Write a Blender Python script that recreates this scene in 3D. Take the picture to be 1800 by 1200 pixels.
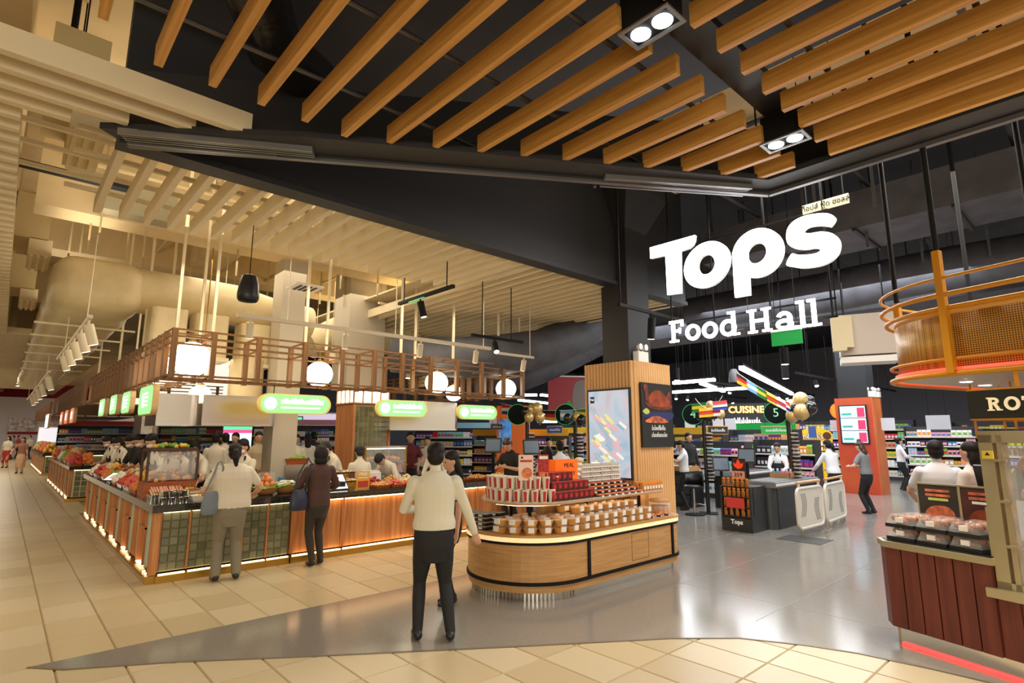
import bpy, bmesh, math, random
import numpy as np
from mathutils import Vector, Matrix
for o in list(bpy.data.objects): bpy.data.objects.remove(o)
S = bpy.context.scene
C = S.collection
PI = math.pi
# ---------------------------------------------------------------- camera (photo taken as 1800x1200, f = 975 px)
F_PX, H_CAM = 975.0, 1.75
PITCH, YAW = math.atan(163 / 975.0), math.radians(42.316)
cam_d = bpy.data.cameras.new('camera'); cam = bpy.data.objects.new('camera', cam_d); C.objects.link(cam)
cam_d.sensor_width = 36; cam_d.lens = F_PX / 1800 * 36; cam_d.clip_end = 300; cam_d.clip_start = .05
cam.location = (0, 0, H_CAM); cam.rotation_euler = (PI / 2 + PITCH, 0, -YAW)
S.camera = cam
# ---------------------------------------------------------------- world, exposure, big lights
w = bpy.data.worlds.new('world'); S.world = w; w.use_nodes = True
bg = w.node_tree.nodes['Background']; bg.inputs[0].default_value = (1.0, .90, .74, 1); bg.inputs[1].default_value = 1.0
vs = S.view_settings; vs.view_transform = 'Standard'; vs.look = 'None'; vs.gamma = 1; vs.exposure = 0.12; vs.use_curve_mapping = False
def area(name, loc, sx, sy, power, col, rot=(0, 0, 0), spread=PI):
    l = bpy.data.lights.new(name, 'AREA'); l.shape = 'RECTANGLE'; l.size = sx; l.size_y = sy; l.energy = power; l.color = col; l.spread = spread
    o = bpy.data.objects.new(name, l); C.objects.link(o); o.location = loc; o.rotation_euler = rot
    return o
def spot(name, loc, target, power, col, ang=60, blend=.6, r=.05):
    l = bpy.data.lights.new(name, 'SPOT'); l.energy = power; l.color = col; l.spot_size = math.radians(ang); l.spot_blend = blend; l.shadow_soft_size = r
    o = bpy.data.objects.new(name, l); C.objects.link(o); o.location = loc
    d = Vector(target) - Vector(loc); o.rotation_euler = d.to_track_quat('-Z', 'Y').to_euler()
    return o
WARM = (1.0, .86, .66); NEUT = (1.0, .93, .82); COOL = (.92, .96, 1.0)
# area lights added in place of mall, food court and shop luminaires; no fixtures modelled
area('mall_ceiling_fill', (-1.5, -2.6, 3.9), 6, 4, 190, WARM)
area('corridor_ceiling_fill', (-1.9, 14, 3.95), 2, 24, 270, WARM)
area('far_corridor_ceiling_fill', (-.8, 40, 3.95), 3, 26, 520, WARM)
area('food_court_ceiling_fill', (4.6, 11.5, 4.55), 5, 5, 170, WARM)
area('counter_ceiling_fill', (3.8, 7.6, 4.0), 5, .8, 70, WARM)
area('open_ceiling_fill', (3.6, 7.0, 6.0), 6, 3, 60, WARM)
area('rear_fill', (-4.6, -5.2, 1.9), 9, 3.2, 290, (1.0, .88, .70), (PI / 2, 0, -YAW))  # added upright fill behind the camera, brightens slat sides and undersides
area('raw_ceiling_upfill', (3.4, 7.9, 4.5), 6, .8, 45, WARM, (PI, 0, 0))  # added upward fill that brightens the raw ceiling, no fixture there
area('corridor_upfill', (.6, 12, 4.5), .6, 10, 40, WARM, (PI, 0, 0))  # added upward fill for the ceiling over the corridor, no fixture there
area('shop_ceiling_fill', (18, 9, 5.0), 8, 14, 1700, COOL)
area('checkout_ceiling_fill', (12, 4, 4.6), 3, 5, 420, COOL)
area('entrance_ceiling_fill', (7.2, 1, 4.6), 2, 4, 260, NEUT)
# ---------------------------------------------------------------- pixel helpers (photo pixel -> point on a known plane)
def ray(x, y):
    dx, dz = (x - 900) / F_PX, -(y - 600) / F_PX
    c, s = math.cos(PITCH), math.sin(PITCH)
    a, b, z = dx, c - dz * s, s + dz * c
    c, s = math.cos(YAW), math.sin(YAW)
    return Vector((a * c + b * s, -a * s + b * c, z))
def at_z(x, y, z): d = ray(x, y); t = (z - H_CAM) / d.z; return Vector((d.x * t, d.y * t, z))
def at_x(x, y, X): d = ray(x, y); t = X / d.x; return Vector((X, d.y * t, H_CAM + d.z * t))
def at_y(x, y, Y): d = ray(x, y); t = Y / d.y; return Vector((d.x * t, Y, H_CAM + d.z * t))
def at_d(x, y, D): d = ray(x, y); t = D / math.hypot(d.x, d.y); return Vector((d.x * t, d.y * t, H_CAM + d.z * t))
# ---------------------------------------------------------------- materials
MATS = {}
def mat(name, col=(.8, .8, .8), rough=.5, metal=0., emit=None, es=0., var=0., sc=8., stretch=(1, 1, 1), bump=0., alpha=1., trans=0., coat=0., col2=None, detail=4, coords='Object', spec=None):
    if name in MATS: return MATS[name]
    m = bpy.data.materials.new(name); m.use_nodes = True; nt = m.node_tree; b = nt.nodes['Principled BSDF']
    b.inputs['Base Color'].default_value = (*col, 1); b.inputs['Roughness'].default_value = rough; b.inputs['Metallic'].default_value = metal
    if emit: b.inputs['Emission Color'].default_value = (*emit, 1); b.inputs['Emission Strength'].default_value = es
    if alpha < 1: b.inputs['Alpha'].default_value = alpha
    if trans: b.inputs['Transmission Weight'].default_value = trans
    if coat: b.inputs['Coat Weight'].default_value = coat
    if spec is not None: b.inputs['Specular IOR Level'].default_value = spec
    if var or bump or col2:
        tc = nt.nodes.new('ShaderNodeTexCoord'); mp = nt.nodes.new('ShaderNodeMapping'); nz = nt.nodes.new('ShaderNodeTexNoise')
        mp.inputs['Scale'].default_value = stretch; nz.inputs['Scale'].default_value = sc; nz.inputs['Detail'].default_value = detail
        nt.links.new(tc.outputs[coords], mp.inputs[0]); nt.links.new(mp.outputs[0], nz.inputs['Vector'])
        if var or col2:
            mx = nt.nodes.new('ShaderNodeMix'); mx.data_type = 'RGBA'
            c2 = col2 or tuple(max(0, c * (1 - var)) for c in col); c1 = col if col2 else tuple(min(1, c * (1 + var)) for c in col)
            mx.inputs[6].default_value = (*c1, 1); mx.inputs[7].default_value = (*c2, 1)
            rp = nt.nodes.new('ShaderNodeMapRange'); rp.inputs[1].default_value = .35; rp.inputs[2].default_value = .65
            nt.links.new(nz.outputs[0], rp.inputs[0]); nt.links.new(rp.outputs[0], mx.inputs[0]); nt.links.new(mx.outputs[2], b.inputs['Base Color'])
        if bump:
            bp = nt.nodes.new('ShaderNodeBump'); bp.inputs['Strength'].default_value = bump; bp.inputs['Distance'].default_value = .02
            nt.links.new(nz.outputs[0], bp.inputs['Height']); nt.links.new(bp.outputs[0], b.inputs['Normal'])
    MATS[name] = m
    return m
def lin(r, g, b):
    f = lambda c: (c / 255 / 12.92) if c / 255 <= .04045 else ((c / 255 + .055) / 1.055) ** 2.4
    return (f(r), f(g), f(b))
def rmat(name, cols, rough=.5, metal=0., coat=0.):
    """colour picked per object (Object Info random) from a ramp"""
    if name in MATS: return MATS[name]
    m = bpy.data.materials.new(name); m.use_nodes = True; nt = m.node_tree; b = nt.nodes['Principled BSDF']
    b.inputs['Roughness'].default_value = rough; b.inputs['Metallic'].default_value = metal; b.inputs['Coat Weight'].default_value = coat
    oi = nt.nodes.new('ShaderNodeObjectInfo'); cr = nt.nodes.new('ShaderNodeValToRGB'); cr.color_ramp.interpolation = 'CONSTANT'
    e = cr.color_ramp.elements
    while len(e) < len(cols): e.new(.5)
    for i, c in enumerate(cols): e[i].position = i / len(cols); e[i].color = (*c, 1)
    nt.links.new(oi.outputs['Random'], cr.inputs[0]); nt.links.new(cr.outputs[0], b.inputs['Base Color'])
    MATS[name] = m; return m
# ---------------------------------------------------------------- mesh builder
class MB:
    def __init__(s): s.v = []; s.f = []; s.m = []; s.sm = []
    def add(s, vs, fs, mi=0, smooth=False):
        o = len(s.v); s.v += [tuple(v) for v in vs]
        for f in fs: s.f.append(tuple(i + o for i in f)); s.m.append(mi); s.sm.append(smooth)
        return s
    def box(s, x0, y0, z0, x1, y1, z1, mi=0, M=None):
        vs = [Vector((x, y, z)) for z in (z0, z1) for y in (y0, y1) for x in (x0, x1)]
        if M: vs = [M @ v for v in vs]
        return s.add(vs, [(0, 2, 3, 1), (4, 5, 7, 6), (0, 1, 5, 4), (1, 3, 7, 5), (3, 2, 6, 7), (2, 0, 4, 6)], mi)
    def cbox(s, cx, cy, cz, sx, sy, sz, mi=0, M=None): return s.box(cx - sx / 2, cy - sy / 2, cz - sz / 2, cx + sx / 2, cy + sy / 2, cz + sz / 2, mi, M)
    def bar(s, a, b, w, h=None, mi=0, up=(0, 0, 1)):
        """rectangular bar from a to b"""
        a, b = Vector(a), Vector(b); h = h or w; d = (b - a).normalized(); u = Vector(up)
        if abs(d.dot(u)) > .98: u = Vector((0, 1, 0))
        r = d.cross(u).normalized(); u = r.cross(d)
        vs = [p + r * (i * w / 2) + u * (j * h / 2) for p in (a, b) for i, j in ((-1, -1), (1, -1), (1, 1), (-1, 1))]
        return s.add(vs, [(3, 2, 1, 0), (4, 5, 6, 7), (0, 1, 5, 4), (1, 2, 6, 5), (2, 3, 7, 6), (3, 0, 4, 7)], mi)
    def tube(s, pts, r, n=10, mi=0, cap=True, smooth=True, closed=False):
        """round tube along points; r a number or a list"""
        pts = [Vector(p) for p in pts]; rs = r if isinstance(r, (list, tuple)) else [r] * len(pts)
        vs = []; prev = None; k = len(pts)
        for i, p in enumerate(pts):
            if closed: d = pts[(i + 1) % k] - pts[i - 1]
            else: d = pts[min(i + 1, k - 1)] - pts[max(i - 1, 0)]
            d.normalize()
            if prev is None: u = Vector((0, 0, 1)) if abs(d.z) < .9 else Vector((1, 0, 0)); x = d.cross(u).normalized()
            else: x = (prev - d * prev.dot(d)).normalized()
            prev = x; y = d.cross(x)
            vs += [p + (x * math.cos(2 * PI * j / n) + y * math.sin(2 * PI * j / n)) * rs[i] for j in range(n)]
        fs = []
        for i in range(k if closed else k - 1):
            a, b = i * n, ((i + 1) % k) * n
            fs += [(a + j, a + (j + 1) % n, b + (j + 1) % n, b + j) for j in range(n)]
        s.add(vs, fs, mi, smooth)
        if cap and not closed:
            o = len(s.v) - len(vs)
            s.f.append(tuple(o + j for j in reversed(range(n)))); s.m.append(mi); s.sm.append(False)
            s.f.append(tuple(o + (k - 1) * n + j for j in range(n))); s.m.append(mi); s.sm.append(False)
        return s
    def lathe(s, prof, n=16, c=(0, 0, 0), mi=0, smooth=True, cap=True, sx=1., sy=1., rot=0.):
        """profile [(r, z)] turned about z"""
        vs = [(c[0] + r * sx * math.cos(2 * PI * j / n + rot), c[1] + r * sy * math.sin(2 * PI * j / n + rot), c[2] + z) for r, z in prof for j in range(n)]
        fs = [(i * n + j, i * n + (j + 1) % n, (i + 1) * n + (j + 1) % n, (i + 1) * n + j) for i in range(len(prof) - 1) for j in range(n)]
        o = len(s.v); s.add(vs, fs, mi, smooth)
        if cap:
            if prof[0][0] > 1e-4: s.f.append(tuple(o + j for j in reversed(range(n)))); s.m.append(mi); s.sm.append(False)
            if prof[-1][0] > 1e-4: s.f.append(tuple(o + (len(prof) - 1) * n + j for j in range(n))); s.m.append(mi); s.sm.append(False)
        return s
    def ball(s, c, rx, ry=None, rz=None, n=12, k=8, mi=0, M=None):
        ry = ry or rx; rz = rz or rx; vs = []; fs = []
        for i in range(k + 1):
            t = PI * i / k
            for j in range(n):
                p = Vector((c[0] + rx * math.sin(t) * math.cos(2 * PI * j / n), c[1] + ry * math.sin(t) * math.sin(2 * PI * j / n), c[2] - rz * math.cos(t)))
                vs.append(M @ p if M else p)
        for i in range(k): fs += [(i * n + j, i * n + (j + 1) % n, (i + 1) * n + (j + 1) % n, (i + 1) * n + j) for j in range(n)]
        return s.add(vs, fs, mi, True)
    def prism(s, poly, z0, z1, mi=0, M=None, smooth=False, top=True, bot=True):
        """polygon (ccw list of xy) extruded z0..z1"""
        n = len(poly); vs = [Vector((x, y, z)) for z in (z0, z1) for x, y in poly]
        if M: vs = [M @ v for v in vs]
        o = len(s.v); s.add(vs, [(j, (j + 1) % n, n + (j + 1) % n, n + j) for j in range(n)], mi, smooth)
        if bot: s.f.append(tuple(o + j for j in reversed(range(n)))); s.m.append(mi); s.sm.append(False)
        if top: s.f.append(tuple(o + n + j for j in range(n))); s.m.append(mi); s.sm.append(False)
        return s
    def band(s, path, z0, z1, off0, off1, mi=0, closed=False, smooth=True):
        """wall strip along a 2-D path between two outward offsets (a thick ribbon)"""
        a = offset(path, off0, closed); b = offset(path, off1, closed); n = len(path)
        vs = [(x, y, z) for q in (a, b) for z in (z0, z1) for x, y in q]; fs = []
        for j in range(n if closed else n - 1):
            k = (j + 1) % n
            fs += [(n + j, n + k, k, j), (2 * n + j, 2 * n + k, 3 * n + k, 3 * n + j), (n + j, 3 * n + j, 3 * n + k, n + k), (j, k, 2 * n + k, 2 * n + j)]
        if not closed: fs += [(0, 2 * n, 3 * n, n), (n - 1, 2 * n - 1, 4 * n - 1, 3 * n - 1)]
        return s.add(vs, fs, mi, smooth)
    def obj(s, name, mats, parent=None, loc=(0, 0, 0), rotz=0, fix=True):
        me = bpy.data.meshes.new(name); me.from_pydata(s.v, [], s.f); me.update()
        if not isinstance(mats, (list, tuple)): mats = [mats]
        for m in mats: me.materials.append(m)
        me.polygons.foreach_set('material_index', s.m); me.polygons.foreach_set('use_smooth', s.sm)
        if fix:
            bm = bmesh.new(); bm.from_mesh(me); bmesh.ops.recalc_face_normals(bm, faces=bm.faces); bm.to_mesh(me); bm.free()
        if any(s.sm) and not all(s.sm):
            me.set_sharp_from_angle(angle=math.radians(50))
        o = bpy.data.objects.new(name, me); C.objects.link(o); o.location = loc; o.rotation_euler = (0, 0, rotz)
        if parent: o.parent = parent
        return o
def offset(path, d, closed=False):
    if abs(d) < 1e-9: return list(path)
    out = []; n = len(path)
    for i in range(n):
        p0 = path[i - 1] if (i > 0 or closed) else path[i]; p1 = path[(i + 1) % n] if (i < n - 1 or closed) else path[i]
        tx, ty = p1[0] - p0[0], p1[1] - p0[1]; l = math.hypot(tx, ty) or 1
        out.append((path[i][0] + ty / l * d, path[i][1] - tx / l * d))
    return out
def tag(o, label, cat, group=None, kind=None):
    o['label'] = label
    if cat: o['category'] = cat
    if group: o['group'] = group
    if kind: o['kind'] = kind
    return o
def thing(name, label, cat, loc=(0, 0, 0), rotz=0, group=None):
    o = bpy.data.objects.new(name, None); C.objects.link(o); o.location = loc; o.rotation_euler = (0, 0, rotz); o.empty_display_size = .1
    return tag(o, label, cat, group)
def struct(o, label=None):
    o['kind'] = 'structure'
    if label: o['label'] = label
    return o
def kids(o): return [c for c in bpy.data.objects if c.parent == o]
def copy_tree(o, loc=None, rotz=None, label=None, group=None, parent=None, ch=None):
    c = o.copy(); C.objects.link(c); c.parent = parent
    if loc is not None: c.location = loc
    if rotz is not None: c.rotation_euler = (0, 0, rotz)
    if label: c['label'] = label
    if group: c['group'] = group
    for k in (ch if ch is not None else o.children): copy_tree(k, parent=c)
    return c
def share(o, loc, parent=None, rot=None, scale=None):
    """copy of one object sharing its mesh"""
    c = o.copy(); C.objects.link(c); c.location = loc
    if parent is not None: c.parent = parent
    if rot is not None: c.rotation_euler = rot
    if scale is not None: c.scale = scale
    return c
TMP = bpy.data.scenes.new('workshop')
def evaluated(o):
    """mesh of an object with modifiers / text, evaluated alone in a side scene"""
    TMP.collection.objects.link(o); vl = TMP.view_layers[0]; vl.update(); dg = vl.depsgraph
    me = bpy.data.meshes.new_from_object(o.evaluated_get(dg)); TMP.collection.objects.unlink(o)
    return me
def text(body, size, depth, material, name='lettering', parent=None, M=None, bold=0., align='CENTER', sx=1.):
    cu = bpy.data.curves.new('txt', 'FONT'); cu.body = body; cu.size = size; cu.extrude = depth / 2; cu.align_x = align; cu.align_y = 'CENTER'; cu.offset = bold; cu.resolution_u = 3
    t = bpy.data.objects.new('txt', cu); me = evaluated(t)
    bpy.data.objects.remove(t); bpy.data.curves.remove(cu)
    me.transform((M or Matrix()) @ Matrix.Diagonal((sx, 1, 1, 1)))
    me.materials.clear(); me.materials.append(material); me.name = name
    o = bpy.data.objects.new(name, me); C.objects.link(o)
    if parent: o.parent = parent
    return o
def face_m(origin, nx, ny):
    """matrix of a sign plane: text x runs to the viewer's right, y up, normal (nx,ny,0)"""
    n = Vector((nx, ny, 0)).normalized(); z = Vector((0, 0, 1)); x = z.cross(n)
    return Matrix(((x.x, z.x, n.x, origin[0]), (x.y, z.y, n.y, origin[1]), (x.z, z.z, n.z, origin[2]), (0, 0, 0, 1)))
def catmull(pts, k=4, closed=True):
    out = []; n = len(pts)
    for i in range(n):
        p0, p1, p2, p3 = pts[i - 1], pts[i], pts[(i + 1) % n], pts[(i + 2) % n]
        for j in range(k):
            t = j / k
            out.append(tuple(.5 * (2 * b + (c - a) * t + (2 * a - 5 * b + 4 * c - d) * t * t + (3 * b - a - 3 * c + d) * t ** 3) for a, b, c, d in zip(p0, p1, p2, p3)))
    return out
def scribble(par, w, h, m_, M, seed=0, slant=.25):
    """a line of handwriting too blurred to read: joined slanted strokes"""
    rr = random.Random(seed); b = MB(); x = -w / 2
    while x < w / 2:
        t = h * (1 if rr.random() < .25 else .6); d = h * .13; dx = rr.uniform(.22, .34) * h
        b.add([M @ Vector(p) for p in ((x, 0, 0), (x + d, 0, 0), (x + d + t * slant, t, 0), (x + t * slant, t, 0), (x, 0, .002), (x + d, 0, .002), (x + d + t * slant, t, .002), (x + t * slant, t, .002))], [(4, 5, 6, 7), (0, 1, 5, 4), (1, 2, 6, 5), (2, 3, 7, 6), (3, 0, 4, 7)])
        if rr.random() < .8: b.add([M @ Vector(p) for p in ((x, 0, 0), (x + dx, 0, 0), (x + dx + d, d, 0), (x, d, 0), (x, 0, .002), (x + dx, 0, .002), (x + dx + d, d, .002), (x, d, .002))], [(4, 5, 6, 7), (0, 1, 5, 4), (1, 2, 6, 5), (2, 3, 7, 6), (3, 0, 4, 7)])
        x += dx
    return b.obj('lettering', m_, par)
rnd = random.Random(7)
# common materials
M_CREAM = mat('cream_paint', lin(226, 210, 172), .6, var=.05, sc=3)
M_SLATW = mat('cream_slat_paint', lin(232, 218, 184), .5)
M_SLAB = mat('cream_concrete', lin(205, 184, 142), .8, var=.1, sc=1.2)
M_DARK = mat('charcoal_paint', (.021, .021, .024), .55)
M_DARK2 = mat('dark_ceiling_paint', (.045, .045, .053), .8, var=.2, sc=.7)
M_DUCTD = mat('grey_duct_wrap', (.085, .085, .10), .6, var=.2, sc=3, bump=.3)
M_OAK = mat('oak_slat_wood', lin(222, 168, 88), .42, col2=lin(194, 140, 64), sc=2.2, stretch=(18, .6, 18), detail=6)
M_STEEL = mat('brushed_steel', (.62, .60, .56), .25, 1)
M_BLACK = mat('black_plastic', (.012, .012, .013), .4)
M_BLACKM = mat('black_metal', (.013, .013, .014), .7, spec=.12)
M_WHITE = mat('white_plastic', (.80, .79, .76), .45)
M_GLASS = mat('clear_glass', (.95, .98, .97), .03, alpha=.16)
M_BRASS = mat('brass', lin(190, 150, 70), .3, .9)
M_LAMP = mat('lamp_white', (1, 1, 1), .5, emit=(1, .95, .86), es=14)
M_LAMPC = mat('lamp_cool', (1, 1, 1), .5, emit=(.95, .98, 1), es=10)
M_WLED = mat('warm_led', (1, .8, .5), .5, emit=(1.0, .66, .30), es=7)
# ================================================================ SETTING: floor
M_SUB = mat('floor_grout', lin(150, 130, 98), .7)
M_TILE = rmat('cream_stone_tile', [lin(196, 180, 146), lin(201, 186, 152), lin(190, 173, 138), lin(198, 180, 143), lin(204, 189, 156)], .32)
M_TERR = mat('grey_terrazzo', lin(138, 133, 126), .15, var=.12, sc=90, coat=.0)
fl = MB().box(-40, -12, -.2, 60, 90, -.012).obj('floor', M_SUB); struct(fl, 'cream stone tile floor of the mall')
# each stone tile near the camera is a piece, farther ones are one joined part
TX, TY = .41, .62
tm = {}
def tile_mesh():
    g = .004; b = .006
    m = MB(); m.add([(g, g, -.012), (TX - g, g, -.012), (TX - g, TY - g, -.012), (g, TY - g, -.012), (g + b, g + b, 0), (TX - g - b, g + b, 0), (TX - g - b, TY - g - b, 0), (g + b, TY - g - b, 0)],
                    [(4, 5, 6, 7), (0, 1, 5, 4), (1, 2, 6, 5), (2, 3, 7, 6), (3, 0, 4, 7)])
    return m.obj('floor_tile', M_TILE, fl)
# terrazzo outline: mirrors the dark raft above
TERR = [(.35, 5.86), (.55, 5.62), (1.2, 5.22), (2.0, 4.64), (3.3, 3.72), (4.5, 2.9), (4.95, 2.5), (5.2, 2.05), (5.33, 1.7), (5.40, 1.2), (5.44, .6), (5.44, -11), (59, -11), (59, 30), (8.2, 30), (8.2, 5.86)]
def in_poly(x, y, P):
    r = False; j = len(P) - 1
    for i in range(len(P)):
        if (P[i][1] > y) != (P[j][1] > y) and x < (P[j][0] - P[i][0]) * (y - P[i][1]) / (P[j][1] - P[i][1]) + P[i][0]: r = not r
        j = i
    return r
cand = []
for i in range(-14, 24):
    for j in range(-2, 92):
        x, y = i * TX + .09, j * TY + .25 + (0)
        if all(in_poly(x + a, y + b, TERR) for a in (0, TX) for b in (0, TY)): continue
        cx, cy = x + TX / 2, y + TY / 2
        d = ray(900, 600); fwd = cx * d.x + cy * d.y
        side = cx * math.cos(YAW) - cy * math.sin(YAW)
        if fwd < 1.8 or abs(side) > fwd * 1.02 + .8: continue
        if x > 1.6 and y > 8.1: continue
        cand.append((math.hypot(cx, cy), x, y))
cand.sort(); t0 = None; far = MB()
for k, (d, x, y) in enumerate(cand):
    if k < 290:
        if t0 is None: t0 = tile_mesh(); t0.location = (x, y, 0)
        else: share(t0, (x, y, 0))
    else:
        g = .006; far.add([(x + g, y + g, 0), (x + TX - g, y + g, 0), (x + TX - g, y + TY - g, 0), (x + g, y + TY - g, 0)], [(0, 1, 2, 3)])
fo = far.obj('floor_tiles_far', M_TILE, fl); fo['kind'] = 'stuff'
pol = MB().prism(TERR, -.011, .003).obj('trim_1', M_TERR); struct(pol, 'polished grey terrazzo paving of the shop entrance')
jm = mat('terrazzo_joint', lin(146, 140, 131), .3)
j = MB()
for y in np.arange(-1.0, 5.8, 1.2): j.box(5.5, y, .003, 16, y + .008, .0042)
for x in np.arange(6.2, 16, 1.2): j.box(x, -3, .003, x + .008, 5.8, .0042)
j.obj('joint_strip', jm, pol)
ed = MB()
for a, b in zip(TERR[:11], TERR[1:12]): ed.bar((*a, .002), (*b, .002), .02, .006)
ed.obj('edge_strip', mat('terrazzo_edge', lin(110, 98, 78), .5), pol)
# ================================================================ SETTING: ceilings and walls
cl = MB().box(-14, -8, 6.2, 8.9, 70, 6.5).obj('ceiling', M_SLAB); struct(cl, 'raw cream painted concrete ceiling above the food court')
b = MB()
b.box(0, 9.3, 4.75, 9, 9.8, 6.2); b.box(0, 13.2, 5.2, 9, 13.8, 6.2); b.box(0, 19, 5.2, 9, 19.6, 6.2); b.box(0, 26, 5.2, 9, 26.6, 6.2); b.box(2.6, 5.3, 5.3, 3.2, 70, 6.2); b.box(-.6, 5.3, 5.4, -.2, 70, 6.2)
struct(b.obj('trim_2', M_SLAB), 'cream concrete beams under the raw ceiling')
cd = MB().box(-.2, -12, 6.6, 60, 5.25, 6.8).box(8.9, 5.25, 6.6, 60, 40, 6.8).obj('ceiling', M_DARK2); struct(cd, 'dark painted ceiling of the shop')
# dark bulkhead between food court and shop
bk = MB().box(.44, 5.2, 4.14, 9.05, 5.34, 6.6).box(.44, 5.16, 4.08, 9.05, 5.38, 4.14).obj('wall_left', M_DARK); struct(bk, 'charcoal bulkhead above the slatted soffit')
bk2 = MB().box(8.98, 5.34, 4.12, 9.1, 30, 6.6).obj('wall_side', M_DARK2); struct(bk2, 'charcoal bulkhead beside the slatted soffit')
bk3 = MB().box(.44, 5.9, 6.0, .5, 5.9, 6.2)
wf = MB().box(-14, 66, 0, 9, 66.3, 6.2).obj('wall_far', mat('far_wall_white', lin(225, 222, 225), .7)); struct(wf, 'white far end wall of the mall corridor')
MB().box(-3, 65.9, 4.9, 6, 66.0, 6.2).obj('red_band', mat('red_fascia', lin(150, 20, 30), .6), wf)
wl = MB().box(-14.3, -8, 0, -14, 70, 6.5).obj('wall_west', mat('mall_wall', lin(214, 200, 168), .7)); struct(wl, 'cream side wall of the mall')
wb = MB().box(34, -12, 0, 34.3, 34, 6.6).obj('wall_back', mat('shop_back_wall', lin(120, 120, 130), .8)); struct(wb, 'grey back wall of the shop')
wr = MB().box(9.1, 29.7, 0, 34, 30, 6.6).obj('wall_right', mat('shop_back_wall', (.2, .2, .22), .8)); struct(wr, 'grey end wall of the shop')
fcw = MB().box(1, 60, 0, 9, 60.2, 4).obj('wall_food_court', mat('far_wall_white', lin(225, 222, 225), .7)); struct(fcw, 'pale end wall of the food court')
# ---------------------------------------------------------------- cream slats of the corridor soffit, one object each
def slat(parent, ref, x0, y0, z0, x1, y1, z1, m, name='slat'):
    return MB().box(x0, y0, z0, x1, y1, z1).obj(name, m, parent)
so = thing('slat_ceiling', 'soffit of cream slats in front of the dark bulkhead', 'ceiling', (.5, 5.25, 4.08))
proto = MB().box(-.03, 0, 0, .03, 1.93, .16).obj('slat', M_SLATW, so)
n = 0
for k in range(1, 37):
    x = .0 + .232 * k
    if x > 8.4: break
    if x < 5.05: share(proto, (x, .06, .02))
proto.location = (0, .02, .02)
so2 = thing('slat_ceiling', 'long cream slats over the food court right of the pillar', 'ceiling', (5.1, 5.3, 4.08))
pl = MB().box(-.03, 0, 0, .03, 9.2, .16).obj('slat', M_SLATW, so2)
for k in range(1, 17): share(pl, (.232 * k + .23, .02, .02))
pl.location = (.23, .02, .02)
ca = MB()
for y in (5.6, 6.1, 6.6, 7.05): ca.box(.2, y - .02, 4.27, 5.4, y + .02, 4.31)
for y in (5.6, 7.6, 9.6, 11.6, 14): ca.box(5.2, y - .02, 4.27, 8.95, y + .02, 4.31)
ca.box(-.2, 5.34, 4.3, .5, 5.38, 4.34).box(-.2, 5.8, 4.3, .5, 5.84, 4.34).box(-.2, 6.25, 4.3, .5, 6.29, 4.34).box(-.2, 6.8, 4.3, .5, 6.84, 4.34)
struct(ca.obj('trim_3', M_SLATW), 'thin cream carrier rails above the slats')
# soffit panel above the long slats so their gaps read warm
struct(MB().box(5.2, 5.34, 4.45, 8.98, 14.6, 4.48).obj('ceiling', M_CREAM), 'cream panel above the long slats')
# slats running across the mall corridor at the left edge
sc = thing('slat_ceiling', 'cream slats spanning the corridor at the left edge', 'ceiling', (-4, 4.3, 4.08))
ps = MB().box(0, -.035, 0, 3.85, .035, .17).obj('slat', M_SLATW, sc)
ends = {0: 1.2, 1: .86, 2: .46, 3: .13}
yy = [4.40 + .23 * k for k in range(150)]
for k, y in enumerate(yy):
    if k == 0: continue
    c = share(ps, (0, y - 4.3, 0))
    if y > 17.5: c.scale = ((.0 + .5 + 4 + .6) / 3.85, 1, 1)
    if k in ends: c.scale = ((ends[k] + 4) / 3.85, 1, 1)
ps.location = (0, .1, 0); ps.scale = ((1.2 + 4) / 3.85, 1, 1)
for k in range(1, 3): pass
# corridor downlights (seen far left)
for k in range(7):
    d = thing('downlight', 'small square downlights far along the corridor soffit', 'downlight', (.58, 24.5 + k * 1.9, 4.06), 0, 'corridor downlights')
    MB().box(-.3, -.16, -.01, .3, .16, .02).obj('trim_ring', M_WHITE, d)
    for s in (-1, 1): MB().box(s * .15 - .11, -.11, -.014, s * .15 + .11, .11, -.008).obj('lamp', M_LAMP, d)
# ================================================================ dark raft with oak slats
RZ = 4.03
raft = thing('ceiling_raft', 'dark angular ceiling raft carrying the oak slats', 'ceiling raft', (2.5, 2.5, RZ))
def rl(x, y): return (x - 2.5, y - 2.5)
m = MB()
out = [(.45, 5.10), (5.21, 2.05), (5.21, -3.0)]
inn = [(.62, 4.80), (4.98, 1.98), (4.98, -3.0)]
fr = MB()
# soffit border with a raised inner well
fr.prism([rl(.45, 5.12), rl(.30, 5.0), rl(1.55, 4.05), rl(4.95, 1.95), rl(4.95, -3), rl(5.21, -3), rl(5.21, 2.05)], .02, .07)
fr.bar((*rl(.45, 5.12), .03), (*rl(5.21, 2.05), .03), .03, .06); fr.bar((*rl(5.21, 2.05), .03), (*rl(5.21, -3), .03), .03, .06)
fr.obj('border', M_DARK, raft)
ed = MB(); ed.bar((*rl(.5, 5.10), -.005), (*rl(5.215, 2.06), -.005), .05, .035); ed.bar((*rl(5.215, 2.06), -.005), (*rl(5.215, -3), -.005), .05, .035)
ed.obj('edge_profile', mat('grey_edge_metal', (.16, .16, .17), .35, .5), raft)
up = MB(); up.box(-2.45, -5.5, 1.2, 2.6, 2.5, 1.25)
up.obj('back_panel', M_DARK2, raft)
sd = MB(); sd.bar((*rl(.45, 5.14), .35), (*rl(5.21, 2.07), .35), .04, .6); sd.bar((*rl(5.21, 2.05), .35), (*rl(5.21, -3), .35), .04, .6)
sd.obj('upstand', M_DARK, raft)
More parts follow.
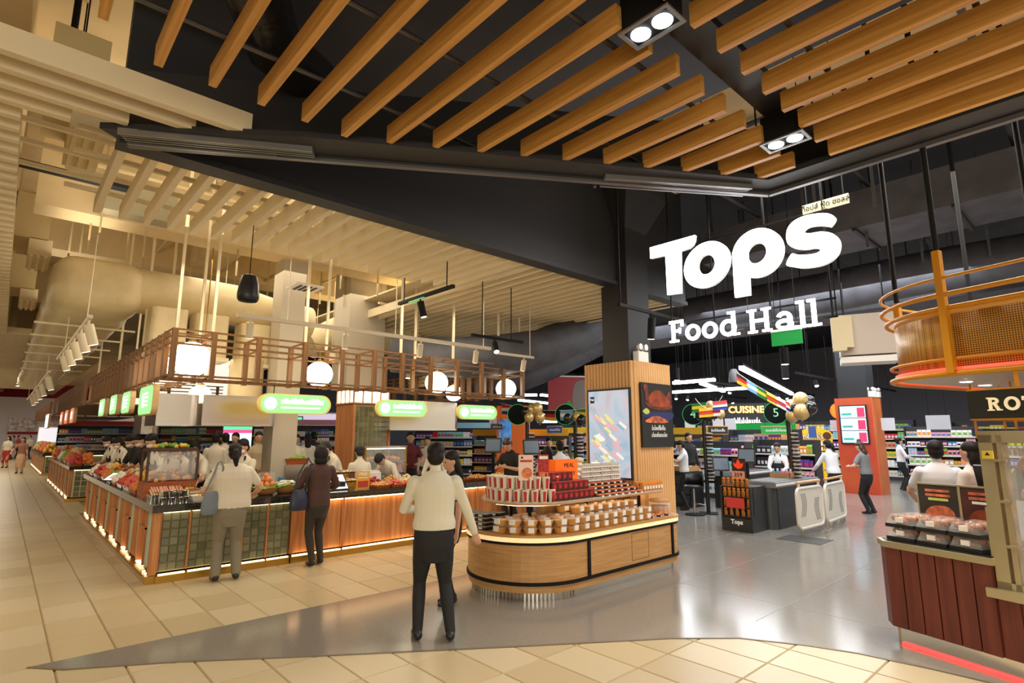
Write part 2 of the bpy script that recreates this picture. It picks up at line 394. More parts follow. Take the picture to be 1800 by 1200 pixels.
# carrier pipes
for y in (3.55, 2.75, 1.95, 1.1, .3):
    x0 = max(-.4, (5.4 - y) * -.2); xe = 4.9 if y < 2 else .45 + (5.1 - y) * 1.56
    MB().tube([rl(-.3, y) + (.2,), rl(xe, y) + (.2,)], .018, 8).obj('carrier_pipe', mat('grey_pipe', (.12, .12, .125), .4, .6), raft)
# gap panel in the middle and slats
MB().box(-2.6, 1.43 - 2.5, .24, 2.45, 1.67 - 2.5, .3).obj('service_channel', M_BLACK, raft)
for k in range(16):
    x = .17 + .3145 * k
    ye = min(3.88, 3.75 - (x - 2.02) * .60) if x > 1.71 else (3.88 if k else 3.62)
    MB().box(x - 2.5 - .025, 1.69 - 2.5, .03, x - 2.5 + .025, ye - 2.5, .17).obj('oak_slat', M_OAK, raft)
    MB().box(x - 2.5 - .025, -2.6 - 2.5, .03, x - 2.5 + .025, 1.41 - 2.5, .17).obj('oak_slat', M_OAK, raft)
def vent(parent, a, b, z, w=.16):
    a, b = Vector(a), Vector(b); d = (b - a).normalized(); nrm = Vector((-d.y, d.x, 0))
    m = MB(); m.bar(a + nrm * w / 2 + Vector((0, 0, z)), b + nrm * w / 2 + Vector((0, 0, z)), .02, .05); m.bar(a - nrm * w / 2 + Vector((0, 0, z)), b - nrm * w / 2 + Vector((0, 0, z)), .02, .05)
    m.bar(a + Vector((0, 0, z + .02)), b + Vector((0, 0, z + .02)), w, .02)
    o = m.obj('slot_diffuser', mat('grey_aluminium', (.30, .30, .30), .35, .7), parent)
    for k in (-1, 0, 1): MB().bar(a + nrm * k * .035 + Vector((0, 0, z)), b + nrm * k * .035 + Vector((0, 0, z)), .012, .03).obj('slot_blade', mat('grey_aluminium', (.30, .30, .30), .35, .7), o)
vent(raft, (*rl(.45, 4.98), 0), (*rl(1.66, 4.25), 0), .0); vent(raft, (*rl(3.80, 2.95), 0), (*rl(4.98, 2.16), 0), .0)
# twin downlights in the service channel
for (x, y, lab) in ((2.50, 1.56, 'square twin downlight at the top edge between the oak slats'), (4.36, 1.56, 'square twin downlight near the raft corner above the white sign')):
    t = thing('twin_downlight', lab, 'downlight', (x, y, RZ + .02))
    MB().box(-.085, -.15, .0, .085, .15, .22).obj('housing', M_BLACKM, t)
    r = MB(); r.box(-.1, -.165, -.012, -.078, .165, .0).box(.078, -.165, -.012, .1, .165, .0).box(-.078, -.165, -.012, .078, -.143, 0).box(-.078, .143, -.012, .078, .165, 0); r.obj('bezel', mat('grey_aluminium', (.30, .30, .30), .35, .7), t)
    for s in (-1, 1):
        MB().lathe([(.058, -.006), (.058, 0), (0.001, .0)], 20, (0, s * .072, -.004)).obj('lamp', M_LAMPC, t)
    spot('downlight_beam', (x, y, RZ - .05), (x + .1, y + .1, 0), 130, NEUT, 85)
# ---------------------------------------------------------------- things above the raft: pipes, black duct, cable trays
dt = MB().tube([(.65, 2.2, 5.0), (.72, 2.9, 4.95), (.9, 3.6, 4.8), (1.25, 4.15, 4.75), (1.7, 4.45, 4.8)], .22, 18).obj('flexible_duct', mat('black_foil', (.02, .02, .022), .25, .2, bump=.8, sc=5))
tag(dt, 'black foil flexible duct above the left oak slats', 'duct')
# ================================================================ FOOD COUNTERS
M_CWOOD = mat('counter_wood', lin(205, 140, 84), .45, col2=lin(170, 104, 56), sc=1.6, stretch=(14, 14, .7), detail=5)
M_TRW = mat('trellis_wood', lin(136, 94, 48), .5, col2=lin(104, 70, 34), sc=2, stretch=(12, 12, 1))
M_GTILE = rmat('green_glazed_tile', [lin(112, 112, 82), lin(98, 100, 74), lin(126, 124, 94), lin(106, 108, 84)], .18, coat=.5)
M_GROUT = mat('tile_grout', lin(190, 180, 140), .7)
M_RGLASS = mat('ribbed_glass', lin(200, 215, 195), .12, alpha=.75, bump=.6, sc=4, stretch=(6, 20, 1))
M_STONE = mat('dark_granite', (.028, .028, .024), .12, var=.5, sc=40, coat=.3)
tile_p = None
def tile(parent, x, y, z, s=.094):
    global tile_p
    if tile_p is None:
        m = MB(); e = .008; h = s / 2
        m.add([(-h, .012, -h), (h, .012, -h), (h, .012, h), (-h, .012, h), (-h + e, 0, -h + e), (h - e, 0, -h + e), (h - e, 0, h - e), (-h + e, 0, h - e)],
              [(4, 5, 6, 7), (0, 1, 5, 4), (1, 2, 6, 5), (2, 3, 7, 6), (3, 0, 4, 7)])
        tile_p = m.obj('tile', M_GTILE, parent); tile_p.location = (x, y, z); return tile_p
    c = share(tile_p, (x, y, z), parent); c.scale = (s / .094,) * 3
    return c
def tile_unit(x, w, label, y=8.02, cols=3, rows=7):
    u = thing('counter_unit', label, 'counter', (x, y, 0), 0, 'tile fronted counter units')
    MB().box(0, .03, .12, w, .75, .82).obj('body', M_GROUT, u)
    MB().box(0, -.005, .12, .022, .05, .82).obj('wood_post', M_CWOOD, u)
    MB().box(0, -.05, 0, w, .7, .085).obj('plinth', M_BRASS, u)
    MB().box(.03, -.025, .087, w, .02, .097).obj('light_strip', M_WLED2, u)
    MB().box(.03, -.02, .805, w, .02, .82).obj('light_strip', M_WLED2, u)
    tw = (w - .03) / cols
    for i in range(cols):
        for j in range(rows):
            tile(u, .026 + tw * (i + .5), .015, .125 + .097 * (j + .5), .094)
    return u
M_WLED2 = mat('warm_white_led', (1, .9, .7), .5, emit=(1.0, .80, .46), es=2.6)
for k in range(5):
    tile_unit(1.55 + .3145 * k, .312, ['green tile counter unit at the near corner', 'green tile counter unit second from the near corner', 'green tile counter unit behind the customer in the white tee', 'green tile counter unit fourth from the near corner', 'green tile counter unit beside the brown-bloused customer'][k])
def wood_unit(x, w, label, y=8.02):
    u = thing('counter_unit', label, 'counter', (x, y, 0), 0, 'wood fronted counter units')
    MB().box(0, .02, .12, w, .75, .82).obj('front_panel', M_CWOOD, u)
    MB().box(0, -.01, .12, .035, .03, .82).obj('wood_post', M_CWOOD, u)
    MB().box(0, -.05, 0, w, .7, .085).obj('plinth', M_BRASS, u)
    MB().box(.04, -.025, .087, w, .02, .097).obj('light_strip', M_WLED, u)
    MB().box(.04, -.03, .80, w, .015, .82).obj('light_strip', M_WLED, u)
    return u
wood_unit(3.14, .74, 'cedar fronted counter unit behind the brown-bloused customer')
wood_unit(3.885, 1.25, 'wide cedar fronted counter unit right of the menu screen')
wood_unit(5.14, 1.3, 'cedar fronted counter unit behind the man in the white shirt')
wood_unit(6.445, 1.25, 'cedar fronted counter unit at the far right end')
# left side: ribs, ribbed glass and lit recesses
def side_unit(y, label, x=1.5, ln=1.22, grp='ribbed side counter units', dep=.46):
    u = thing('counter_unit', label, 'counter', (x, y, 0), 0, grp)
    MB().box(.045 if dep < .1 else .05, 0, .12, dep, ln, .82).obj('body', M_CWOOD, u)
    MB().box(-.05, 0, 0, min(.7, dep), ln, .085).obj('plinth', M_BRASS, u)
    MB().tube([(-.075, .0, .10), (-.075, ln, .10)], .008, 6).obj('foot_rail', M_BRASS, u)
    for k in range(5): MB().lathe([(.022, 0), (.022, .7)], 8, (.045, .05 + .075 * k, .12)).obj('wood_rib', M_CWOOD, u)
    for yy in (.40, 1.03):
        g = MB()
        for k in range(4): g.lathe([(.018, 0), (.018, .7)], 8, (.035, yy + .02 + .034 * k, .12))
        g.obj('ribbed_glass', M_RGLASS, u)
        MB().box(.052, yy + .01, .13, .056, yy + .13, .81).obj('glass_light', M_WLED3, u)
    f = MB().box(.0, .56, .12, .05, .585, .82).box(0, .98, .12, .05, 1.005, .82).box(0, .56, .55, .05, 1.0, .575)
    f.obj('recess_frame', M_CWOOD, u)
    MB().box(.0, .60, .10, .045, .97, .118).obj('light_strip', M_WLED2, u)
    for yy in (.12, .27): MB().box(-.03, yy, .09, .0, yy + .035, .108).obj('uplight', M_WLED2, u)
    return u
M_WLED3 = mat('soft_glass_led', (1, .95, .8), .5, emit=(1, .93, .72), es=.8)
for k in range(6):
    side_unit(8.03 + 1.22 * k, ['ribbed wood and glass counter side at the near left corner', 'ribbed wood and glass counter side second from the corner', 'ribbed wood and glass counter side below the white tablet', 'ribbed wood and glass counter side fourth from the corner', 'ribbed wood and glass counter side fifth from the corner', 'ribbed wood and glass counter side at its far end'][k], dep=.46 if k else .049)
cp = MB().box(1.47, 7.99, .1, 1.55, 8.06, .82).obj('corner_post', M_CWOOD); tag(cp, 'wooden corner post of the near counter', 'post')
wt = MB()
wt.prism([(1.44, 7.93), (7.75, 7.93), (7.75, 8.82), (1.98, 8.82), (1.98, 15.4), (1.44, 15.4)], .822, .91)
tag(wt.obj('worktop', M_STONE), 'dark polished granite worktop of the near counter', 'worktop')
# next counters along the corridor
def far_island(y, ln, labels):
    k = 0
    for j in range(int(ln / 1.22)):
        side_unit(y + .02 + 1.22 * j, labels[0], 1.48, grp='ribbed sides of ' + labels[2], dep=.06)
    u = thing('counter_unit', labels[1], 'counter', (1.55, y - .02, 0))
    MB().box(0, .0, .12, 6, .6, .82).obj('body', M_GROUT, u); MB().box(-.05, -.05, 0, 6, .6, .085).obj('plinth', M_BRASS, u)
    MB().box(0, -.03, .805, 6, 0, .82).obj('light_strip', M_WLED2, u)
    for i in range(6):
        for jj in range(5):
            tile(u, .1 + i * .145, -.012, .19 + .137 * jj, .13)
    tag(MB().prism([(1.44, y - .08), (7.6, y - .08), (7.6, y + .8), (1.98, y + .8), (1.98, y + ln), (1.44, y + ln)], .822, .91).obj('worktop', M_STONE), 'dark granite worktop of ' + labels[2], 'worktop')
far_island(18.9, 8.6, ('ribbed wood side of the second counter along the corridor', 'tiled front of the second counter along the corridor', 'the second counter'))
far_island(31.5, 11, ('ribbed wood side of the third counter along the corridor', 'tiled front of the third counter along the corridor', 'the third counter'))
# ================================================================ pillars
p = MB().box(3.32, 9.5, 0, 3.72, 9.95, 6.2).obj('trim_4', mat('pillar_plaster', lin(190, 180, 160), .7)); struct(p, 'plain beige pillar behind the counter')
tc = thing('tiled_column', 'column of green tiles and cedar rising behind the counter', 'column', (4.995, 10.0, 0))
MB().box(0, .02, 0, .74, .70, 2.32).obj('core', M_GROUT, tc)
MB().box(-.03, 0, 0, .0, .72, 2.32).obj('cedar_panel', M_CWOOD, tc)
MB().box(-.03, -.03, 0, .02, .0, 2.32).obj('corner_post', M_CWOOD, tc); MB().box(.73, -.03, 0, .78, .7, 2.32).obj('corner_post', M_CWOOD, tc)
for i in range(7):
    for j in range(13): tile(tc, .07 + i * .1, .008, 1.06 + j * .098, .094)
ln = thing('column_lantern', 'glowing paper lantern box on top of the tiled column', 'lamp', (4.995, 10.0, 2.33))
MB().box(-.02, -.02, .03, .72, .68, .27).obj('lamp_shade', mat('lantern_paper', (1, .95, .85), .6, emit=(1, .86, .62), es=5), ln)
f = MB()
for x in (-.03, .16, .35, .54, .73): f.box(x - .015, -.035, 0, x + .015, -.012, .3)
for y in (-.03, .15, .34, .52, .7): f.box(-.045, y - .012, 0, -.018, y + .012, .3)
f.box(-.05, -.04, 0, .76, .72, .03).box(-.05, -.04, .27, .76, .72, .30); f.obj('wood_frame', M_CWOOD, ln)
struct(MB().box(4.9, 10.2, 2.64, 5.7, 10.9, 6.2).obj('trim_5', mat('pillar_plaster', lin(190, 180, 160), .7)), 'cream column above the lantern')
# ================================================================ timber trellis with globes
def trellis(label, posts, rails, loc=(0, 0, 0)):
    t = thing('timber_trellis', label, 'trellis', loc)
    pp = None
    for (x, y) in posts:
        if pp is None: pp = MB().box(-.033, -.033, 0, .033, .033, .64).obj('post', M_TRW, t); pp.location = (x, y, 2.46)
        else: share(pp, (x, y, 2.46))
    for a, b, s in rails: MB().bar(a, b, s, s).obj('rail', M_TRW, t)
    return t
RZS = (3.09, 3.0, 2.905, 2.50)
FX = [1.52, 1.98, 2.56, 3.22, 3.8, 4.36, 4.88, 5.45, 6.02, 6.6, 7.15, 7.66]
posts = [(x, 8.1) for x in FX] + [(x + .02, 8.72) for x in FX[1:]]
rails = [((1.5, y, z), (7.7, y, z), .024) for y in (8.1, 8.72) for z in RZS]
rails += [((x, 8.1, z), (x, 8.72, z), .022) for x in FX for z in (3.09, 2.905, 2.49)]
rails += [((1.5, 8.3, 2.47), (7.7, 8.3, 2.47), .03), ((1.5, 8.5, 2.47), (7.7, 8.5, 2.47), .03)]
trellis('long timber trellis with globe lamps along the counter front', posts, rails)
LY = [8.46 + .43 * k for k in range(20)]
posts = [(1.5, y) for y in LY] + [(1.95, y) for y in LY[1::2]]
rails = [((x, 8.1, z), (x, 16.7, z), .024) for x in (1.5, 1.95) for z in RZS] + [((1.5, y, 2.49), (1.95, y, 2.49), .022) for y in LY] + [((1.5, y, 3.09), (1.95, y, 3.09), .022) for y in LY[::2]]
trellis('timber trellis receding over the left side of the near counter', posts, rails)
posts = [(7.68, 9.1 + .5 * k) for k in range(9)] + [(7.08, 9.1 + 1.0 * k) for k in range(5)]
rails = [((x, 8.7, z), (x, 13.3, z), .024) for x in (7.08, 7.68) for z in RZS] + [((7.08, 9.1 + k, z), (7.68, 9.1 + k, z), .022) for k in range(5) for z in (3.09, 2.49)]
trellis('timber trellis returning behind the right-hand globe lamp', posts, rails)
for q, (y0, y1, lab) in enumerate(((17.4, 28.5, 'timber trellis over the second counter along the corridor'), (30.5, 44, 'timber trellis over the third counter along the corridor'))):
    ys = [y0 + .46 * k for k in range(int((y1 - y0) / .46))]
    posts = [(1.46, y) for y in ys] + [(1.46 + .6 * k, y0) for k in range(1, 6)]
    rails = [((1.46, y0, z), (1.46, y1, z), .026) for z in RZS] + [((1.46, y0, z), (4.6, y0, z), .026) for z in RZS]
    trellis(lab, posts, rails)
    tag(MB().box(1.52, y0 + .03, 2.5, 4.5, y1, 2.52).obj("soffit_board", M_TRW), "flat timber soffit board under the %s trellis" % ("second", "third")[q], "board")
M_GLOBE = mat('opal_globe', (1, .95, .85), .4, emit=(1.0, .88, .66), es=6)
def globe(x, y, z, r, lab, top=3.09):
    t = thing('globe_lamp', lab, 'lamp', (x, y, z), 0, 'opal globe lamps')
    MB().ball((0, 0, 0), r, r, r * .96, 24, 14).obj('globe', M_GLOBE, t)
    MB().lathe([(.05, 0), (.05, .03), (.01, .045), (.008, top - z - r)], 10, (0, 0, r * .93)).obj('cord', M_BRASS, t)
globe(1.80, 8.42, 2.75, .245, 'large opal globe lamp in the near corner of the trellis')
globe(3.60, 8.45, 2.68, .205, 'opal globe lamp above the leftmost long green sign')
globe(5.80, 8.42, 2.68, .21, 'opal globe lamp in the middle of the long trellis')
globe(7.50, 8.42, 2.66, .205, 'opal globe lamp at the right end of the trellis')
globe(2.24, 9.7, 2.36, .155, 'small opal globe lamp hanging behind the steel hood', 6.2)
globe(6.62, 9.0, 2.56, .165, 'smaller opal globe lamp behind the middle one', 4.45)
for k, (y, h) in enumerate(((9.4, .34), (9.85, .36), (10.3, .34), (16.5, .3), (26, .3))):
    t = thing('lantern', ['tall paper lantern nearest the corner globe', 'tall paper lantern second from the corner globe', 'tall paper lantern third from the corner globe', 'paper lantern at the gap between two trellises', 'paper lantern on the second trellis'][k], 'lamp', (1.72, y, 2.52))
    MB().box(-.07, -.1, 0, .07, .1, h).obj('lamp_shade', M_GLOBE, t); MB().box(-.075, -.105, h, .075, .105, h + .02).obj('cap', M_TRW, t)
# rods holding the trellis
rd = [(1.55, 8.2), (1.95, 8.75), (1.98, 8.2), (3.25, 8.2), (3.8, 8.7), (4.9, 8.2), (5.5, 8.7), (6.0, 8.2), (7.1, 8.2), (7.66, 8.2), (7.66, 8.7), (1.5, 10.2), (1.95, 11.0), (1.5, 12.6), (1.95, 14.0), (1.5, 15.6)]
r0 = None
for k, (x, y) in enumerate(rd):
    if r0 is None: r0 = MB().box(-.018, -.018, 0, .018, .018, 3.1).obj('hanger_rod', M_SLATW); tag(r0, 'cream square hanger rod holding the trellis', 'rod', 'trellis hanger rods'); r0.location = (x, y, 3.1)
    else: share(r0, (x, y, 3.1))
# ================================================================ green lit signs
M_GREEN = mat('green_sign_face', (.08, .3, .05), .5, emit=(.44, 1.0, .38), es=.85)
M_SIGNW = mat('white_sign_lettering', (1, 1, 1), .5, emit=(.95, 1, .93), es=1.6)
def pill(x0, x1, z, h, lab, y=8.27):
    t = thing('pill_sign', lab, 'sign', ((x0 + x1) / 2, y, z), 0, 'long green signs')
    L = (x1 - x0) / 2; r = h / 2; n = 10
    P = [(-L + r + r * math.cos(a), r * math.sin(a)) for a in [PI / 2 + PI * k / n for k in range(n + 1)]] + [(L - r + r * math.cos(a), r * math.sin(a)) for a in [-PI / 2 + PI * k / n for k in range(n + 1)]]
    R = Matrix.Rotation(PI / 2, 4, 'X')
    MB().prism(P, -.06, .0, M=R).obj('case', mat('sign_case_cream', lin(225, 190, 120), .5, emit=lin(235, 220, 60), es=.3), t)
    q = .94; MB().prism([(a * q, b * .9) for a, b in P], .0, .008, M=R).obj('face', M_GREEN, t)
    e = MB().lathe([(.001, 0), (r * .62, 0), (r * .62, .006), (.001, .006)], 20).obj('emblem', M_SIGNW, t)
    e.rotation_euler = (PI / 2, 0, 0); e.location = (-L + r * 1.15, -.009, 0)
    m = MB(); rr = random.Random(int(x0 * 10)); x = -L + 2.2 * r
    while x < L - r * .9:
        ww = rr.uniform(.025, .05); hh = rr.uniform(.05, .085); m.box(x, -.014, -.0, x + ww * .75, -.008, hh); x += ww
    m.box(-L + 2.2 * r, -.014, -.065, L - r * 1.2, -.008, -.045); m.obj('lettering', M_SIGNW, t)
    for s in (-1, 1): MB().tube([(s * L * .6, .03, r), (s * L * .6, .03, 2.47 - z)], .006, 6).obj('hanger', M_BLACKM, t)
pill(2.66, 3.74, 2.19, .29, 'longest green lit sign below the second globe lamp')
pill(4.52, 5.52, 2.18, .28, 'green lit sign beside the tiled column')
pill(6.18, 7.14, 2.16, .27, 'green lit sign at the right end of the counter')
def side_sign(y, z, lab, colm, x=1.46, w=.62, h=.3, grp='square green signs over the left counter'):
    t = thing('lit_sign', lab, 'sign', (x, y, z), 0, grp)
    P = []
    for cx, cy, a0 in ((w / 2 - .1, h / 2 - .1, 0), (-w / 2 + .1, h / 2 - .1, PI / 2), (-w / 2 + .1, -h / 2 + .1, PI), (w / 2 - .1, -h / 2 + .1, 1.5 * PI)):
        P += [(cx + .1 * math.cos(a0 + k * PI / 8), cy + .1 * math.sin(a0 + k * PI / 8)) for k in range(5)]
    R = Matrix(((0, 0, -1, 0), (-1, 0, 0, 0), (0, 1, 0, 0), (0, 0, 0, 1)))
    MB().prism(P, -.07, 0, M=R).obj('case', mat('sign_case_wood', lin(206, 170, 116), .5), t)
    MB().prism([(a * .95, b * .92) for a, b in P], 0, .008, M=R).obj('face', colm, t)
    m = MB(); m.box(-.014, .08, -.1, -.008, .2, .1)
    for k in range(4): m.box(-.014, -.2, .08 - k * .055, -.008, .05 - (k % 2) * .05, .105 - k * .055)
    m.obj('lettering', M_SIGNW, t)
    for s in (-1, 1): MB().tube([(.05, s * .2, h / 2), (.05, s * .2, 2.56 - z)], .006, 6).obj('hanger', M_BLACKM, t)
for y, z, lab in ((9.25, 2.22, 'nearest square green sign over the left counter'), (10.95, 2.26, 'second square green sign over the left counter'), (12.35, 2.28, 'third square green sign over the left counter'), (13.9, 2.28, 'farthest square green sign over the left counter')): side_sign(y, z, lab, M_GREEN, w=1.0 if y < 10 else .8, h=.42 if y < 10 else .36)
M_REDS = mat('red_sign_face', (.6, .1, .05), .5, emit=(.8, .25, .14), es=.8)
for k, y in enumerate((19.6, 21.4, 23.2)): side_sign(y, 2.26, ['nearest red lit sign over the second counter', 'middle red lit sign over the second counter', 'farthest red lit sign over the second counter'][k], M_REDS, x=1.41, w=1.0, h=.42, grp='red signs over the second counter')
side_sign(31, 2.3, 'blue-white lit sign over the third counter', mat('pale_sign_face', (.7, .8, .9), .5, emit=(.8, .9, 1), es=1.4), x=1.41, w=2, h=.6, grp='far sign')
# ================================================================ steel hoods
def hood(x0, x1, y0, y1, z0, z1, lab, curve=False):
    t = thing('extractor_hood', lab, 'hood', ((x0 + x1) / 2, (y0 + y1) / 2, z0))
    w, d, h = (x1 - x0) / 2, (y1 - y0) / 2, z1 - z0
    P = [(-w, -d), (w - .12, -d)] + [(w - .12 + .12 * math.sin(a), -d + .12 - .12 * math.cos(a)) for a in (.4, .8, 1.2)] + [(w, -d + .12), (w, d), (-w, d)]
    MB().prism(P, 0, h, bot=False).obj('shell', mat('hood_steel', (.60, .54, .46), .22, 1, bump=.06, sc=1.5), t)
    MB().box(-w, -d - .012, 0, w - .1, -d + .02, .03).obj('rim', M_STEEL, t)
    MB().box(-w + .05, -d + .05, .1, w - .05, d - .05, .14).obj('filter', M_STEEL, t)
hood(1.58, 2.12, 9.1, 9.9, 1.87, 2.32, 'curved stainless extractor hood nearest the left signs')
hood(2.2, 3.3, 9.3, 10.2, 1.88, 2.34, 'wide stainless extractor hood left of the beige pillar')
hood(5.6, 7.3, 9.7, 10.6, 1.83, 2.42, 'wide stainless extractor hood right of the tiled column')
hood(1.9, 2.2, 12.2, 13.0, 1.75, 2.12, 'small shiny extractor hood under the square green signs')
# ================================================================ exposed services over the food court
M_DUCT = mat('cream_duct_wrap', lin(214, 196, 152), .38, var=.06, sc=4, bump=.6)
d = MB()
prof = []
def rrect(cx, cz, w, h, r, n=4):
    P = []
    for sx, sz, a0 in ((1, 1, 0), (-1, 1, PI / 2), (-1, -1, PI), (1, -1, 1.5 * PI)):
        P += [(cx + sx * (w / 2 - r) + r * math.cos(a0 + k * PI / 2 / n), cz + sz * (h / 2 - r) + r * math.sin(a0 + k * PI / 2 / n)) for k in range(n + 1)]
    return P
rings = []
for y, s in [(9.85, .55), (9.9, .8), (10.05, .95), (10.3, 1.0)] + [(10.3 + .4 * k, 1 + .025 * math.sin(k * 1.9) + .012 * math.sin(k * 5.1)) for k in range(1, 50)]: rings.append([(x, y, z) for x, z in rrect(.86, 3.95, 1.15 * s, .78 * s, .24 * s)])
n = len(rings[0]); vs = [v for r in rings for v in r]; fs = [(i * n + j, i * n + (j + 1) % n, (i + 1) * n + (j + 1) % n, (i + 1) * n + j) for i in range(len(rings) - 1) for j in range(n)] + [tuple(reversed(range(n)))]
d.add(vs, fs, 0, True); t = thing('main_air_duct', 'big cream insulated air duct running down the corridor', 'duct', (0, 0, 0)); d.obj('duct_body', M_DUCT, t)
for y in (11.5, 13, 14.5, 16, 18, 20): MB().box(.2, y, 3.50, 1.55, y + .03, 3.53).obj('duct_strap', M_SLATW, t)
br = MB().tube([(1.3, 10.35, 4.0), (2.2, 10.35, 4.02), (2.8, 10.4, 4.0), (3.6, 10.5, 3.9), (4.2, 10.55, 3.86)], [.36, .34, .36, .33, .34], 18).obj('branch_duct', M_DUCT); tag(br, 'round wrapped branch duct leaving the big duct', 'duct')
br = MB().tube([(4.6, 11.4, 3.6), (5.2, 11.4, 3.9), (6.0, 11.4, 4.0), (6.9, 11.4, 3.95), (7.4, 11.4, 3.5), (7.5, 11.4, 2.9)], [.3, .38, .42, .42, .4, .38], 18).obj('branch_duct', M_DUCT); tag(br, 'crumpled foil-wrapped duct behind the black track spotlight', 'duct')
for k, (x, z, yy, lab) in enumerate(((1.75, 3.35, 10.0, 'cream box plenum under the branch duct, leftmost'), (2.35, 3.33, 10.0, 'cream box plenum under the branch duct, second'), (3.1, 3.3, 10.2, 'cream box plenum beside the beige pillar'))):
    t = thing('duct_plenum', lab, 'duct', (x, yy, z)); MB().prism(rrect(0, 0, .5, .5, .08), -.36, .33).obj('box', M_DUCT, t); MB().box(-.27, -.27, -.42, .27, .27, -.36).obj('flange', M_SLATW, t)
pd = MB().tube([(3.02, 10.1, 3.0), (3.02, 10.1, 1.9)], .27, 16).obj('drop_duct', M_DUCT); tag(pd, 'vertical wrapped duct drop beside the beige pillar', 'duct')
gb = MB().box(.7, 9.0, 4.78, 1.55, 9.4, 5.2).obj('panel_duct', mat('grey_sheet', lin(160, 152, 125), .5, .3)); tag(gb, 'grey sheet metal duct above the big cream duct', 'duct')
def plenum(x, y, z, lab, L=.9):
    t = thing('slot_plenum', lab, 'air diffuser', (x, y, z), 0, 'hanging slot diffusers')
    MB().box(-.32, -.1, .25, .10, L, .95).obj('box', mat('plenum_panel', lin(200, 180, 130), .6), t)
    MB().box(-.12, -.1, .0, .16, L, .26).obj('neck', M_CREAM, t)
    for k in range(3): MB().box(-.09 + k * .085, -.1, -.03, -.05 + k * .085, L, .0).obj('slot_blade', M_SLATW, t)
    for s in (0, .6): MB().tube([(-.1, s, .95), (-.1, s, 6.2 - z)], .008, 6).obj('hanger', M_BLACKM, t)
plenum(.28, 6.2, 4.5, 'hanging slot diffuser box nearest the camera at upper left')
plenum(.12, 11.0, 4.45, 'hanging slot diffuser box further along at left')
plenum(.1, 15.0, 4.45, 'hanging slot diffuser box farthest along at left')
hb = thing('high_bay_lamp', 'finned high bay lamp hanging in the open ceiling at left', 'lamp', (.1, 6.6, 5.0))
MB().tube([(0, 0, .1), (0, 0, 1.2)], .03, 8).obj('stem', M_BLACKM, hb)
for k in range(9): MB().box(-.16 + k * .04, -.12, .05, -.15 + k * .04, .12, .14).obj('fin', M_BLACKM, hb)
MB().box(-.2, -.15, -.06, .2, .15, .05).obj('lamp_shade', M_WHITE, hb)
g = thing('ceiling_diffuser', 'square white ceiling grille above the food court', 'air diffuser', (3.35, 8.6, 4.05))
MB().box(-.22, -.22, 0, .22, .22, .03).obj('frame', M_WHITE, g)
for k in range(4): MB().box(-.14 + k * .08, -.16, -.01, -.10 + k * .08, .16, .0).obj('slat', mat('grille_shadow', (.05, .05, .05), .6), g)  # dark bars paint the shade inside the grille openings
# open pipe runs above
pm = mat('cream_pipe', lin(190, 172, 128), .5)
pp = 0
for (a, b, r) in (((.2, 8.6, 5.2), (8, 8.6, 5.2), .03), ((.2, 7.6, 5.6), (8, 7.6, 5.6), .025), ((2.0, 5.4, 5.5), (2.0, 20, 5.5), .03), ((4.2, 5.4, 5.3), (4.2, 20, 5.3), .04), ((1.0, 5.4, 5.8), (1.0, 16, 5.8), .025), ((5.6, 5.4, 5.5), (5.6, 14, 5.5), .03), ((0, 6.9, 5.0), (8.5, 6.9, 5.0), .02)):
    o = MB().tube([a, b], r, 8).obj('ceiling_pipe', pm); tag(o, 'cream painted sprinkler pipe under the raw ceiling', 'pipe', 'cream ceiling pipes')
tr = MB().box(-.6, 8.4, 4.9, .9, 8.55, 4.96).obj('cable_tray', M_BLACKM); tag(tr, 'dark cable tray at upper left under the raw ceiling', 'cable tray')
k0 = None
for k in range(26):
    x = rnd.uniform(.2, 7.5); y = rnd.uniform(8.9, 13)
    if k0 is None: k0 = MB().box(-.012, -.012, 0, .012, .012, 1.9).obj('drop_rod', pm); tag(k0, 'thin cream drop rod hanging from the raw ceiling', 'rod', 'thin drop rods'); k0.location = (x, y, 4.3)
    else: share(k0, (x, y, 4.3))
# ---------------------------------------------------------------- track lights
M_TRACK = mat('cream_track', lin(220, 208, 180), .5)
def head(par, x, y, z, tilt, m, lamp, dirv=(0, 1), L=.2, r=.045):
    q = MB().tube([(x, y, z), (x, y, z - .05)], .012, 8).obj('bracket', m, par)
    dx, dy = dirv; a = Vector((x, y, z - .05)); b = a + Vector((dx * math.sin(tilt), dy * math.sin(tilt), -math.cos(tilt))) * L
    h = MB().tube([a, a.lerp(b, .97)], r, 14).obj('spot_head', m, par)
    MB().tube([a.lerp(b, .97), b], r * .85, 14).obj('lens', lamp, h)
M_LENS = mat('dim_lens', (.9, .85, .7), .3, emit=(1, .85, .6), es=2)
M_LENSB = mat('bright_lens', (1, 1, 1), .3, emit=(1, .97, .9), es=30)
t = thing('track_light', 'long cream track with four cream spotlights over the counter', 'track light', (0, 0, 0))
MB().box(1.99, 7.17, 3.17, 6.05, 7.23, 3.22).obj('track', M_TRACK, t)
for x in (2.15, 3.42, 4.65, 5.75): head(t, x, 7.2, 3.17, .35, M_TRACK, M_LENS, (.3, .95))
for x in (2.6, 4.2, 5.9): MB().tube([(x, 7.2, 3.2), (x, 7.2, 4.1)], .006, 6).obj('hanger', M_SLATW, t)
t = thing('track_light', 'short cream track with one spotlight near the dark duct', 'track light', (0, 0, 0))
MB().box(6.2, 7.19, 3.12, 7.1, 7.23, 3.16).obj('track', M_TRACK, t); head(t, 6.85, 7.2, 3.12, .35, M_TRACK, M_LENS, (.3, .95)); MB().tube([(7.0, 7.2, 3.15), (7.0, 7.2, 4.1)], .006, 6).obj('hanger', M_SLATW, t)
t = thing('track_light', 'cream track with five spotlights along the corridor', 'track light', (0, 0, 0))
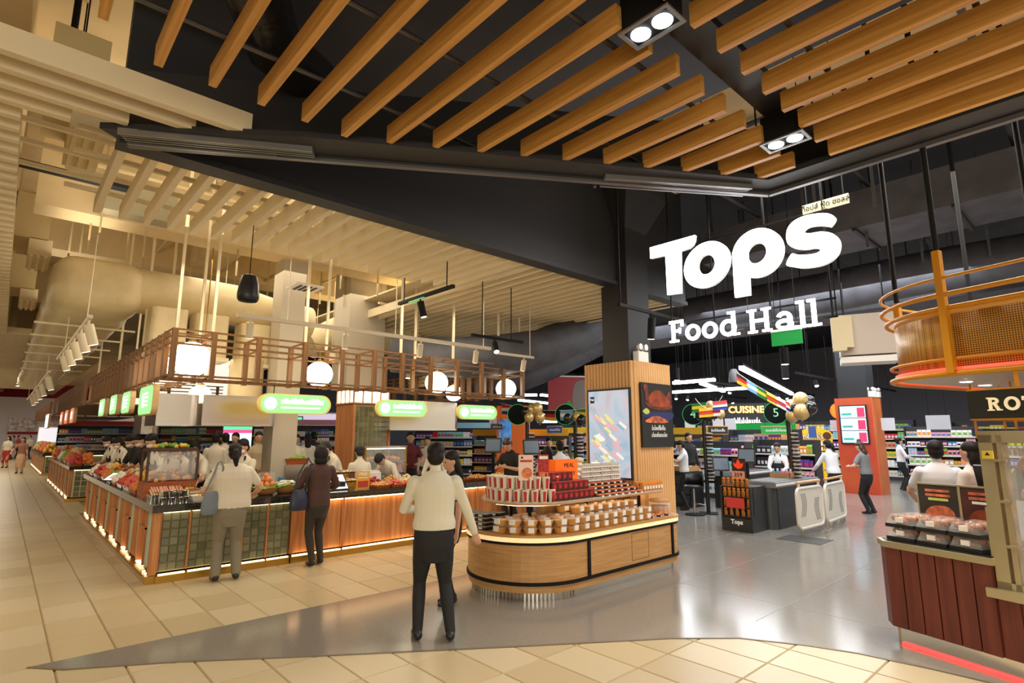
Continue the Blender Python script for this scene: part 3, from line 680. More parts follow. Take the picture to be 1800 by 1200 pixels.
MB().box(.58, 7.6, 3.02, .62, 12.4, 3.06).obj('track', M_TRACK, t)
for y in (7.75, 8.5, 9.4, 10.3, 11.2): head(t, .6, y, 3.02, .3, M_TRACK, M_LENS, (1, .2), .24, .05)
for y in (8.0, 11): MB().tube([(.6, y, 3.04), (.6, y, 4.1)], .006, 6).obj('hanger', M_SLATW, t)
t = thing('track_light', 'cream track with spotlights farther down the corridor', 'track light', (0, 0, 0))
MB().box(.6, 15, 3.02, .64, 28, 3.06).obj('track', M_TRACK, t)
for y in (15.5, 18, 20, 22, 24): head(t, .62, y, 3.02, .3, M_TRACK, M_LENS, (1, .2), .3, .06)
for y in (16, 22, 27): MB().tube([(.62, y, 3.04), (.62, y, 6)], .008, 6).obj('hanger', M_SLATW, t)
t = thing('track_light', 'black track with one black spotlight hanging under the cream slats', 'track light', (0, 0, 0))
MB().box(4.28, 5.9, 3.70, 4.33, 7.3, 3.745).obj('track', M_BLACKM, t); head(t, 4.3, 6.7, 3.70, .25, M_BLACKM, M_LENS, (.8, -.5), .24, .05)
MB().box(4.285, 6.6, 3.685, 4.325, 7.0, 3.70).obj('adapter', mat('green_dot', (.1, .5, .15), .4, emit=(.1, .8, .2), es=.3), t)
for y in (6.05, 7.15): MB().tube([(4.3, y, 3.73), (4.3, y, 4.1)], .008, 6).obj('hanger', M_BLACKM, t)
t = thing('track_light', 'black track with a lit spotlight under the long cream slats', 'track light', (0, 0, 0))
MB().box(5.1, 6.48, 3.21, 6.15, 6.53, 3.25).obj('track', M_BLACKM, t); head(t, 5.55, 6.5, 3.21, .5, M_BLACKM, M_LENSB, (-.3, -.9), .18, .045)
for x in (5.3, 5.9): MB().tube([(x, 6.5, 3.24), (x, 6.5, 4.1)], .008, 6).obj('hanger', M_BLACKM, t)
t = thing('track_light', 'dark track with one spotlight in front of the dark pillar', 'track light', (0, 0, 0))
MB().box(5.4, 3.98, 3.29, 7.2, 4.02, 3.33).obj('track', M_BLACKM, t); head(t, 6.1, 4.0, 3.29, .2, M_BLACKM, M_LENS, (.5, .8), .28, .05); MB().tube([(5.43, 4.0, 3.32), (5.43, 4.0, 5.6)], .012, 8).obj('hanger', M_BLACKM, t)
sp = thing('pendant_speaker', 'black bell-shaped pendant loudspeaker over the food court', 'speaker', (1.88, 6.45, 3.22))
MB().lathe([(.10, 0), (.112, .02), (.115, .07), (.10, .2), (.075, .285), (.04, .30), (.008, .305)], 24).obj('cabinet', M_BLACK, sp)
MB().lathe([(.001, -.012), (.095, -.006), (.10, .0)], 24).obj('grille', M_BLACKM, sp); MB().tube([(0, 0, .3), (0, 0, .95)], .005, 6).obj('cable', M_BLACKM, sp)
# strip fixtures and far downlights
for k, (x, y) in enumerate(((2.6, 10.2), (4.3, 9.6), (6.0, 9.4), (5.0, 12), (6.8, 11))):
    d = thing('downlight', 'round cream can downlight over the food court', 'downlight', (x, y, 3.02), 0, 'can downlights over the food court')
    MB().lathe([(.07, 0), (.07, .2)], 14).obj('housing', M_CREAM, d); MB().lathe([(.06, -.004), (.001, -.004)], 14, cap=False).obj('lamp', M_LENSB, d); MB().tube([(0, 0, .2), (0, 0, 3.18 if x < 5.2 else 1.43)], .006, 6).obj('stem', M_SLATW, d)
# ================================================================ ROUND-ENDED DISPLAY ISLAND
M_OAKL = mat('light_oak_veneer', lin(196, 152, 98), .42, col2=lin(178, 132, 78), sc=2, stretch=(1.2, 1.2, 22), detail=5)
M_ASH = mat('fluted_ash', lin(222, 178, 122), .5, col2=lin(204, 156, 100), sc=2, stretch=(12, 12, .8))
def arc(cx, cy, r, a0, a1, n): return [(cx + r * math.cos(math.radians(a0 + (a1 - a0) * k / n)), cy + r * math.sin(math.radians(a0 + (a1 - a0) * k / n))) for k in range(n + 1)]
def isl(off):
    R = .75 + off; r = .28 + off
    return arc(4.85, 4.99, R, 90, 270, 24) + [(5.6, 4.24 - off)] + arc(6.77, 4.52, r, -90, 0, 8) + [(7.05 + off, 4.775), (6.745, 4.775), (6.745, 5.74 + off)]
isd = thing('display_island', 'round-ended oak display island around the fluted pillar', 'display counter', (0, 0, 0))
MB().prism(isl(0), .20, .575, smooth=False).obj('body', M_OAKL, isd)
MB().prism(isl(.015), .165, .20).obj('band', M_BLACKM, isd); MB().prism(isl(.015), .575, .60).obj('band', M_BLACKM, isd)
MB().prism(isl(-.01), .09, .165).obj('skirt', M_OAKL, isd)
pk = MB().prism(isl(-.06), 0, .09).obj('plinth', mat('kick_steel', (.75, .72, .66), .18, 1), isd)
P = isl(-.055)
rb = None
for k in range(0, 34):
    a = math.radians(150 + k * 3.6)
    x, y = 4.85 + .697 * math.cos(a), 4.99 + .697 * math.sin(a)
    if rb is None: rb = MB().lathe([(.012, 0), (.012, .088)], 6).obj('steel_rib', MATS['kick_steel'], pk); rb.location = (x, y, 0)
    else: share(rb, (x, y, 0))
MB().prism(isl(.022), .605, .655).obj('light_strip', mat('lit_lip_glow', (1, .8, .5), .5, emit=(1.0, .60, .26), es=.62), isd)  # wooden lip lit by LED; its lit look is put into emission
MB().prism(isl(.03), .655, .675).obj('deck', M_OAKL, isd)
for x in (5.02, 6.72):
    MB().box(x - .02, 4.222, .2, x + .02, 4.245, .575).obj('band_post', M_BLACKM, isd)
gx = MB().box(5.83, 4.237, .24, 5.832, 4.241, .55).box(6.18, 4.237, .24, 6.182, 4.241, .55).box(5.83, 4.237, .24, 6.18, 4.241, .243).box(5.83, 4.237, .548, 6.18, 4.241, .551).obj('hatch_gap', M_BLACK, isd)
MB().prism(isl(-.17), .965, .995).obj('shelf', M_OAKL, isd)
MB().band(isl(-.16)[:36], .985, 1.008, 0, .006, closed=False).obj('shelf_guard', M_GLASS, isd)
MB().box(5.0, 4.95, .675, 6.5, 5.05, .965).obj('riser_panel', M_ASH, isd); MB().box(6.55, 4.60, .675, 6.74, 4.77, .965).obj('riser_panel', M_ASH, isd)
for x, y in ((5.45, 4.62), (6.45, 4.55), (4.6, 4.75), (4.9, 5.4), (6.4, 5.4)): MB().box(x - .015, y - .015, .675, x + .015, y + .015, .965).obj('support', M_BLACKM, isd)
MB().box(4.8, 4.52, .955, 6.7, 4.54, .965).obj('light_strip', M_WLED, isd)
lo = MB().tube([(4.3, 4.99, .962), (4.36, 4.72, .962), (4.52, 4.55, .962), (4.8, 4.46, .962)], .006, 6).obj('light_strip', M_WLED, isd)
# ---------------------------------------------------------------- goods on the island
def path_pts(off, s0, s1, step):
    """points along the island front from the left end to the right, off = inset"""
    P = arc(4.85, 4.99, .75 - off, 150, 270, 24) + [(6.75, 4.24 + off)]
    d = [0]
    for a, b in zip(P, P[1:]): d.append(d[-1] + math.hypot(b[0] - a[0], b[1] - a[1]))
    out = []; s = s0
    while s <= min(s1, d[-1]):
        k = max(i for i in range(len(d)) if d[i] <= s + 1e-9); k = min(k, len(P) - 2); t = (s - d[k]) / (d[k + 1] - d[k])
        x = P[k][0] + (P[k + 1][0] - P[k][0]) * t; y = P[k][1] + (P[k + 1][1] - P[k][1]) * t
        out.append((x, y, math.atan2(P[k + 1][1] - P[k][1], P[k + 1][0] - P[k][0]))); s += step
    return out
M_GOLD = mat('gold_paper_bowl', lin(206, 150, 74), .4); M_CLEAR = mat('clear_lid', (.9, .9, .88), .08, alpha=.2, spec=.8); M_LBL = mat('white_label', (.82, .80, .76), .5); M_REDL = mat('red_print', lin(190, 40, 30), .5)
M_FOODB = mat('brown_food', lin(150, 92, 44), .6, var=.4, sc=30)
def bowl0():
    t = thing('food_bowl', 'round kraft paper bowl with a clear lid on the island deck', 'bowl', (0, 0, 0), 0, 'kraft bowls stacked on the island deck')
    MB().lathe([(.060, 0), (.079, .058), (.081, .062)], 16).obj('bowl', M_GOLD, t)
    MB().lathe([(.084, .060), (.084, .066), (.066, .078), (.001, .079)], 16).obj('lid', M_CLEAR, t)
    MB().box(-.032, -.0845, .022, .032, -.066, .076).obj('label', M_LBL, t)
    MB().lathe([(.072, .058), (.001, .063)], 14).obj('food', M_FOODB, t)
    return t
b0 = bowl0(); first = True
def put(proto, x, y, z, rz, state, label=None, group=None):
    if state[0]:
        state[0] = False; proto.location = (x, y, z); proto.rotation_euler = (0, 0, rz); c = proto
    else: c = copy_tree(proto, (x, y, z), rz)
    if label: c['label'] = label; c['group'] = group or label
    return c
st = [True]
for row, (off, n0, n1, h) in enumerate(((.105, .5, 2.95, 2), (.28, .42, 2.95, 2), (.455, .34, 2.95, 3))):
    for k, (x, y, a) in enumerate(path_pts(off, n0, n1, .174)):
        hh = h + (1 if row == 1 and x > 5.0 else 0)
        if row == 2 and (x < 5.0 or x > 6.1): hh = 2
        if x > 6.35: continue
        for q in range(hh): put(b0, x + rnd.uniform(-.006, .006), y + rnd.uniform(-.006, .006), .676 + .0795 * q, a + rnd.uniform(-.1, .1), st, 'kraft bowl with clear lid, %s layer of the %s row on the island' % (('bottom', 'second', 'third')[q], ('front', 'middle', 'back')[row]), 'kraft bowls, %s layer of the %s row' % (('bottom', 'second', 'third')[q], ('front', 'middle', 'back')[row]))
def dark0():
    t = thing('meal_box', 'black meal tray with a clear film lid at the left end of the island', 'meal box', (0, 0, 0), 0, 'black meal trays at the island end')
    MB().box(-.08, -.06, 0, .08, .06, .035).obj('tray', M_BLACK, t); MB().box(-.078, -.058, .035, .078, .058, .045).obj('lid', mat('film_lid', (.6, .58, .52), .15, .3), t); MB().box(-.03, -.0605, .01, .03, -.058, .03).obj('label', M_LBL, t)
    return t
d0 = dark0(); sd_ = [True]
for k, (x, y, a) in enumerate([(4.22, 5.12, -1.4), (4.25, 5.3, -1.3), (4.4, 5.1, -1.4)]):
    for q in range(4): put(d0, x, y, .676 + .046 * q, a, sd_)
# cups on the shelf
M_CUPW = mat('cup_white', lin(232, 224, 208), .45)
cup = thing('paper_cup', 'white paper cup with a red stripe on the island shelf', 'cup', (0, 0, 0), 0, 'white cups with red stripes')
MB().lathe([(.034, 0), (.046, .132), (.048, .135), (.046, .138), (.001, .138)], 14).obj('cup', M_CUPW, cup)
MB().add([(-.015, -.0362, .01), (.015, -.0362, .01), (.018, -.0465, .12), (-.018, -.0465, .12), (-.015, -.02, .01), (.015, -.02, .01), (.018, -.02, .12), (-.018, -.02, .12)], [(0, 1, 2, 3), (4, 7, 6, 5), (0, 4, 5, 1), (2, 6, 7, 3), (1, 5, 6, 2), (0, 3, 7, 4)]).obj('stripe', M_REDL, cup)
cs = [True]
for tier in range(2):
    for off in (.235, .34):
        for (x, y, a) in path_pts(off, .02 + .03 * tier, .98 - .12 * tier, .101): put(cup, x, y, .996 + .1395 * tier, a, cs, 'white paper cup with a red stripe in the %s %s row on the island shelf' % (('lower', 'upper')[tier], 'front' if off < .3 else 'back'), 'white cups, %s %s row' % (('lower', 'upper')[tier], 'front' if off < .3 else 'back'))
# red-black boxes
M_BOXR = mat('dark_red_carton', lin(120, 22, 20), .4, col2=(.02, .01, .01), sc=14); M_BOXT = mat('carton_top', lin(210, 70, 50), .45)
bx = thing('snack_carton', 'dark red snack carton stacked on the island shelf', 'carton', (0, 0, 0), 0, 'red cartons stacked in steps')
MB().box(-.043, -.04, 0, .043, .04, .10).obj('carton', M_BOXR, bx); MB().box(-.044, -.041, .10, .044, .041, .106).obj('flap', M_BOXT, bx); MB().box(-.02, -.042, .03, .02, -.04, .075).obj('label', M_REDL, bx)
bs = [True]
for tier, (n, x0) in enumerate(((8, 4.72), (7, 4.76), (5, 4.70))):
    for i in range(n):
        for jx in range(2): put(bx, x0 + i * .092, 4.50 + .04 * tier + jx * .086, .996 + .107 * tier, 0, bs, 'dark red snack carton in the %s step, %s row, on the island shelf' % (('lowest', 'middle', 'top')[tier], ('front', 'back')[jx]), 'red cartons, %s step, %s row' % (('lowest', 'middle', 'top')[tier], ('front', 'back')[jx]))
# trays of food
M_SAL = mat('orange_food', lin(214, 120, 72), .5, var=.35, sc=25)
ty = thing('food_tray', 'small black tray of sliced food under film on the island shelf', 'food tray', (0, 0, 0), 0, 'food trays in stepped rows')
MB().box(-.06, -.045, 0, .06, .045, .016).obj('tray', M_BLACK, ty)
m = MB()
for k in range(4): m.ball((-.04 + .027 * k, 0, .022), .016, .036, .014, 8, 5)
m.obj('food', M_SAL, ty); MB().box(-.02, -.047, .0, .02, -.045, .02).obj('label', M_LBL, ty)
ts = [True]
for i in range(7):
    for jx in range(4): put(ty, 5.52 + i * .135, 4.46 + jx * .11, .996 + .035 * jx, rnd.uniform(-.06, .06), ts)
M_EGG = mat('egg_shells', lin(205, 196, 184), .4)
eb = thing('egg_pack', 'clear pack of white eggs at the back of the island shelf', 'egg pack', (0, 0, 0), 0, 'egg packs at the shelf back')
MB().box(-.1, -.05, 0, .1, .05, .02).obj('tray', mat('clear_pack', (.75, .73, .7), .2, .0), eb)
m = MB()
for i in range(5):
    for jx in (-1, 1): m.ball((-.08 + .04 * i, jx * .022, .035), .018, .018, .023, 8, 6)
m.obj('eggs', M_EGG, eb)
es_ = [True]
for i in range(4):
    for q in range(4): put(eb, 5.75 + i * .21, 4.91, .996 + .14 + .058 * q, rnd.uniform(-.05, .05), es_)
MB().box(5.55, 4.845, .995, 6.55, 4.98, 1.135).obj('riser_step', M_BLACK, isd)
for jx in (1, 2, 3): MB().box(5.45, 4.408 + jx * .11, .995, 6.4, 4.51 + jx * .11, .995 + .035 * jx).obj('riser_step', M_BLACK, isd)
for i in range(5):
    o = MB().ball((0, 0, 0), .075, .05, .035, 10, 6).obj('bread_bag', mat('pale_bag', lin(226, 214, 186), .3)); o.location = (5.57 + .02 * i, 4.90, 1.172 + .062 * i); tag(o, 'pale plastic bag of buns on the island shelf back', 'bag', 'pale bags on the shelf back')
jr = thing('snack_jar', 'clear jar with an orange lid at the right of the shelf', 'jar', (0, 0, 0), 0, 'jars with orange lids')
MB().lathe([(.036, 0), (.038, .01), (.038, .085), (.034, .095)], 14).obj('jar', mat('jar_food', lin(196, 130, 66), .35, var=.3, sc=40), jr); MB().lathe([(.039, .093), (.039, .118), (.001, .119)], 14).obj('lid', mat('orange_lid', lin(222, 140, 40), .45), jr); MB().box(-.02, -.0395, .03, .02, -.036, .07).obj('label', M_LBL, jr)
js = [True]
for i in range(7):
    for jx in range(2): put(jr, 6.42 + i * .082 * .8, 4.46 + jx * .085, .996, 0, js)
tb = thing('cookie_tub', 'large clear tub with wooden lid at the right end of the deck', 'tub', (6.82, 4.47, .676))
MB().lathe([(.13, 0), (.155, .03), (.155, .13), (.135, .165)], 20).obj('tub', M_CLEAR, tb); MB().lathe([(.14, .165), (.145, .17), (.14, .19), (.06, .205), (.001, .206)], 20).obj('lid', M_OAKL, tb)
m = MB()
for k in range(12):
    a = k * PI / 6; m.box(-.012, -.05, 0, .012, .05, .10, M=Matrix.Translation((.095 * math.cos(a), .095 * math.sin(a), .012)) @ Matrix.Rotation(a, 4, 'Z'))
m.obj('cookies', mat('baked_cookie', lin(205, 150, 92), .6, var=.2, sc=20), tb)
for i in range(5):
    o = copy_tree(ty, (6.42 + i * .09, 4.36 + .03 * (i % 2), .676), .3, 'small black tray of snacks on the island deck beside the tub', 'trays beside the tub')
# signs on the island shelf
def paper(name, lab, x, y, z, w, h, m1, bits, cat='sign', nx=0, ny=-1):
    t = thing(name, lab, cat, (x, y, z), math.atan2(ny, nx) + PI / 2)
    MB().box(-w / 2, 0, 0, w / 2, .006, h).obj('board', m1, t)
    MB().box(-w / 4, -.03, 0, w / 4, .05, .008).obj('foot', M_CLEAR, t)
    for (bx0, bz0, bx1, bz1, bm, nm) in bits: MB().box(bx0 * w, -.004, bz0 * h, bx1 * w, .001, bz1 * h).obj(nm, bm, t)
    return t
M_PINKP = mat('pink_paper', lin(238, 205, 190), .6); M_REDP = mat('red_paper', lin(170, 40, 36), .55, var=.5, sc=30)
t = paper('price_sign', 'pink paper sign with a soup bowl picture on the island', 4.42, 4.62, 1.24, .17, .28, M_PINKP, [(-.4, .72, .4, .8, M_REDL, 'print'), (-.35, .86, -.2, .93, M_BLACK, 'print')], nx=-.5, ny=-.85)
MB().lathe([(.001, 0), (.06, 0), (.06, .003), (.001, .003)], 18).obj('picture', M_SAL, t).matrix_local = Matrix.Translation((.01, -.002, .08)) @ Matrix.Rotation(PI / 2, 4, 'X')
paper('price_sign', 'red food picture menu sign on the island', 4.64, 4.56, 1.24, .13, .28, M_REDP, [(-.4, .82, .4, .94, M_LBL, 'print'), (-.4, .1, .4, .3, M_SAL, 'picture')], nx=-.4, ny=-.9)
ob = thing('orange_box_sign', 'bright orange box sign with black meal lettering', 'sign', (at_y(993, 820, 4.78).x, 4.78, 1.20))
M_ORANGE = mat('orange_board', lin(255, 112, 16), .5, emit=lin(255, 100, 10), es=.25)
MB().box(-.2, -.03, 0, .2, .09, .24).obj('box', M_ORANGE, ob)
text('MEAL', .075, .004, M_BLACK, 'lettering', ob, face_m((.04, -.033, .17), 0, -1)); text('DAY', .075, .004, M_BLACK, 'lettering', ob, face_m((.08, -.033, .07), 0, -1))
MB().box(-.14, -.0, -.204, .14, .06, 0).obj('stand', M_BLACK, ob)
# ================================================================ FLUTED PILLAR
pc = thing('fluted_pillar', 'square pillar clad in fluted ash wood with a screen', 'pillar', (0, 0, 0))
MB().box(6.80, 4.83, 0, 7.76, 5.70, 2.82).obj('core', M_ASH, pc)
fl_ = MB().lathe([(.029, 0), (.029, 2.83)], 10).obj('flute', M_ASH, pc); fl_.location = (6.80, 4.86, 0)
for k in range(1, 15): share(fl_, (6.80, 4.86 + .0605 * k, 0))
for k in range(16): share(fl_, (6.845 + .0605 * k, 4.83, 0))
for k in range(15): share(fl_, (7.76, 4.86 + .0605 * k, 0))
struct(MB().box(6.97, 5.0, 2.82, 7.55, 5.5, 6.6).prism([(6.7, 4.75), (7.85, 4.75), (7.85, 5.75), (6.7, 5.75)], 5.6, 6.6).obj('trim_6', M_DARK), 'dark shaft of the pillar above the cladding')
cpt = MB().add([(6.97, 5.0, 5.0), (7.55, 5.0, 5.0), (7.55, 5.5, 5.0), (6.97, 5.5, 5.0), (6.7, 4.75, 5.6), (7.85, 4.75, 5.6), (7.85, 5.75, 5.6), (6.7, 5.75, 5.6)], [(0, 1, 5, 4), (1, 2, 6, 5), (2, 3, 7, 6), (3, 0, 4, 7)]).obj('trim_7', M_DARK); struct(cpt, 'flared dark head of the pillar')
def screen_mat(name, cols, scale=2.2, es=1.6, seed=0.):
    m = bpy.data.materials.new(name); m.use_nodes = True; nt = m.node_tree; b = nt.nodes['Principled BSDF']; b.inputs['Base Color'].default_value = (.01, .01, .01, 1); b.inputs['Roughness'].default_value = .2
    tc = nt.nodes.new('ShaderNodeTexCoord'); mp = nt.nodes.new('ShaderNodeMapping'); mp.inputs['Location'].default_value = (seed, seed, seed); mp.inputs['Rotation'].default_value = (.6, .6, 0)
    vz = nt.nodes.new('ShaderNodeTexVoronoi'); vz.inputs['Scale'].default_value = scale * 2; vz.feature = 'SMOOTH_F1'; nz = nt.nodes.new('ShaderNodeTexNoise'); nz.inputs['Scale'].default_value = scale; nz.inputs['Distortion'].default_value = 1.5
    cr = nt.nodes.new('ShaderNodeValToRGB'); e = cr.color_ramp.elements
    while len(e) < len(cols): e.new(.5)
    for i, c in enumerate(cols): e[i].position = .25 + .5 * i / (len(cols) - 1); e[i].color = (*c, 1)
    nt.links.new(tc.outputs['Object'], mp.inputs[0]); nt.links.new(mp.outputs[0], nz.inputs['Vector']); nt.links.new(nz.outputs[0], cr.inputs[0])
    nt.links.new(cr.outputs[0], b.inputs['Emission Color']); b.inputs['Emission Strength'].default_value = es
    return m
sn = thing('digital_screen', 'tall digital screen with a pastel food advert on the pillar', 'screen', (6.765, 5.245, 1.1))
MB().box(-.03, -.40, 0, .005, .40, 1.33).obj('bezel', M_BLACK, sn)
M_SCR = screen_mat('advert_screen', [lin(120, 150, 175), lin(175, 198, 218), lin(205, 216, 228), lin(222, 205, 212), lin(178, 200, 216), lin(206, 210, 190), lin(160, 190, 208)], 1.3, .8)
MB().box(-.034, -.375, .03, -.029, .375, 1.30).obj('display', M_SCR, sn)
MB().box(-.037, .26, 1.12, -.033, .34, 1.22).obj('logo', mat('screen_dark', (.02, .03, .03), .4), sn)
text('Tops', .035, .002, mat('screen_white', (1, 1, 1), .5, emit=(1, 1, 1), es=1), 'logo_lettering', sn, face_m((-.039, .30, 1.175), -1, 0))
for k, (zz, ww) in enumerate(((.20, .28), (.14, .5))): MB().box(-.037, .34 - ww, zz, -.033, .34, zz + .03).obj('caption', mat('screen_white', (1, 1, 1), .5, emit=(1, 1, 1), es=1), sn)
# film-like blocks of packed food on the advert
rr = random.Random(3)
for k in range(46):
    a = Vector((-.0355, rr.uniform(-.27, .27), rr.uniform(.18, .9))); c_ = [lin(214, 160, 166), lin(208, 208, 140), lin(130, 168, 192), lin(214, 218, 226)][k % 4]
    mm = mat('advert_%d' % (k % 4), c_, .5, emit=c_, es=.75)
    o = MB().box(-.001 - k * .00001, -.075, -.02, .001, .075, .02).obj('advert_block', mm, sn); o.location = a; o.rotation_euler = (.62, 0, 0)
po = thing('food_poster', 'black poster with a roast bird on the pillar', 'poster', (7.31, 4.79, 1.56))
MB().box(-.41, -.03, 0, .41, .0, .95).obj('board', mat('poster_black', (.012, .011, .012), .35), po)
def flat(par, nm, pts, m, y=-.032, k=4):
    return MB().prism(catmull(pts, k) if k else pts, 0, .003, M=Matrix.Translation((0, y, 0)) @ Matrix.Rotation(PI / 2, 4, 'X')).obj(nm, m, par)
P_BR = mat('print_roast', lin(140, 58, 28), .4, var=.5, sc=7); P_DK = mat('print_dark_red', lin(110, 44, 30), .5, var=.4, sc=10); P_BL = mat('print_blue', lin(34, 44, 96), .5); P_LT = mat('print_peach', lin(190, 100, 66), .5, var=.5, sc=14); P_GN = mat('print_green', lin(180, 190, 90), .5); P_WH = mat('print_white', (.85, .85, .82), .5)
flat(po, 'print_dish', [(-.33, .66), (-.2, .58), (.1, .55), (.36, .58), (.38, .64), (.1, .60), (-.2, .64)], P_DK)
flat(po, 'print_roast', [(-.24, .68), (-.2, .77), (-.08, .84), (.1, .84), (.24, .76), (.34, .68), (.3, .61), (0, .60), (-.2, .62)], P_BR, -.034)
flat(po, 'print_leg', [(-.32, .78), (-.36, .9), (-.26, .92), (-.24, .8), (-.2, .7), (-.3, .68)], P_DK, -.033)
flat(po, 'print_leg', [(.24, .72), (.3, .84), (.36, .82), (.36, .68)], P_DK, -.033)
flat(po, 'print_bowl', [(-.3, .5), (.38, .52), (.38, .42), (.2, .40), (-.2, .44), (-.4, .44)], P_BL)
flat(po, 'print_lettuce', [(-.40, .52), (-.3, .57), (-.22, .52), (-.3, .48)], P_GN, -.036)
flat(po, 'print_rice', [(-.34, .37), (-.2, .44), (0, .46), (.2, .41), (.26, .37), (0, .355)], P_LT, -.036)
scribble(po, .36, .075, P_WH, face_m((.0, -.033, .25), 0, -1), 1); scribble(po, .40, .075, P_WH, face_m((.01, -.033, .15), 0, -1), 2)
def emergency(loc, rz, lab):
    t = thing('emergency_light', lab, 'emergency light', loc, rz)
    MB().box(-.13, -.05, 0, .13, .05, .17).obj('box', M_WHITE, t)
    for s in (-1, 1):
        MB().lathe([(.001, -.03), (.035, -.03), (.05, .03), (.001, .035)], 14).obj('lamp_head', M_WHITE, t).matrix_local = Matrix.Translation((s * .07, -.03, .24)) @ Matrix.Rotation(PI / 2, 4, 'X')
        MB().tube([(s * .05, 0, .17), (s * .07, 0, .24)], .012, 8).obj('neck', M_WHITE, t)
    return t
emergency((7.16, 4.92, 2.83), 0, 'white twin-head emergency light on top of the fluted pillar')
# ================================================================ LIT LETTER SIGN
SX = 6.4
M_LSIDE = mat('letter_side', (.7, .7, .7), .5, emit=(1, 1, 1), es=.35)
M_SIGN = mat('white_letter_face', (1, 1, 1), .4, emit=(1, 1, 1), es=7)
sg = thing('letter_sign', 'glowing white letter sign hanging at the shop entrance', 'sign', (SX, 3, 3.5))
def zp(x, y):   # traced letter outline -> (text right = -Y, z) on the sign plane
    p = at_x(1100 + x / 3.913, 340 + y / 3.913, SX); return (-(p.y - 3), p.z - 3.5)
LM = Matrix(((0, 0, -1, 0), (-1, 0, 0, 0), (0, 1, 0, 0), (0, 0, 0, 1)))
def letter(name, outer, inner=None, smooth=4):
    o = [zp(*p) for p in outer]; o = catmull(o, smooth) if smooth else o
    m = MB()
    if inner is None: m.prism(o, -.05, 0, 1, M=LM, top=False).prism(o, 0, .001, 0, M=LM)
    else:
        i = catmull([zp(*p) for p in inner], smooth); n = len(o)
        # resample the inner loop by angle to pair with the outer one
        vs = []; cx = sum(p[0] for p in i) / len(i); cy = sum(p[1] for p in i) / len(i)
        rad = sorted([(math.atan2(q[1] - cy, q[0] - cx), math.hypot(q[0] - cx, q[1] - cy)) for q in i]); ang = [r[0] for r in rad]; rr_ = [r[1] for r in rad]
        ins = []
        for q in o:
            a = math.atan2(q[1] - cy, q[0] - cx); r_ = float(np.interp(a, ang, rr_, period=2 * PI)); ins.append((cx + r_ * math.cos(a), cy + r_ * math.sin(a)))
        vs = [LM @ Vector((x, y, z)) for z in (-.05, 0) for L_ in (o, ins) for x, y in L_]
        fs = []
        for j in range(n):
            k = (j + 1) % n
            fs += [(j, n + j, n + k, k), (j, k, 2 * n + k, 2 * n + j), (n + k, n + j, 3 * n + j, 3 * n + k)]
        m.add(vs, fs, 1); m.add(vs, [(2 * n + j, 2 * n + (j + 1) % n, 3 * n + (j + 1) % n, 3 * n + j) for j in range(n)], 0)
    return m.obj(name, [M_SIGN, M_LSIDE], sg)
letter('letter_t', [(165, 372), (475, 285), (471, 325), (458, 355), (435, 376), (373, 396), (378, 685), (285, 697), (272, 425), (168, 447)], None, 0)
def ell(l, t, r, b, n=16):
    cx, cy = (l[0] + r[0]) / 2, (t[1] + b[1]) / 2; rx, ry = (r[0] - l[0]) / 2, (b[1] - t[1]) / 2; shx = (t[0] - b[0]) / 2; shy = (r[1] - l[1]) / 2
    return [(cx + rx * math.cos(a) + shx * -math.sin(a) * -1 * -1, cy + ry * math.sin(a) + shy * math.cos(a)) for a in [2 * PI * k / n for k in range(n)]]
letter('letter_o', ell((400, 505), (560, 328), (713, 455), (530, 648)), ell((494, 490), (553, 420), (612, 475), (548, 556)))
letter('letter_p', ell((732, 430), (915, 238), (1083, 385), (905, 577)), ell((833, 415), (905, 340), (966, 400), (893, 480)))
letter('letter_p_stem', [(732, 405), (834, 405), (838, 470), (846, 560), (852, 697), (750, 715), (740, 560)], None, 0)
letter('letter_s', [(1435, 160), (1436, 188), (1408, 225), (1390, 224), (1330, 219), (1262, 228), (1227, 250), (1227, 266), (1262, 274), (1340, 262), (1415, 272), (1462, 310), (1473, 360), (1455, 420), (1400, 470), (1320, 500), (1220, 512), (1150, 503), (1103, 488), (1140, 415), (1180, 420), (1250, 420), (1310, 410), (1337, 393), (1328, 379), (1290, 375), (1230, 384), (1160, 376), (1115, 345), (1103, 295), (1115, 235), (1160, 185), (1240, 150), (1330, 136), (1395, 138)], None, 3)
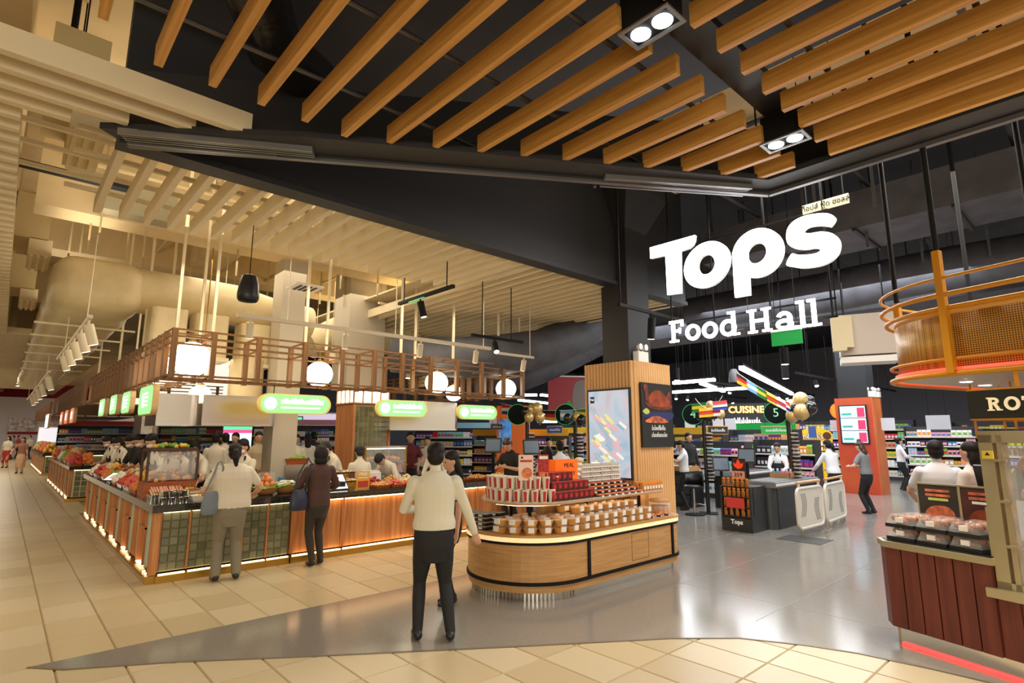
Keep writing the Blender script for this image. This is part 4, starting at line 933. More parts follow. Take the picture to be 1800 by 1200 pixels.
# slab-serif second line: strokes in cap-height units
def ring(m, cx, cy, rx, ry, t, n=24, a0=0, a1=360, tr=None):
    A = [math.radians(a0 + (a1 - a0) * k / n) for k in range(n + 1)]
    o = [(cx + rx * math.cos(a), cy + ry * math.sin(a)) for a in A]; i = [(cx + (rx - t) * math.cos(a), cy + (ry - t) * math.sin(a)) for a in A]
    for k in range(n): m.append([o[k], o[k + 1], i[k + 1], i[k]])
def rc(m, x0, y0, x1, y1): m.append([(x0, y0), (x1, y0), (x1, y1), (x0, y1)])
GL = {}
def gl(c):
    m = []; T = .16; sf = .09
    if c == 'F': rc(m, .12, 0, .12 + T, 1); rc(m, 0, 0, .46, sf); rc(m, 0, 1 - .13, .72, 1); rc(m, .3, .45, .58, .57); rc(m, .60, .70, .72, .9); rc(m, .5, .38, .58, .64); w = .76
    if c == 'o': ring(m, .36, .36, .36, .37, .155); w = .74
    if c == 'd': ring(m, .36, .36, .36, .37, .155); rc(m, .53, 0, .53 + T, 1.04); rc(m, .36, .94, .56, 1.04); rc(m, .53, 0, .86, sf); w = .86
    if c == 'H':
        for x in (.12, .72): rc(m, x, 0, x + T, 1); rc(m, x - .12, 0, x + T + .12, sf); rc(m, x - .12, 1 - sf, x + T + .12, 1)
        rc(m, .2, .44, .85, .57); w = 1.04
    if c == 'a': ring(m, .34, .21, .34, .22, .14); rc(m, .46, 0, .64, .52); ring(m, .34, .46, .30, .27, .15, 14, 0, 160); rc(m, .46, 0, .8, sf); w = .80
    if c == 'l': rc(m, .14, 0, .14 + T, 1.06); rc(m, 0, 0, .46, sf); rc(m, 0, .96, .2, 1.06); w = .46
    if c == 'R': rc(m, .12, 0, .31, 1); rc(m, 0, 0, .44, sf); rc(m, 0, .9, .4, 1); ring(m, .4, .73, .36, .27, .18, 12, -90, 90); rc(m, .3, .82, .42, 1); rc(m, .3, .46, .42, .58); m.append([(.38, .5), (.6, .5), (.86, 0), (.64, 0)]); rc(m, .6, 0, .94, sf); w = .94
    if c == 'O': ring(m, .48, .5, .48, .52, .2); w = .96
    if c == 'T': rc(m, .36, 0, .56, 1); rc(m, .22, 0, .7, sf); rc(m, 0, .88, .92, 1); rc(m, 0, .7, .1, .9); rc(m, .82, .7, .92, .9); w = .92
    if c == 'I': rc(m, .12, 0, .31, 1); rc(m, 0, 0, .43, sf); rc(m, 0, .9, .43, 1); w = .43
    if c == 'S': ring(m, .34, .73, .34, .27, .17, 14, 20, 270); ring(m, .34, .27, .34, .27, .17, 14, -160, 90); w = .68
    if c == 'E': rc(m, .12, 0, .31, 1); rc(m, 0, 0, .76, .12); rc(m, 0, .88, .74, 1); rc(m, .3, .45, .58, .57); rc(m, .66, 0, .76, .26); rc(m, .64, .74, .74, 1); w = .76
    return m, w
def slab_letter(c, s, org, M, par, m_, depth=.06):
    polys, w = gl(c); b = MB()
    for p in polys: b.prism([(x * s + org[0], y * s + org[1]) for x, y in p], -depth, 0, M=M)
    return b.obj('letter_' + c.lower(), m_, par)
x0 = [302, 412, 527, 650, 840, 1033, 1178, 1258]; bl = lambda x: 1027 + (905 - 1027) * (x - 302) / (1343 - 302)
caps = []
for c, x in zip('FoodHall', x0):
    o = zp(x, bl(x)); s = .285
    slab_letter(c, s * (1.0 if c != 'H' else .98), o, LM, sg, M_SIGN, .02)
rm = MB()
for z in (.72, .28, -.30, -.50): rm.bar((.1, -1.05, z), (.1, 1.0, z), .02)
rm.obj('mounting_rail', M_BLACKM, sg)
for y in (-1.0, -.35, .35, .95): MB().tube([(.1, y, -.5), (.1, y, 3.1)], .012, 6).obj('hanger', M_BLACKM, sg)
th = thing('name_plate', 'small cream plate with thin lettering above the lit sign', 'sign', (6.5, 0, 0))
a_, b_ = at_x(1411, 369, 6.5), at_x(1492, 349, 6.5)
cy, cz = (a_.y + b_.y) / 2, (a_.z + b_.z) / 2; hw = abs(a_.y - b_.y) / 2
MB().box(-.01, cy - hw, cz - .055, .01, cy + hw, cz + .055).obj('plate', mat('cream_plate', lin(225, 215, 180), .5, emit=lin(225, 215, 180), es=.35), th)
text('ท็อปส์ ฟู้ด ฮอลล์', .085, .004, M_BLACK, 'lettering', th, face_m((-.012, cy, cz), -1, 0), sx=.9)
for s in (-1, 1): MB().tube([(0, cy + s * hw * .8, cz), (0, cy + s * hw * .8, 6.6)], .006, 6).obj('hanger', M_BLACKM, th)
ex = thing('exit_sign', 'green rectangular hanging sign below the lit letters', 'sign', (8.2, 0, 0))
a_, b_ = at_x(1357, 597, 8.2), at_x(1410, 594, 8.2); cy, cz = (a_.y + b_.y) / 2, a_.z; hw = abs(a_.y - b_.y) / 2
MB().box(-.02, cy - hw, cz - .10, .02, cy + hw, cz + .10).obj('panel', mat('exit_green', lin(0, 120, 50), .5, emit=lin(0, 150, 60), es=.25), ex)
MB().box(-.03, cy - hw, cz + .10, .03, cy + hw, cz + .135).obj('top_case', M_WHITE, ex)
for s in (-1, 1): MB().tube([(0, cy + s * hw * .7, cz + .13), (0, cy + s * hw * .7, 6.6)], .006, 6).obj('hanger', M_BLACKM, ex)
# ================================================================ ROTISSERIE KIOSK (turned 17 degrees from the shop grid)
KA = math.atan2(-.955, -.298)
KO = (5.82, 1.54)
M_PLANK = mat('red_brown_board', lin(112, 52, 38), .5, col2=lin(92, 40, 30), sc=2, stretch=(10, 10, .6)); M_KST = mat('kiosk_steel', lin(196, 186, 152), .3, .7); M_RLED = mat('red_led', (1, .05, .03), .5, emit=(1, .02, .02), es=5)
ks = thing('rotisserie_counter', 'red-brown boarded kiosk counter with a red light strip at the floor', 'counter', (*KO, 0), KA)
MB().box(.02, .02, .14, .76, .9, .79).obj('body', M_PLANK, ks); MB().box(.76, .04, .14, 3.0, .9, .56).obj('body', M_PLANK, ks)
for k in range(6):
    x0 = -.02 + .13 * k if k else -.02
    MB().box(x0 + .005, -.005, .14, x0 + .125, .02, .785).obj('board', M_PLANK, ks)
for k in range(16): MB().box(.765 + .14 * k, .012, .14, .765 + .14 * k + .134, .04, .56).obj('board', M_PLANK, ks)
MB().add([(-.02, 0, .14), (-.02, 0, .785), (-.12, .10, .785), (-.12, .10, .14), (0, .02, .14), (0, .02, .785), (-.1, .12, .785), (-.1, .12, .14)], [(0, 1, 2, 3), (4, 7, 6, 5), (0, 4, 5, 1), (3, 2, 6, 7), (1, 5, 6, 2), (0, 3, 7, 4)]).obj('board', M_PLANK, ks)
for k in range(6): MB().box(-.125, .11 + .13 * k, .14, -.10, .235 + .13 * k, .785).obj('board', M_PLANK, ks)
MB().prism([(-.02, -.03), (.78, -.03), (.78, .9), (-.14, .9), (-.14, .09)], .785, .835).obj('steel_top', M_KST, ks)
MB().prism([(.0, .0), (.76, .0), (.76, .88), (-.11, .88), (-.11, .11)], .835, .842).obj('tray_bed', M_BLACK, ks)
MB().box(.72, -.04, .56, 3.1, .9, .625).obj('steel_ledge', M_KST, ks)
MB().box(.02, .03, 0, 3.0, .8, .14).obj('plinth', mat('kick_steel', (.75, .72, .66), .18, 1), ks)
MB().box(.03, .012, .0, 3.0, .03, .022).obj('light_strip', M_RLED, ks)
MB().tube([(.0, .06, 0), (.0, .06, .14)], .02, 10).obj('leg', M_KST, ks)
# packs on the low counter
M_ROAST = mat('roast_meat', lin(176, 100, 44), .35, col2=lin(110, 50, 20), sc=18)
pk0 = thing('roast_pack', 'clear domed pack of roast pieces on a black tray', 'food pack', (0, 0, 0), 0, 'roast packs stacked on the kiosk')
MB().box(-.115, -.085, 0, .115, .085, .03).obj('tray', M_BLACK, pk0)
m = MB(); rr = random.Random(5)
for k in range(9): m.ball((rr.uniform(-.075, .075), rr.uniform(-.05, .05), .05 + rr.uniform(0, .025)), .036, .03, .026, 8, 6)
m.obj('roast_pieces', M_ROAST, pk0)
v = [(-.11, -.08, .03), (.11, -.08, .03), (.11, .08, .03), (-.11, .08, .03), (-.085, -.055, .105), (.085, -.055, .105), (.085, .055, .105), (-.085, .055, .105)]
MB().add(v, [(0, 1, 5, 4), (1, 2, 6, 5), (2, 3, 7, 6), (3, 0, 4, 7), (4, 5, 6, 7)]).obj('lid', M_CLEAR, pk0); MB().box(-.03, -.084, .045, .03, -.066, .085).obj('label', M_LBL, pk0)
R_ = Matrix.Rotation(KA, 4, 'Z'); ps_ = [True]
def kpos(x, y, z): p = R_ @ Vector((x, y, 0)); return (KO[0] + p.x, KO[1] + p.y, z)
for i in range(3):
    for j_ in range(2):
        for q in range(2): put(pk0, *kpos(.09 + i * .245, .13 + j_ * .19, .844 + .108 * q), KA + rnd.uniform(-.05, .05), ps_, 'clear domed roast pack, %s layer, %s row, %s place on the kiosk' % (('lower', 'upper')[q], ('front', 'back')[j_], ('left', 'middle', 'right')[i]), 'roast packs stacked on the kiosk')
def kthing(name, lab, cat, x, y, z): return thing(name, lab, cat, kpos(x, y, z), KA)
M_POST1 = mat('menu_dark', lin(46, 40, 36), .5, var=.3, sc=8)
for k, (x, lab) in enumerate(((.18, 'dark menu board with a noodle dish and an orange price disc'), (.52, 'dark red menu board with meat slices on the kiosk'))):
    t = kthing('menu_board', lab, 'sign', x, .5, .842)
    MB().box(-.16, 0, .0, .16, .012, .46).obj('board', M_POST1 if k == 0 else mat('menu_red', lin(74, 34, 30), .5, var=.3, sc=8), t)
    f = MB().box(-.17, -.004, .46, .17, .016, .475).box(-.17, -.004, 0, -.16, .016, .47).box(.16, -.004, 0, .17, .016, .47); f.obj('frame', M_KST, t)
    for zz, w_, mm in ((.40, .2, P_LT), (.36, .2, P_LT), (.325, .16, P_GN if k == 0 else P_WH)): MB().box(-w_ / 2, -.003, zz, w_ / 2, .001, zz + .022).obj('print', mm, t)
    flat(t, 'picture', [(-.12, .2), (-.06, .27), (.06, .28), (.12, .22), (.08, .15), (-.08, .14)], P_LT if k == 0 else P_BR, 0)
    if k == 0: MB().lathe([(.001, 0), (.05, 0), (.05, .004), (.001, .004)], 18).obj('price_disc', M_ORANGE, t).matrix_local = Matrix.Translation((.07, -.002, .09)) @ Matrix.Rotation(PI / 2, 4, 'X')
    else: MB().box(-.1, -.003, .03, .12, .001, .09).obj('print', P_WH, t)
gd = kthing('glass_guard', 'sloped glass guard with steel frame beside the roast packs', 'glass guard', .765, .05, .842)
MB().add([(0, 0, 0), (0, .45, 0), (0, .45, .62), (0, 0, .34), (.006, 0, 0), (.006, .45, 0), (.006, .45, .62), (.006, 0, .34)], [(0, 1, 2, 3), (4, 7, 6, 5), (0, 4, 5, 1), (2, 6, 7, 3), (0, 3, 7, 4), (1, 5, 6, 2)]).obj('pane', M_GLASS, gd)
MB().bar((0, 0, 0), (0, 0, .36), .03).obj('steel_frame', M_KST, gd); MB().bar((0, 0, .35), (0, .45, .63), .02).obj('steel_frame', M_KST, gd)
mo = kthing('till_monitor', 'black tilted till monitor behind the menu boards', 'monitor', .58, .8, .842)
MB().box(-.17, 0, .38, .17, .03, .66, M=Matrix.Rotation(.25, 4, 'X')).obj('display', M_BLACK, mo); MB().bar((0, 0, 0), (0, -.02, .45), .05).obj('stand', M_BLACKM, mo); MB().box(-.1, -.1, 0, .1, .1, .02).obj('base', M_BLACKM, mo)
# glass roasting cabinet with chickens on spits
cb = kthing('roasting_cabinet', 'glass fronted roasting cabinet with steel posts', 'oven', .77, .02, .626)
for x, w_ in ((0, .09), (.115, .035), (1.5, .1)): MB().box(x, 0, 0, x + w_, .08, 1.12).obj('post', M_KST, cb)
MB().box(0, 0, 1.06, 1.7, .8, 1.15).obj('top', M_KST, cb); MB().box(0, 0, 0, 1.7, .8, .05).obj('floor_pan', M_KST, cb); MB().box(0, .78, 0, 1.7, .82, 1.1).obj('back_panel', mat('oven_lining', lin(150, 140, 110), .35, .6), cb)
MB().box(.02, .05, 1.15, 1.68, .75, 1.16).obj('vent_plate', M_BLACKM, cb)
MB().box(.15, .012, .06, 1.5, .018, 1.05).obj('pane', M_GLASS, cb)
for z in (.3, .62, .92): MB().box(.1, -.02, z, .17, .0, z + .02).obj('hinge', M_KST, cb)
MB().box(.015, -.004, .94, .09, .0, 1.0).obj('warning_label', mat('yellow_label', lin(225, 200, 60), .5), cb); MB().add([(.035, -.006, .965), (.07, -.006, .965), (.0525, -.006, .992)], [(0, 1, 2)]).obj('warning_mark', M_BLACK, cb)
for z in (.22, .44, .66, .88): MB().tube([(.15, .18, z), (1.5, .18, z)], .008, 8).obj('spit', M_STEEL, cb); MB().box(.25, .5, z + .06, 1.5, .52, z + .075).obj('heater', mat('heater_glow', (.6, .2, .1), .5, emit=(1, .35, .15), es=1.2), cb)
for r_, z in enumerate((.22, .44, .66, .88)):
    for c_ in range(4):
        t = kthing('roast_chicken', 'browned roast chicken on the %s spit of the cabinet' % ['lowest', 'second lowest', 'second highest', 'highest'][r_], 'chicken', .77 + .27 + c_ * .25, .02 + .18, .626 + z)
        t['group'] = 'chickens on the %s spit' % ['lowest', 'second lowest', 'second highest', 'highest'][r_]
        m = MB(); m.ball((0, 0, 0), .10, .075, .07, 14, 10); m.ball((-.05, -.02, .02), .06, .06, .06, 10, 8); m.obj('body', M_ROAST, t)
        for s in (-1, 1):
            MB().tube([(.05, s * .05, -.02), (.1, s * .06, -.05), (.14, s * .03, -.03)], [.035, .026, .012], 8).obj('drumstick', M_ROAST, t); MB().tube([(-.06, s * .07, .02), (-.02, s * .09, -.02), (.02, s * .085, 0)], [.018, .016, .01], 8).obj('wing', M_ROAST, t)
ot = kthing('orange_tag', 'plain orange card at the lower right of the roasting cabinet', 'sign', 1.10, -.02, .626)
MB().box(0, -.02, 0, .25, -.012, .22).obj('card', M_ORANGE, ot); MB().box(.02, -.012, 0, .22, .015, .02).obj('foot', M_ORANGE, ot)
spot('oven_lamp', kpos(1.5, .2, 1.7), kpos(1.5, .5, .7), 25, (1, .6, .3), 120, .8, .1)
# canopy above the kiosk
M_GOLDY = mat('yellow_steel', lin(206, 140, 24), .4, .1)
def perf():
    m = bpy.data.materials.new('perforated_gold'); m.use_nodes = True; nt = m.node_tree; b = nt.nodes['Principled BSDF']; b.inputs['Roughness'].default_value = .4; b.inputs['Metallic'].default_value = .2
    tc = nt.nodes.new('ShaderNodeTexCoord'); vo = nt.nodes.new('ShaderNodeTexVoronoi'); vo.inputs['Scale'].default_value = 62; vo.inputs['Randomness'].default_value = 0
    cr = nt.nodes.new('ShaderNodeValToRGB'); cr.color_ramp.elements[0].position = .30; cr.color_ramp.elements[1].position = .42; cr.color_ramp.elements[0].color = (*lin(96, 60, 14), 1); cr.color_ramp.elements[1].color = (*lin(198, 150, 66), 1)
    nt.links.new(tc.outputs['Object'], vo.inputs['Vector']); nt.links.new(vo.outputs['Distance'], cr.inputs[0]); nt.links.new(cr.outputs[0], b.inputs['Base Color'])
    return m
cn = kthing('kiosk_canopy', 'oval hanging canopy of gold mesh and yellow rails over the kiosk', 'canopy', .43, .12, 0)
def cpath(off): return [(4.0, -.42 - off)] + [(.42 + (.72 + off) * -math.sin(a), .30 - (.72 + off) * math.cos(a)) for a in [PI / 2 * k / 10 for k in range(11)]] + [(-.30 - off, 2.6)]
CP = cpath(0)[::-1]
MB().band(CP, 2.25, 2.66, 0, -.02).obj('mesh_screen', perf(), cn)
MB().band(CP, 2.66, 2.72, .0, -.02).obj('top_band', mat('gold_band', lin(214, 170, 92), .4), cn)
MB().band(CP, 2.205, 2.25, .03, .01).obj('red_light', mat('red_glow', (1, .1, .05), .5, emit=(1, .10, .05), es=.9), cn)
for z, r, off in ((2.20, .022, .055), (2.31, .012, .055), (2.70, .018, .055), (2.80, .018, .08), (2.93, .012, .08)):
    MB().tube([(x, y, z) for x, y in cpath(off)], r, 8).obj('rail', M_GOLDY, cn)
for x, y, z1 in ((-.36, .3, 2.98), (.42, -.49, 3.15), (-.36, 1.6, 3.0), (1.9, -.49, 3.15), (.6, .6, 3.1)):
    MB().box(x - .025, y - .025, 2.2 if y < .5 or x < 0 else 2.7, x + .025, y + .025, z1).obj('post', M_GOLDY, cn); MB().tube([(x, y, z1), (x, y, 6.6)], .022, 8).obj('hanger_pole', M_BLACKM, cn)
cpoly = cpath(-.02)
MB().prism([(4.0, 2.6)] + cpoly, 2.205, 2.215).obj('soffit', mat('soffit_grey', lin(196, 190, 182), .5), cn)
MB().prism([(.75, .35), (3.6, .35), (3.6, 2.2), (1.2, 2.2)], 2.19, 2.2).obj('red_recess', mat('red_recess_glow', (.8, .03, .02), .5, emit=(1, .06, .03), es=1.6), cn)
fr_ = MB()
for a, b in (((.75, .35), (3.6, .35)), ((.75, .35), (1.2, 2.2))): fr_.bar((*a, 2.19), (*b, 2.19), .06, .05)
fr_.obj('recess_trim', mat('dark_red_trim', lin(90, 20, 16), .5), cn)
for x, y in ((.1, .35), (-.02, .9), (.35, 1.3), (.2, 1.9), (1.2, .02)):
    l_ = MB().lathe([(.055, 2.195), (.055, 2.206)], 16, (x, y, 0)).obj('downlight_ring', M_WHITE, cn); MB().lathe([(.042, 2.192), (.042, 2.194)], 16, (x, y, 0)).obj('lamp', M_LENSB, l_)
spot('canopy_downlight', kpos(.1, .3, 2.15), kpos(.3, .3, 0), 60, NEUT, 100)
spot('canopy_downlight', kpos(1.2, .0, 2.15), kpos(1.0, -.3, 0), 60, NEUT, 100)
rs = kthing('hanging_sign', 'black hanging sign with pale slab letters and a yellow frame', 'sign', .92, -.36, 1.86)
MB().box(0, 0, 0, 1.9, .03, .2).obj('board', mat('sign_black', (.015, .015, .012), .4), rs)
f = MB()
f.tube([(0, .015, 0), (0, .015, .2), (1.9, .015, .2), (1.9, .015, 0)], .012, 8, closed=True); f.obj('frame', M_GOLDY, rs)
KM = Matrix(((1, 0, 0, 0), (0, 0, -1, 0), (0, 1, 0, 0), (0, 0, 0, 1)))
x = .12
for c in 'ROTISSERIE':
    slab_letter(c, .092, (x, .054), Matrix.Translation((0, -.012, 0)) @ KM, rs, mat('pale_letter', lin(225, 212, 180), .5, emit=lin(225, 205, 160), es=.4), .012); x += gl(c)[1] * .092 + .014
for xx in (.3, 1.6): MB().bar((xx, .015, .2), (xx, .015, .36), .02).obj('hanger', M_GOLDY, rs)
rk = kthing('glass_rack', 'yellow hanging rack of upturned stem glasses', 'rack', .35, .9, 1.72)
for z in (.0, .16): MB().tube([(0, 0, z), (1.2, 0, z), (1.2, .5, z), (0, .5, z)], .012, 8, closed=True).obj('rack_rail', M_GOLDY, rk)
for x, y in ((0, 0), (0, .5), (1.2, 0), (1.2, .5), (.3, 0)): MB().tube([(x, y, 0), (x, y, .5)], .01, 8).obj('rack_post', M_GOLDY, rk)
MB().box(0, 0, -.01, 1.2, .5, .0).obj('rack_board', M_GOLDY, rk)
g0 = thing('wine_glass', 'clear stem glass hanging upside down from the yellow rack', 'glass', kpos(.4, .95, 1.71), 0, 'hanging stem glasses')
MB().lathe([(.03, 0), (.03, -.003), (.005, -.006), (.005, -.07), (.032, -.10), (.034, -.15)], 10, cap=False).obj('glass', M_CLEAR, g0)
for i in range(9):
    for j_ in range(4): 
        if i or j_: copy_tree(g0, kpos(.4 + i * .085, .95 + j_ * .1, 1.71))
# ================================================================ SHOP: dark ceiling services
def dk(o, lab, cat='duct', g=None): return tag(o, lab, cat, g)
t = thing('ceiling_duct', 'long rectangular dark duct across the shop ceiling', 'duct', (0, 0, 0))
MB().box(9.6, -6, 4.95, 10.9, 5.1, 5.55).obj('duct_body', M_DUCTD, t)
for y in np.arange(-5, 5, 1.25): MB().box(9.55, y, 4.9, 10.95, y + .05, 4.95).obj('duct_strap', M_DARK, t)
o = MB().tube([(12.5, -6, 4.7), (12.4, -2, 4.72), (12.5, 0, 4.66), (12.4, 2, 4.72), (12.5, 4, 4.68), (12.4, 7, 4.7)], [.42, .4, .43, .4, .43, .4], 16).obj('wrapped_duct', M_DUCTD); dk(o, 'round wrapped grey duct behind the lit letters')
o = MB().tube([at_d(690, 622, 11), at_d(800, 628, 10.8), at_d(870, 625, 11), at_d(950, 612, 11.5), at_d(1010, 590, 12), at_d(1060, 560, 12.5), at_d(1120, 500, 13)], [.36, .4, .42, .4, .42, .4, .4], 16).obj('wrapped_duct', M_DUCTD); dk(o, 'sagging wrapped grey duct left of the dark pillar')
o = MB().tube([at_d(760, 665, 15), at_d(925, 662, 14.5), at_d(980, 640, 15), at_d(1060, 600, 15.5), at_d(1130, 560, 16)], .34, 14).obj('wrapped_duct', M_DUCTD); dk(o, 'lower wrapped grey duct behind the right globe lamp')
t = thing('ceiling_duct', 'wide flat dark duct deep over the shop', 'duct', (0, 0, 0)); MB().box(14.5, -4, 4.6, 16, 14, 5.1).obj('duct_body', M_DUCTD, t)
for x in (7.4, 8.6, 11.6, 13.6, 16.8):
    o = MB().tube([(x, -6, 6.1), (x, 5, 6.1)], .04, 8).obj('ceiling_pipe', M_DUCTD); dk(o, 'dark pipe under the shop ceiling', 'pipe', 'dark ceiling pipes')
for y in (-2, 0.6, 2.4, 4.2):
    o = MB().tube([(6, y, 5.8), (17, y, 5.8)], .035, 8).obj('ceiling_pipe', M_DUCTD); dk(o, 'dark cross pipe under the shop ceiling', 'pipe', 'dark cross pipes')
q = None
for k in range(34):
    x, y = rnd.uniform(8, 16), rnd.uniform(-1.5, 12)
    if q is None: q = MB().box(-.018, -.018, 0, .018, .018, 1.9).obj('drop_rod', M_DUCTD); dk(q, 'thin dark drop rod under the shop ceiling', 'rod', 'dark drop rods'); q.location = (x, y, 4.7)
    else: share(q, (x, y, 4.7))
for k, (a, b) in enumerate((((5.5, 4.4, 5.0), (6.0, 4.85, 6.5)), ((3.6, 4.3, 5.4), (3.9, 5.0, 6.2)))):
    o = MB().bar(a, b, .04).obj('brace', M_DUCTD); dk(o, ('slanted dark brace beside the dark pillar', 'slanted dark brace above the raft edge')[k], 'brace')
bxs = thing('ceiling_unit', 'pale rectangular air unit right of the lit letters', 'air unit', at_d(1522, 590, 11), math.radians(-70))
MB().box(-.4, -.25, -.34, .4, .25, .34).obj('case', mat('unit_grey', lin(190, 178, 168), .5), bxs); MB().box(-.4, -.26, -.47, .4, .25, -.37).obj('drain_tray', M_WHITE, bxs)
for s in (-.3, .3): MB().tube([(s, 0, -.4), (s, 0, 6.6 - bxs.location.z)], .012, 6).obj('hanger', M_BLACKM, bxs)
bxs = thing('ceiling_unit', 'narrow cream box hanging left of the pale air unit', 'air unit', at_d(1474, 587, 10.6), math.radians(-70)); MB().box(-.1, -.08, -.29, .1, .08, .29).obj('case', mat('unit_cream', lin(210, 196, 160), .5), bxs); MB().box(.1, -.07, -.24, .2, .07, .28).obj('side_fin', mat('unit_cream', lin(210, 196, 160), .5), bxs); MB().tube([(0, 0, .29), (0, 0, 6.6 - bxs.location.z)], .012, 6).obj('hanger', M_BLACKM, bxs)
# shop downlights and tube lights
for k, (px, py, d) in enumerate(((1492, 632, 12), (1380, 640, 11), (1381, 665, 13), (1190, 668, 14))):
    p = at_d(px, py, d); t = thing('can_downlight', ['black can downlight under the pale air unit', 'black can downlight under the green sign', 'copper-rimmed can downlight above flag garland', 'copper-rimmed can downlight beside the pillar'][k], 'downlight', p)
    MB().lathe([(.07, 0), (.07, .3)], 14).obj('housing', M_BLACKM, t); MB().lathe([(.062, -.004), (.001, -.004)], 14, cap=False).obj('lamp', M_LAMP, t); MB().tube([(0, 0, .3), (0, 0, 6.6 - p.z)], .008, 6).obj('stem', M_BLACKM, t)
M_TUBE = mat('led_tube', (1, 1, 1), .5, emit=(.96, .98, 1), es=9)
def led(a, b, lab):
    t = thing('tube_light', lab, 'tube light', (0, 0, 0)); MB().bar(a, b, .09, .07).obj('tube', M_TUBE, t); up_ = Vector((0, 0, .06)); MB().bar(a + up_, b + up_, .07, .05).obj('housing', M_BLACKM, t)
    for f in (.15, .85): p = a.lerp(b, f); MB().tube([p + up_, (p.x, p.y, 6.6)], .006, 6).obj('hanger', M_BLACKM, t)
LZ = 3.0
led(at_z(1303, 646, LZ), at_z(1392, 692, LZ - .05), 'long slanting white tube light above the flags')
led(at_z(1184, 673, LZ), at_z(1256, 667, LZ), 'upper white tube light right of the pillar')
led(at_z(1183, 689, LZ - .1), at_z(1270, 684, LZ - .1), 'lower white tube light right of the pillar')
led(at_z(1275, 684, LZ - .1), at_z(1326, 681, LZ - .1), 'short white tube light continuing the lower one')
led(at_z(1232, 673, LZ), at_z(1272, 687, LZ - .1), 'short diagonal white tube light between the two bars')
led(at_z(922, 694, 3.0), at_z(944, 694, 3.0), 'left short tube light beside the right-hand globe lamp'); led(at_z(951, 694, 3.0), at_z(975, 696, 3.0), 'second short tube light beside the red banner')
led(at_z(912, 703, 2.95), at_z(978, 710, 2.95), 'long white tube light above the flag row')
for k in range(26):
    p = Vector((rnd.uniform(16.2, 25.5), (3, 6, 9, 12)[k % 4] + .025, 3.30))
    if k == 0:
        s0 = thing('shop_spotlight', 'tiny black track spotlight deep over the shop shelves', 'spotlight', p, 0, 'shop spotlights'); MB().tube([(0, 0, 0), (-.08, 0, -.16)], .055, 10).obj('head', M_BLACKM, s0); MB().tube([(-.08, 0, -.16), (-.085, 0, -.17)], .05, 10).obj('lens', M_LENSB, s0); MB().tube([(0, 0, 0), (0, 0, .12)], .012, 6).obj('stem', M_BLACKM, s0)
    else: copy_tree(s0, p, rnd.uniform(0, 1.5))
for k, y in enumerate((3, 6, 9, 12)):
    o = MB().box(16, y, 3.4, 26, y + .05, 3.46).box(17, y + .01, 3.46, 17.02, y + .03, 6.6).box(25, y + .01, 3.46, 25.02, y + .03, 6.6).obj('light_track', M_BLACKM); dk(o, 'black lighting track over the shop shelves', 'track', 'shop lighting tracks')
# ================================================================ shelving with goods
PAL = [lin(*c) for c in ((235, 230, 225), (240, 205, 60), (210, 40, 40), (60, 120, 190), (245, 150, 40), (120, 180, 70), (230, 160, 180), (90, 60, 140), (200, 180, 140), (40, 40, 48), (150, 205, 220), (245, 245, 240))]
M_PK = [mat('pack_colour_%d' % k, c, .45) for k, c in enumerate(PAL)]
M_SHELF = mat('shelf_dark_metal', (.03, .03, .034), .5); M_SHELFL = mat('shelf_edge', lin(220, 210, 200), .5)
PACKS = []
def pack_proto(k):
    w, h = (.08, .16) if k % 3 == 0 else ((.12, .12) if k % 3 == 1 else (.07, .22))
    m = MB(); m.box(-w / 2, -.04, 0, w / 2, .04, h * .8, 0); m.add([(-w / 2, -.04, h * .8), (w / 2, -.04, h * .8), (w / 2, .04, h * .8), (-w / 2, .04, h * .8), (-w / 2, 0, h), (w / 2, 0, h)], [(0, 1, 5, 4), (2, 3, 4, 5), (1, 2, 5), (3, 0, 4)], 0); m.box(-w / 3, -.042, h * .25, w / 3, -.04, h * .6, 1)
    o = m.obj('goods_pack', [M_PK[k % 12], M_PK[(k * 5 + 3) % 12]]); return o
def gondola(x, y, rz, L, hgt, lab, rows=5, indiv=False, seed=0, hdr=None, depth=.4):
    t = thing('shelf_unit', lab, 'shelves', (x, y, 0), rz)
    MB().box(-L / 2, 0, 0, L / 2, .04, hgt).obj('back_panel', M_SHELF, t); MB().box(-L / 2, -depth, 0, L / 2, 0, .15).obj('base', M_SHELF, t)
    for s in (-1, 1): MB().box(s * L / 2 - .015, -depth, 0, s * L / 2 + .015, .04, hgt).obj('side_panel', M_SHELF, t)
    rr = random.Random(seed); g = MB(); R = Matrix.Translation((x, y, 0)) @ Matrix.Rotation(rz, 4, 'Z')
    for r in range(rows):
        z = .17 + r * (hgt - .2) / rows; sh = MB().box(-L / 2, -depth, z - .02, L / 2, 0, z).obj('shelf', M_SHELF, t); MB().box(-L / 2, -depth - .012, z - .03, L / 2, -depth, z + .012).obj('price_rail', M_SHELFL, sh)
        px = -L / 2 + .05; H = (hgt - .2) / rows
        while px < L / 2 - .1:
            n = rr.randint(2, 5); c = rr.randrange(12); c2 = rr.randrange(12); w = rr.uniform(.07, .16); h = rr.uniform(.45, .8) * H
            for k in range(n):
                if px + w > L / 2 - .03: break
                if indiv and len(PACKS) < 290:
                    PACKS.append((R @ Vector((px + w / 2, -depth + .07, z)), rz, c, w, h))
                else:
                    g.box(px, -depth + .03, z, px + w * .93, -depth + .3, z + h, c); g.box(px + w * .12, -depth + .026, z + h * .25, px + w * .8, -depth + .03, z + h * .65, c2)
                px += w
    o = g.obj('packed_goods', M_PK, t); o['kind'] = 'stuff'
    if hdr: MB().box(-L / 2, -depth - .02, hgt, L / 2, -depth + .02, hgt + .22).obj('header_panel', hdr, t)
    return t
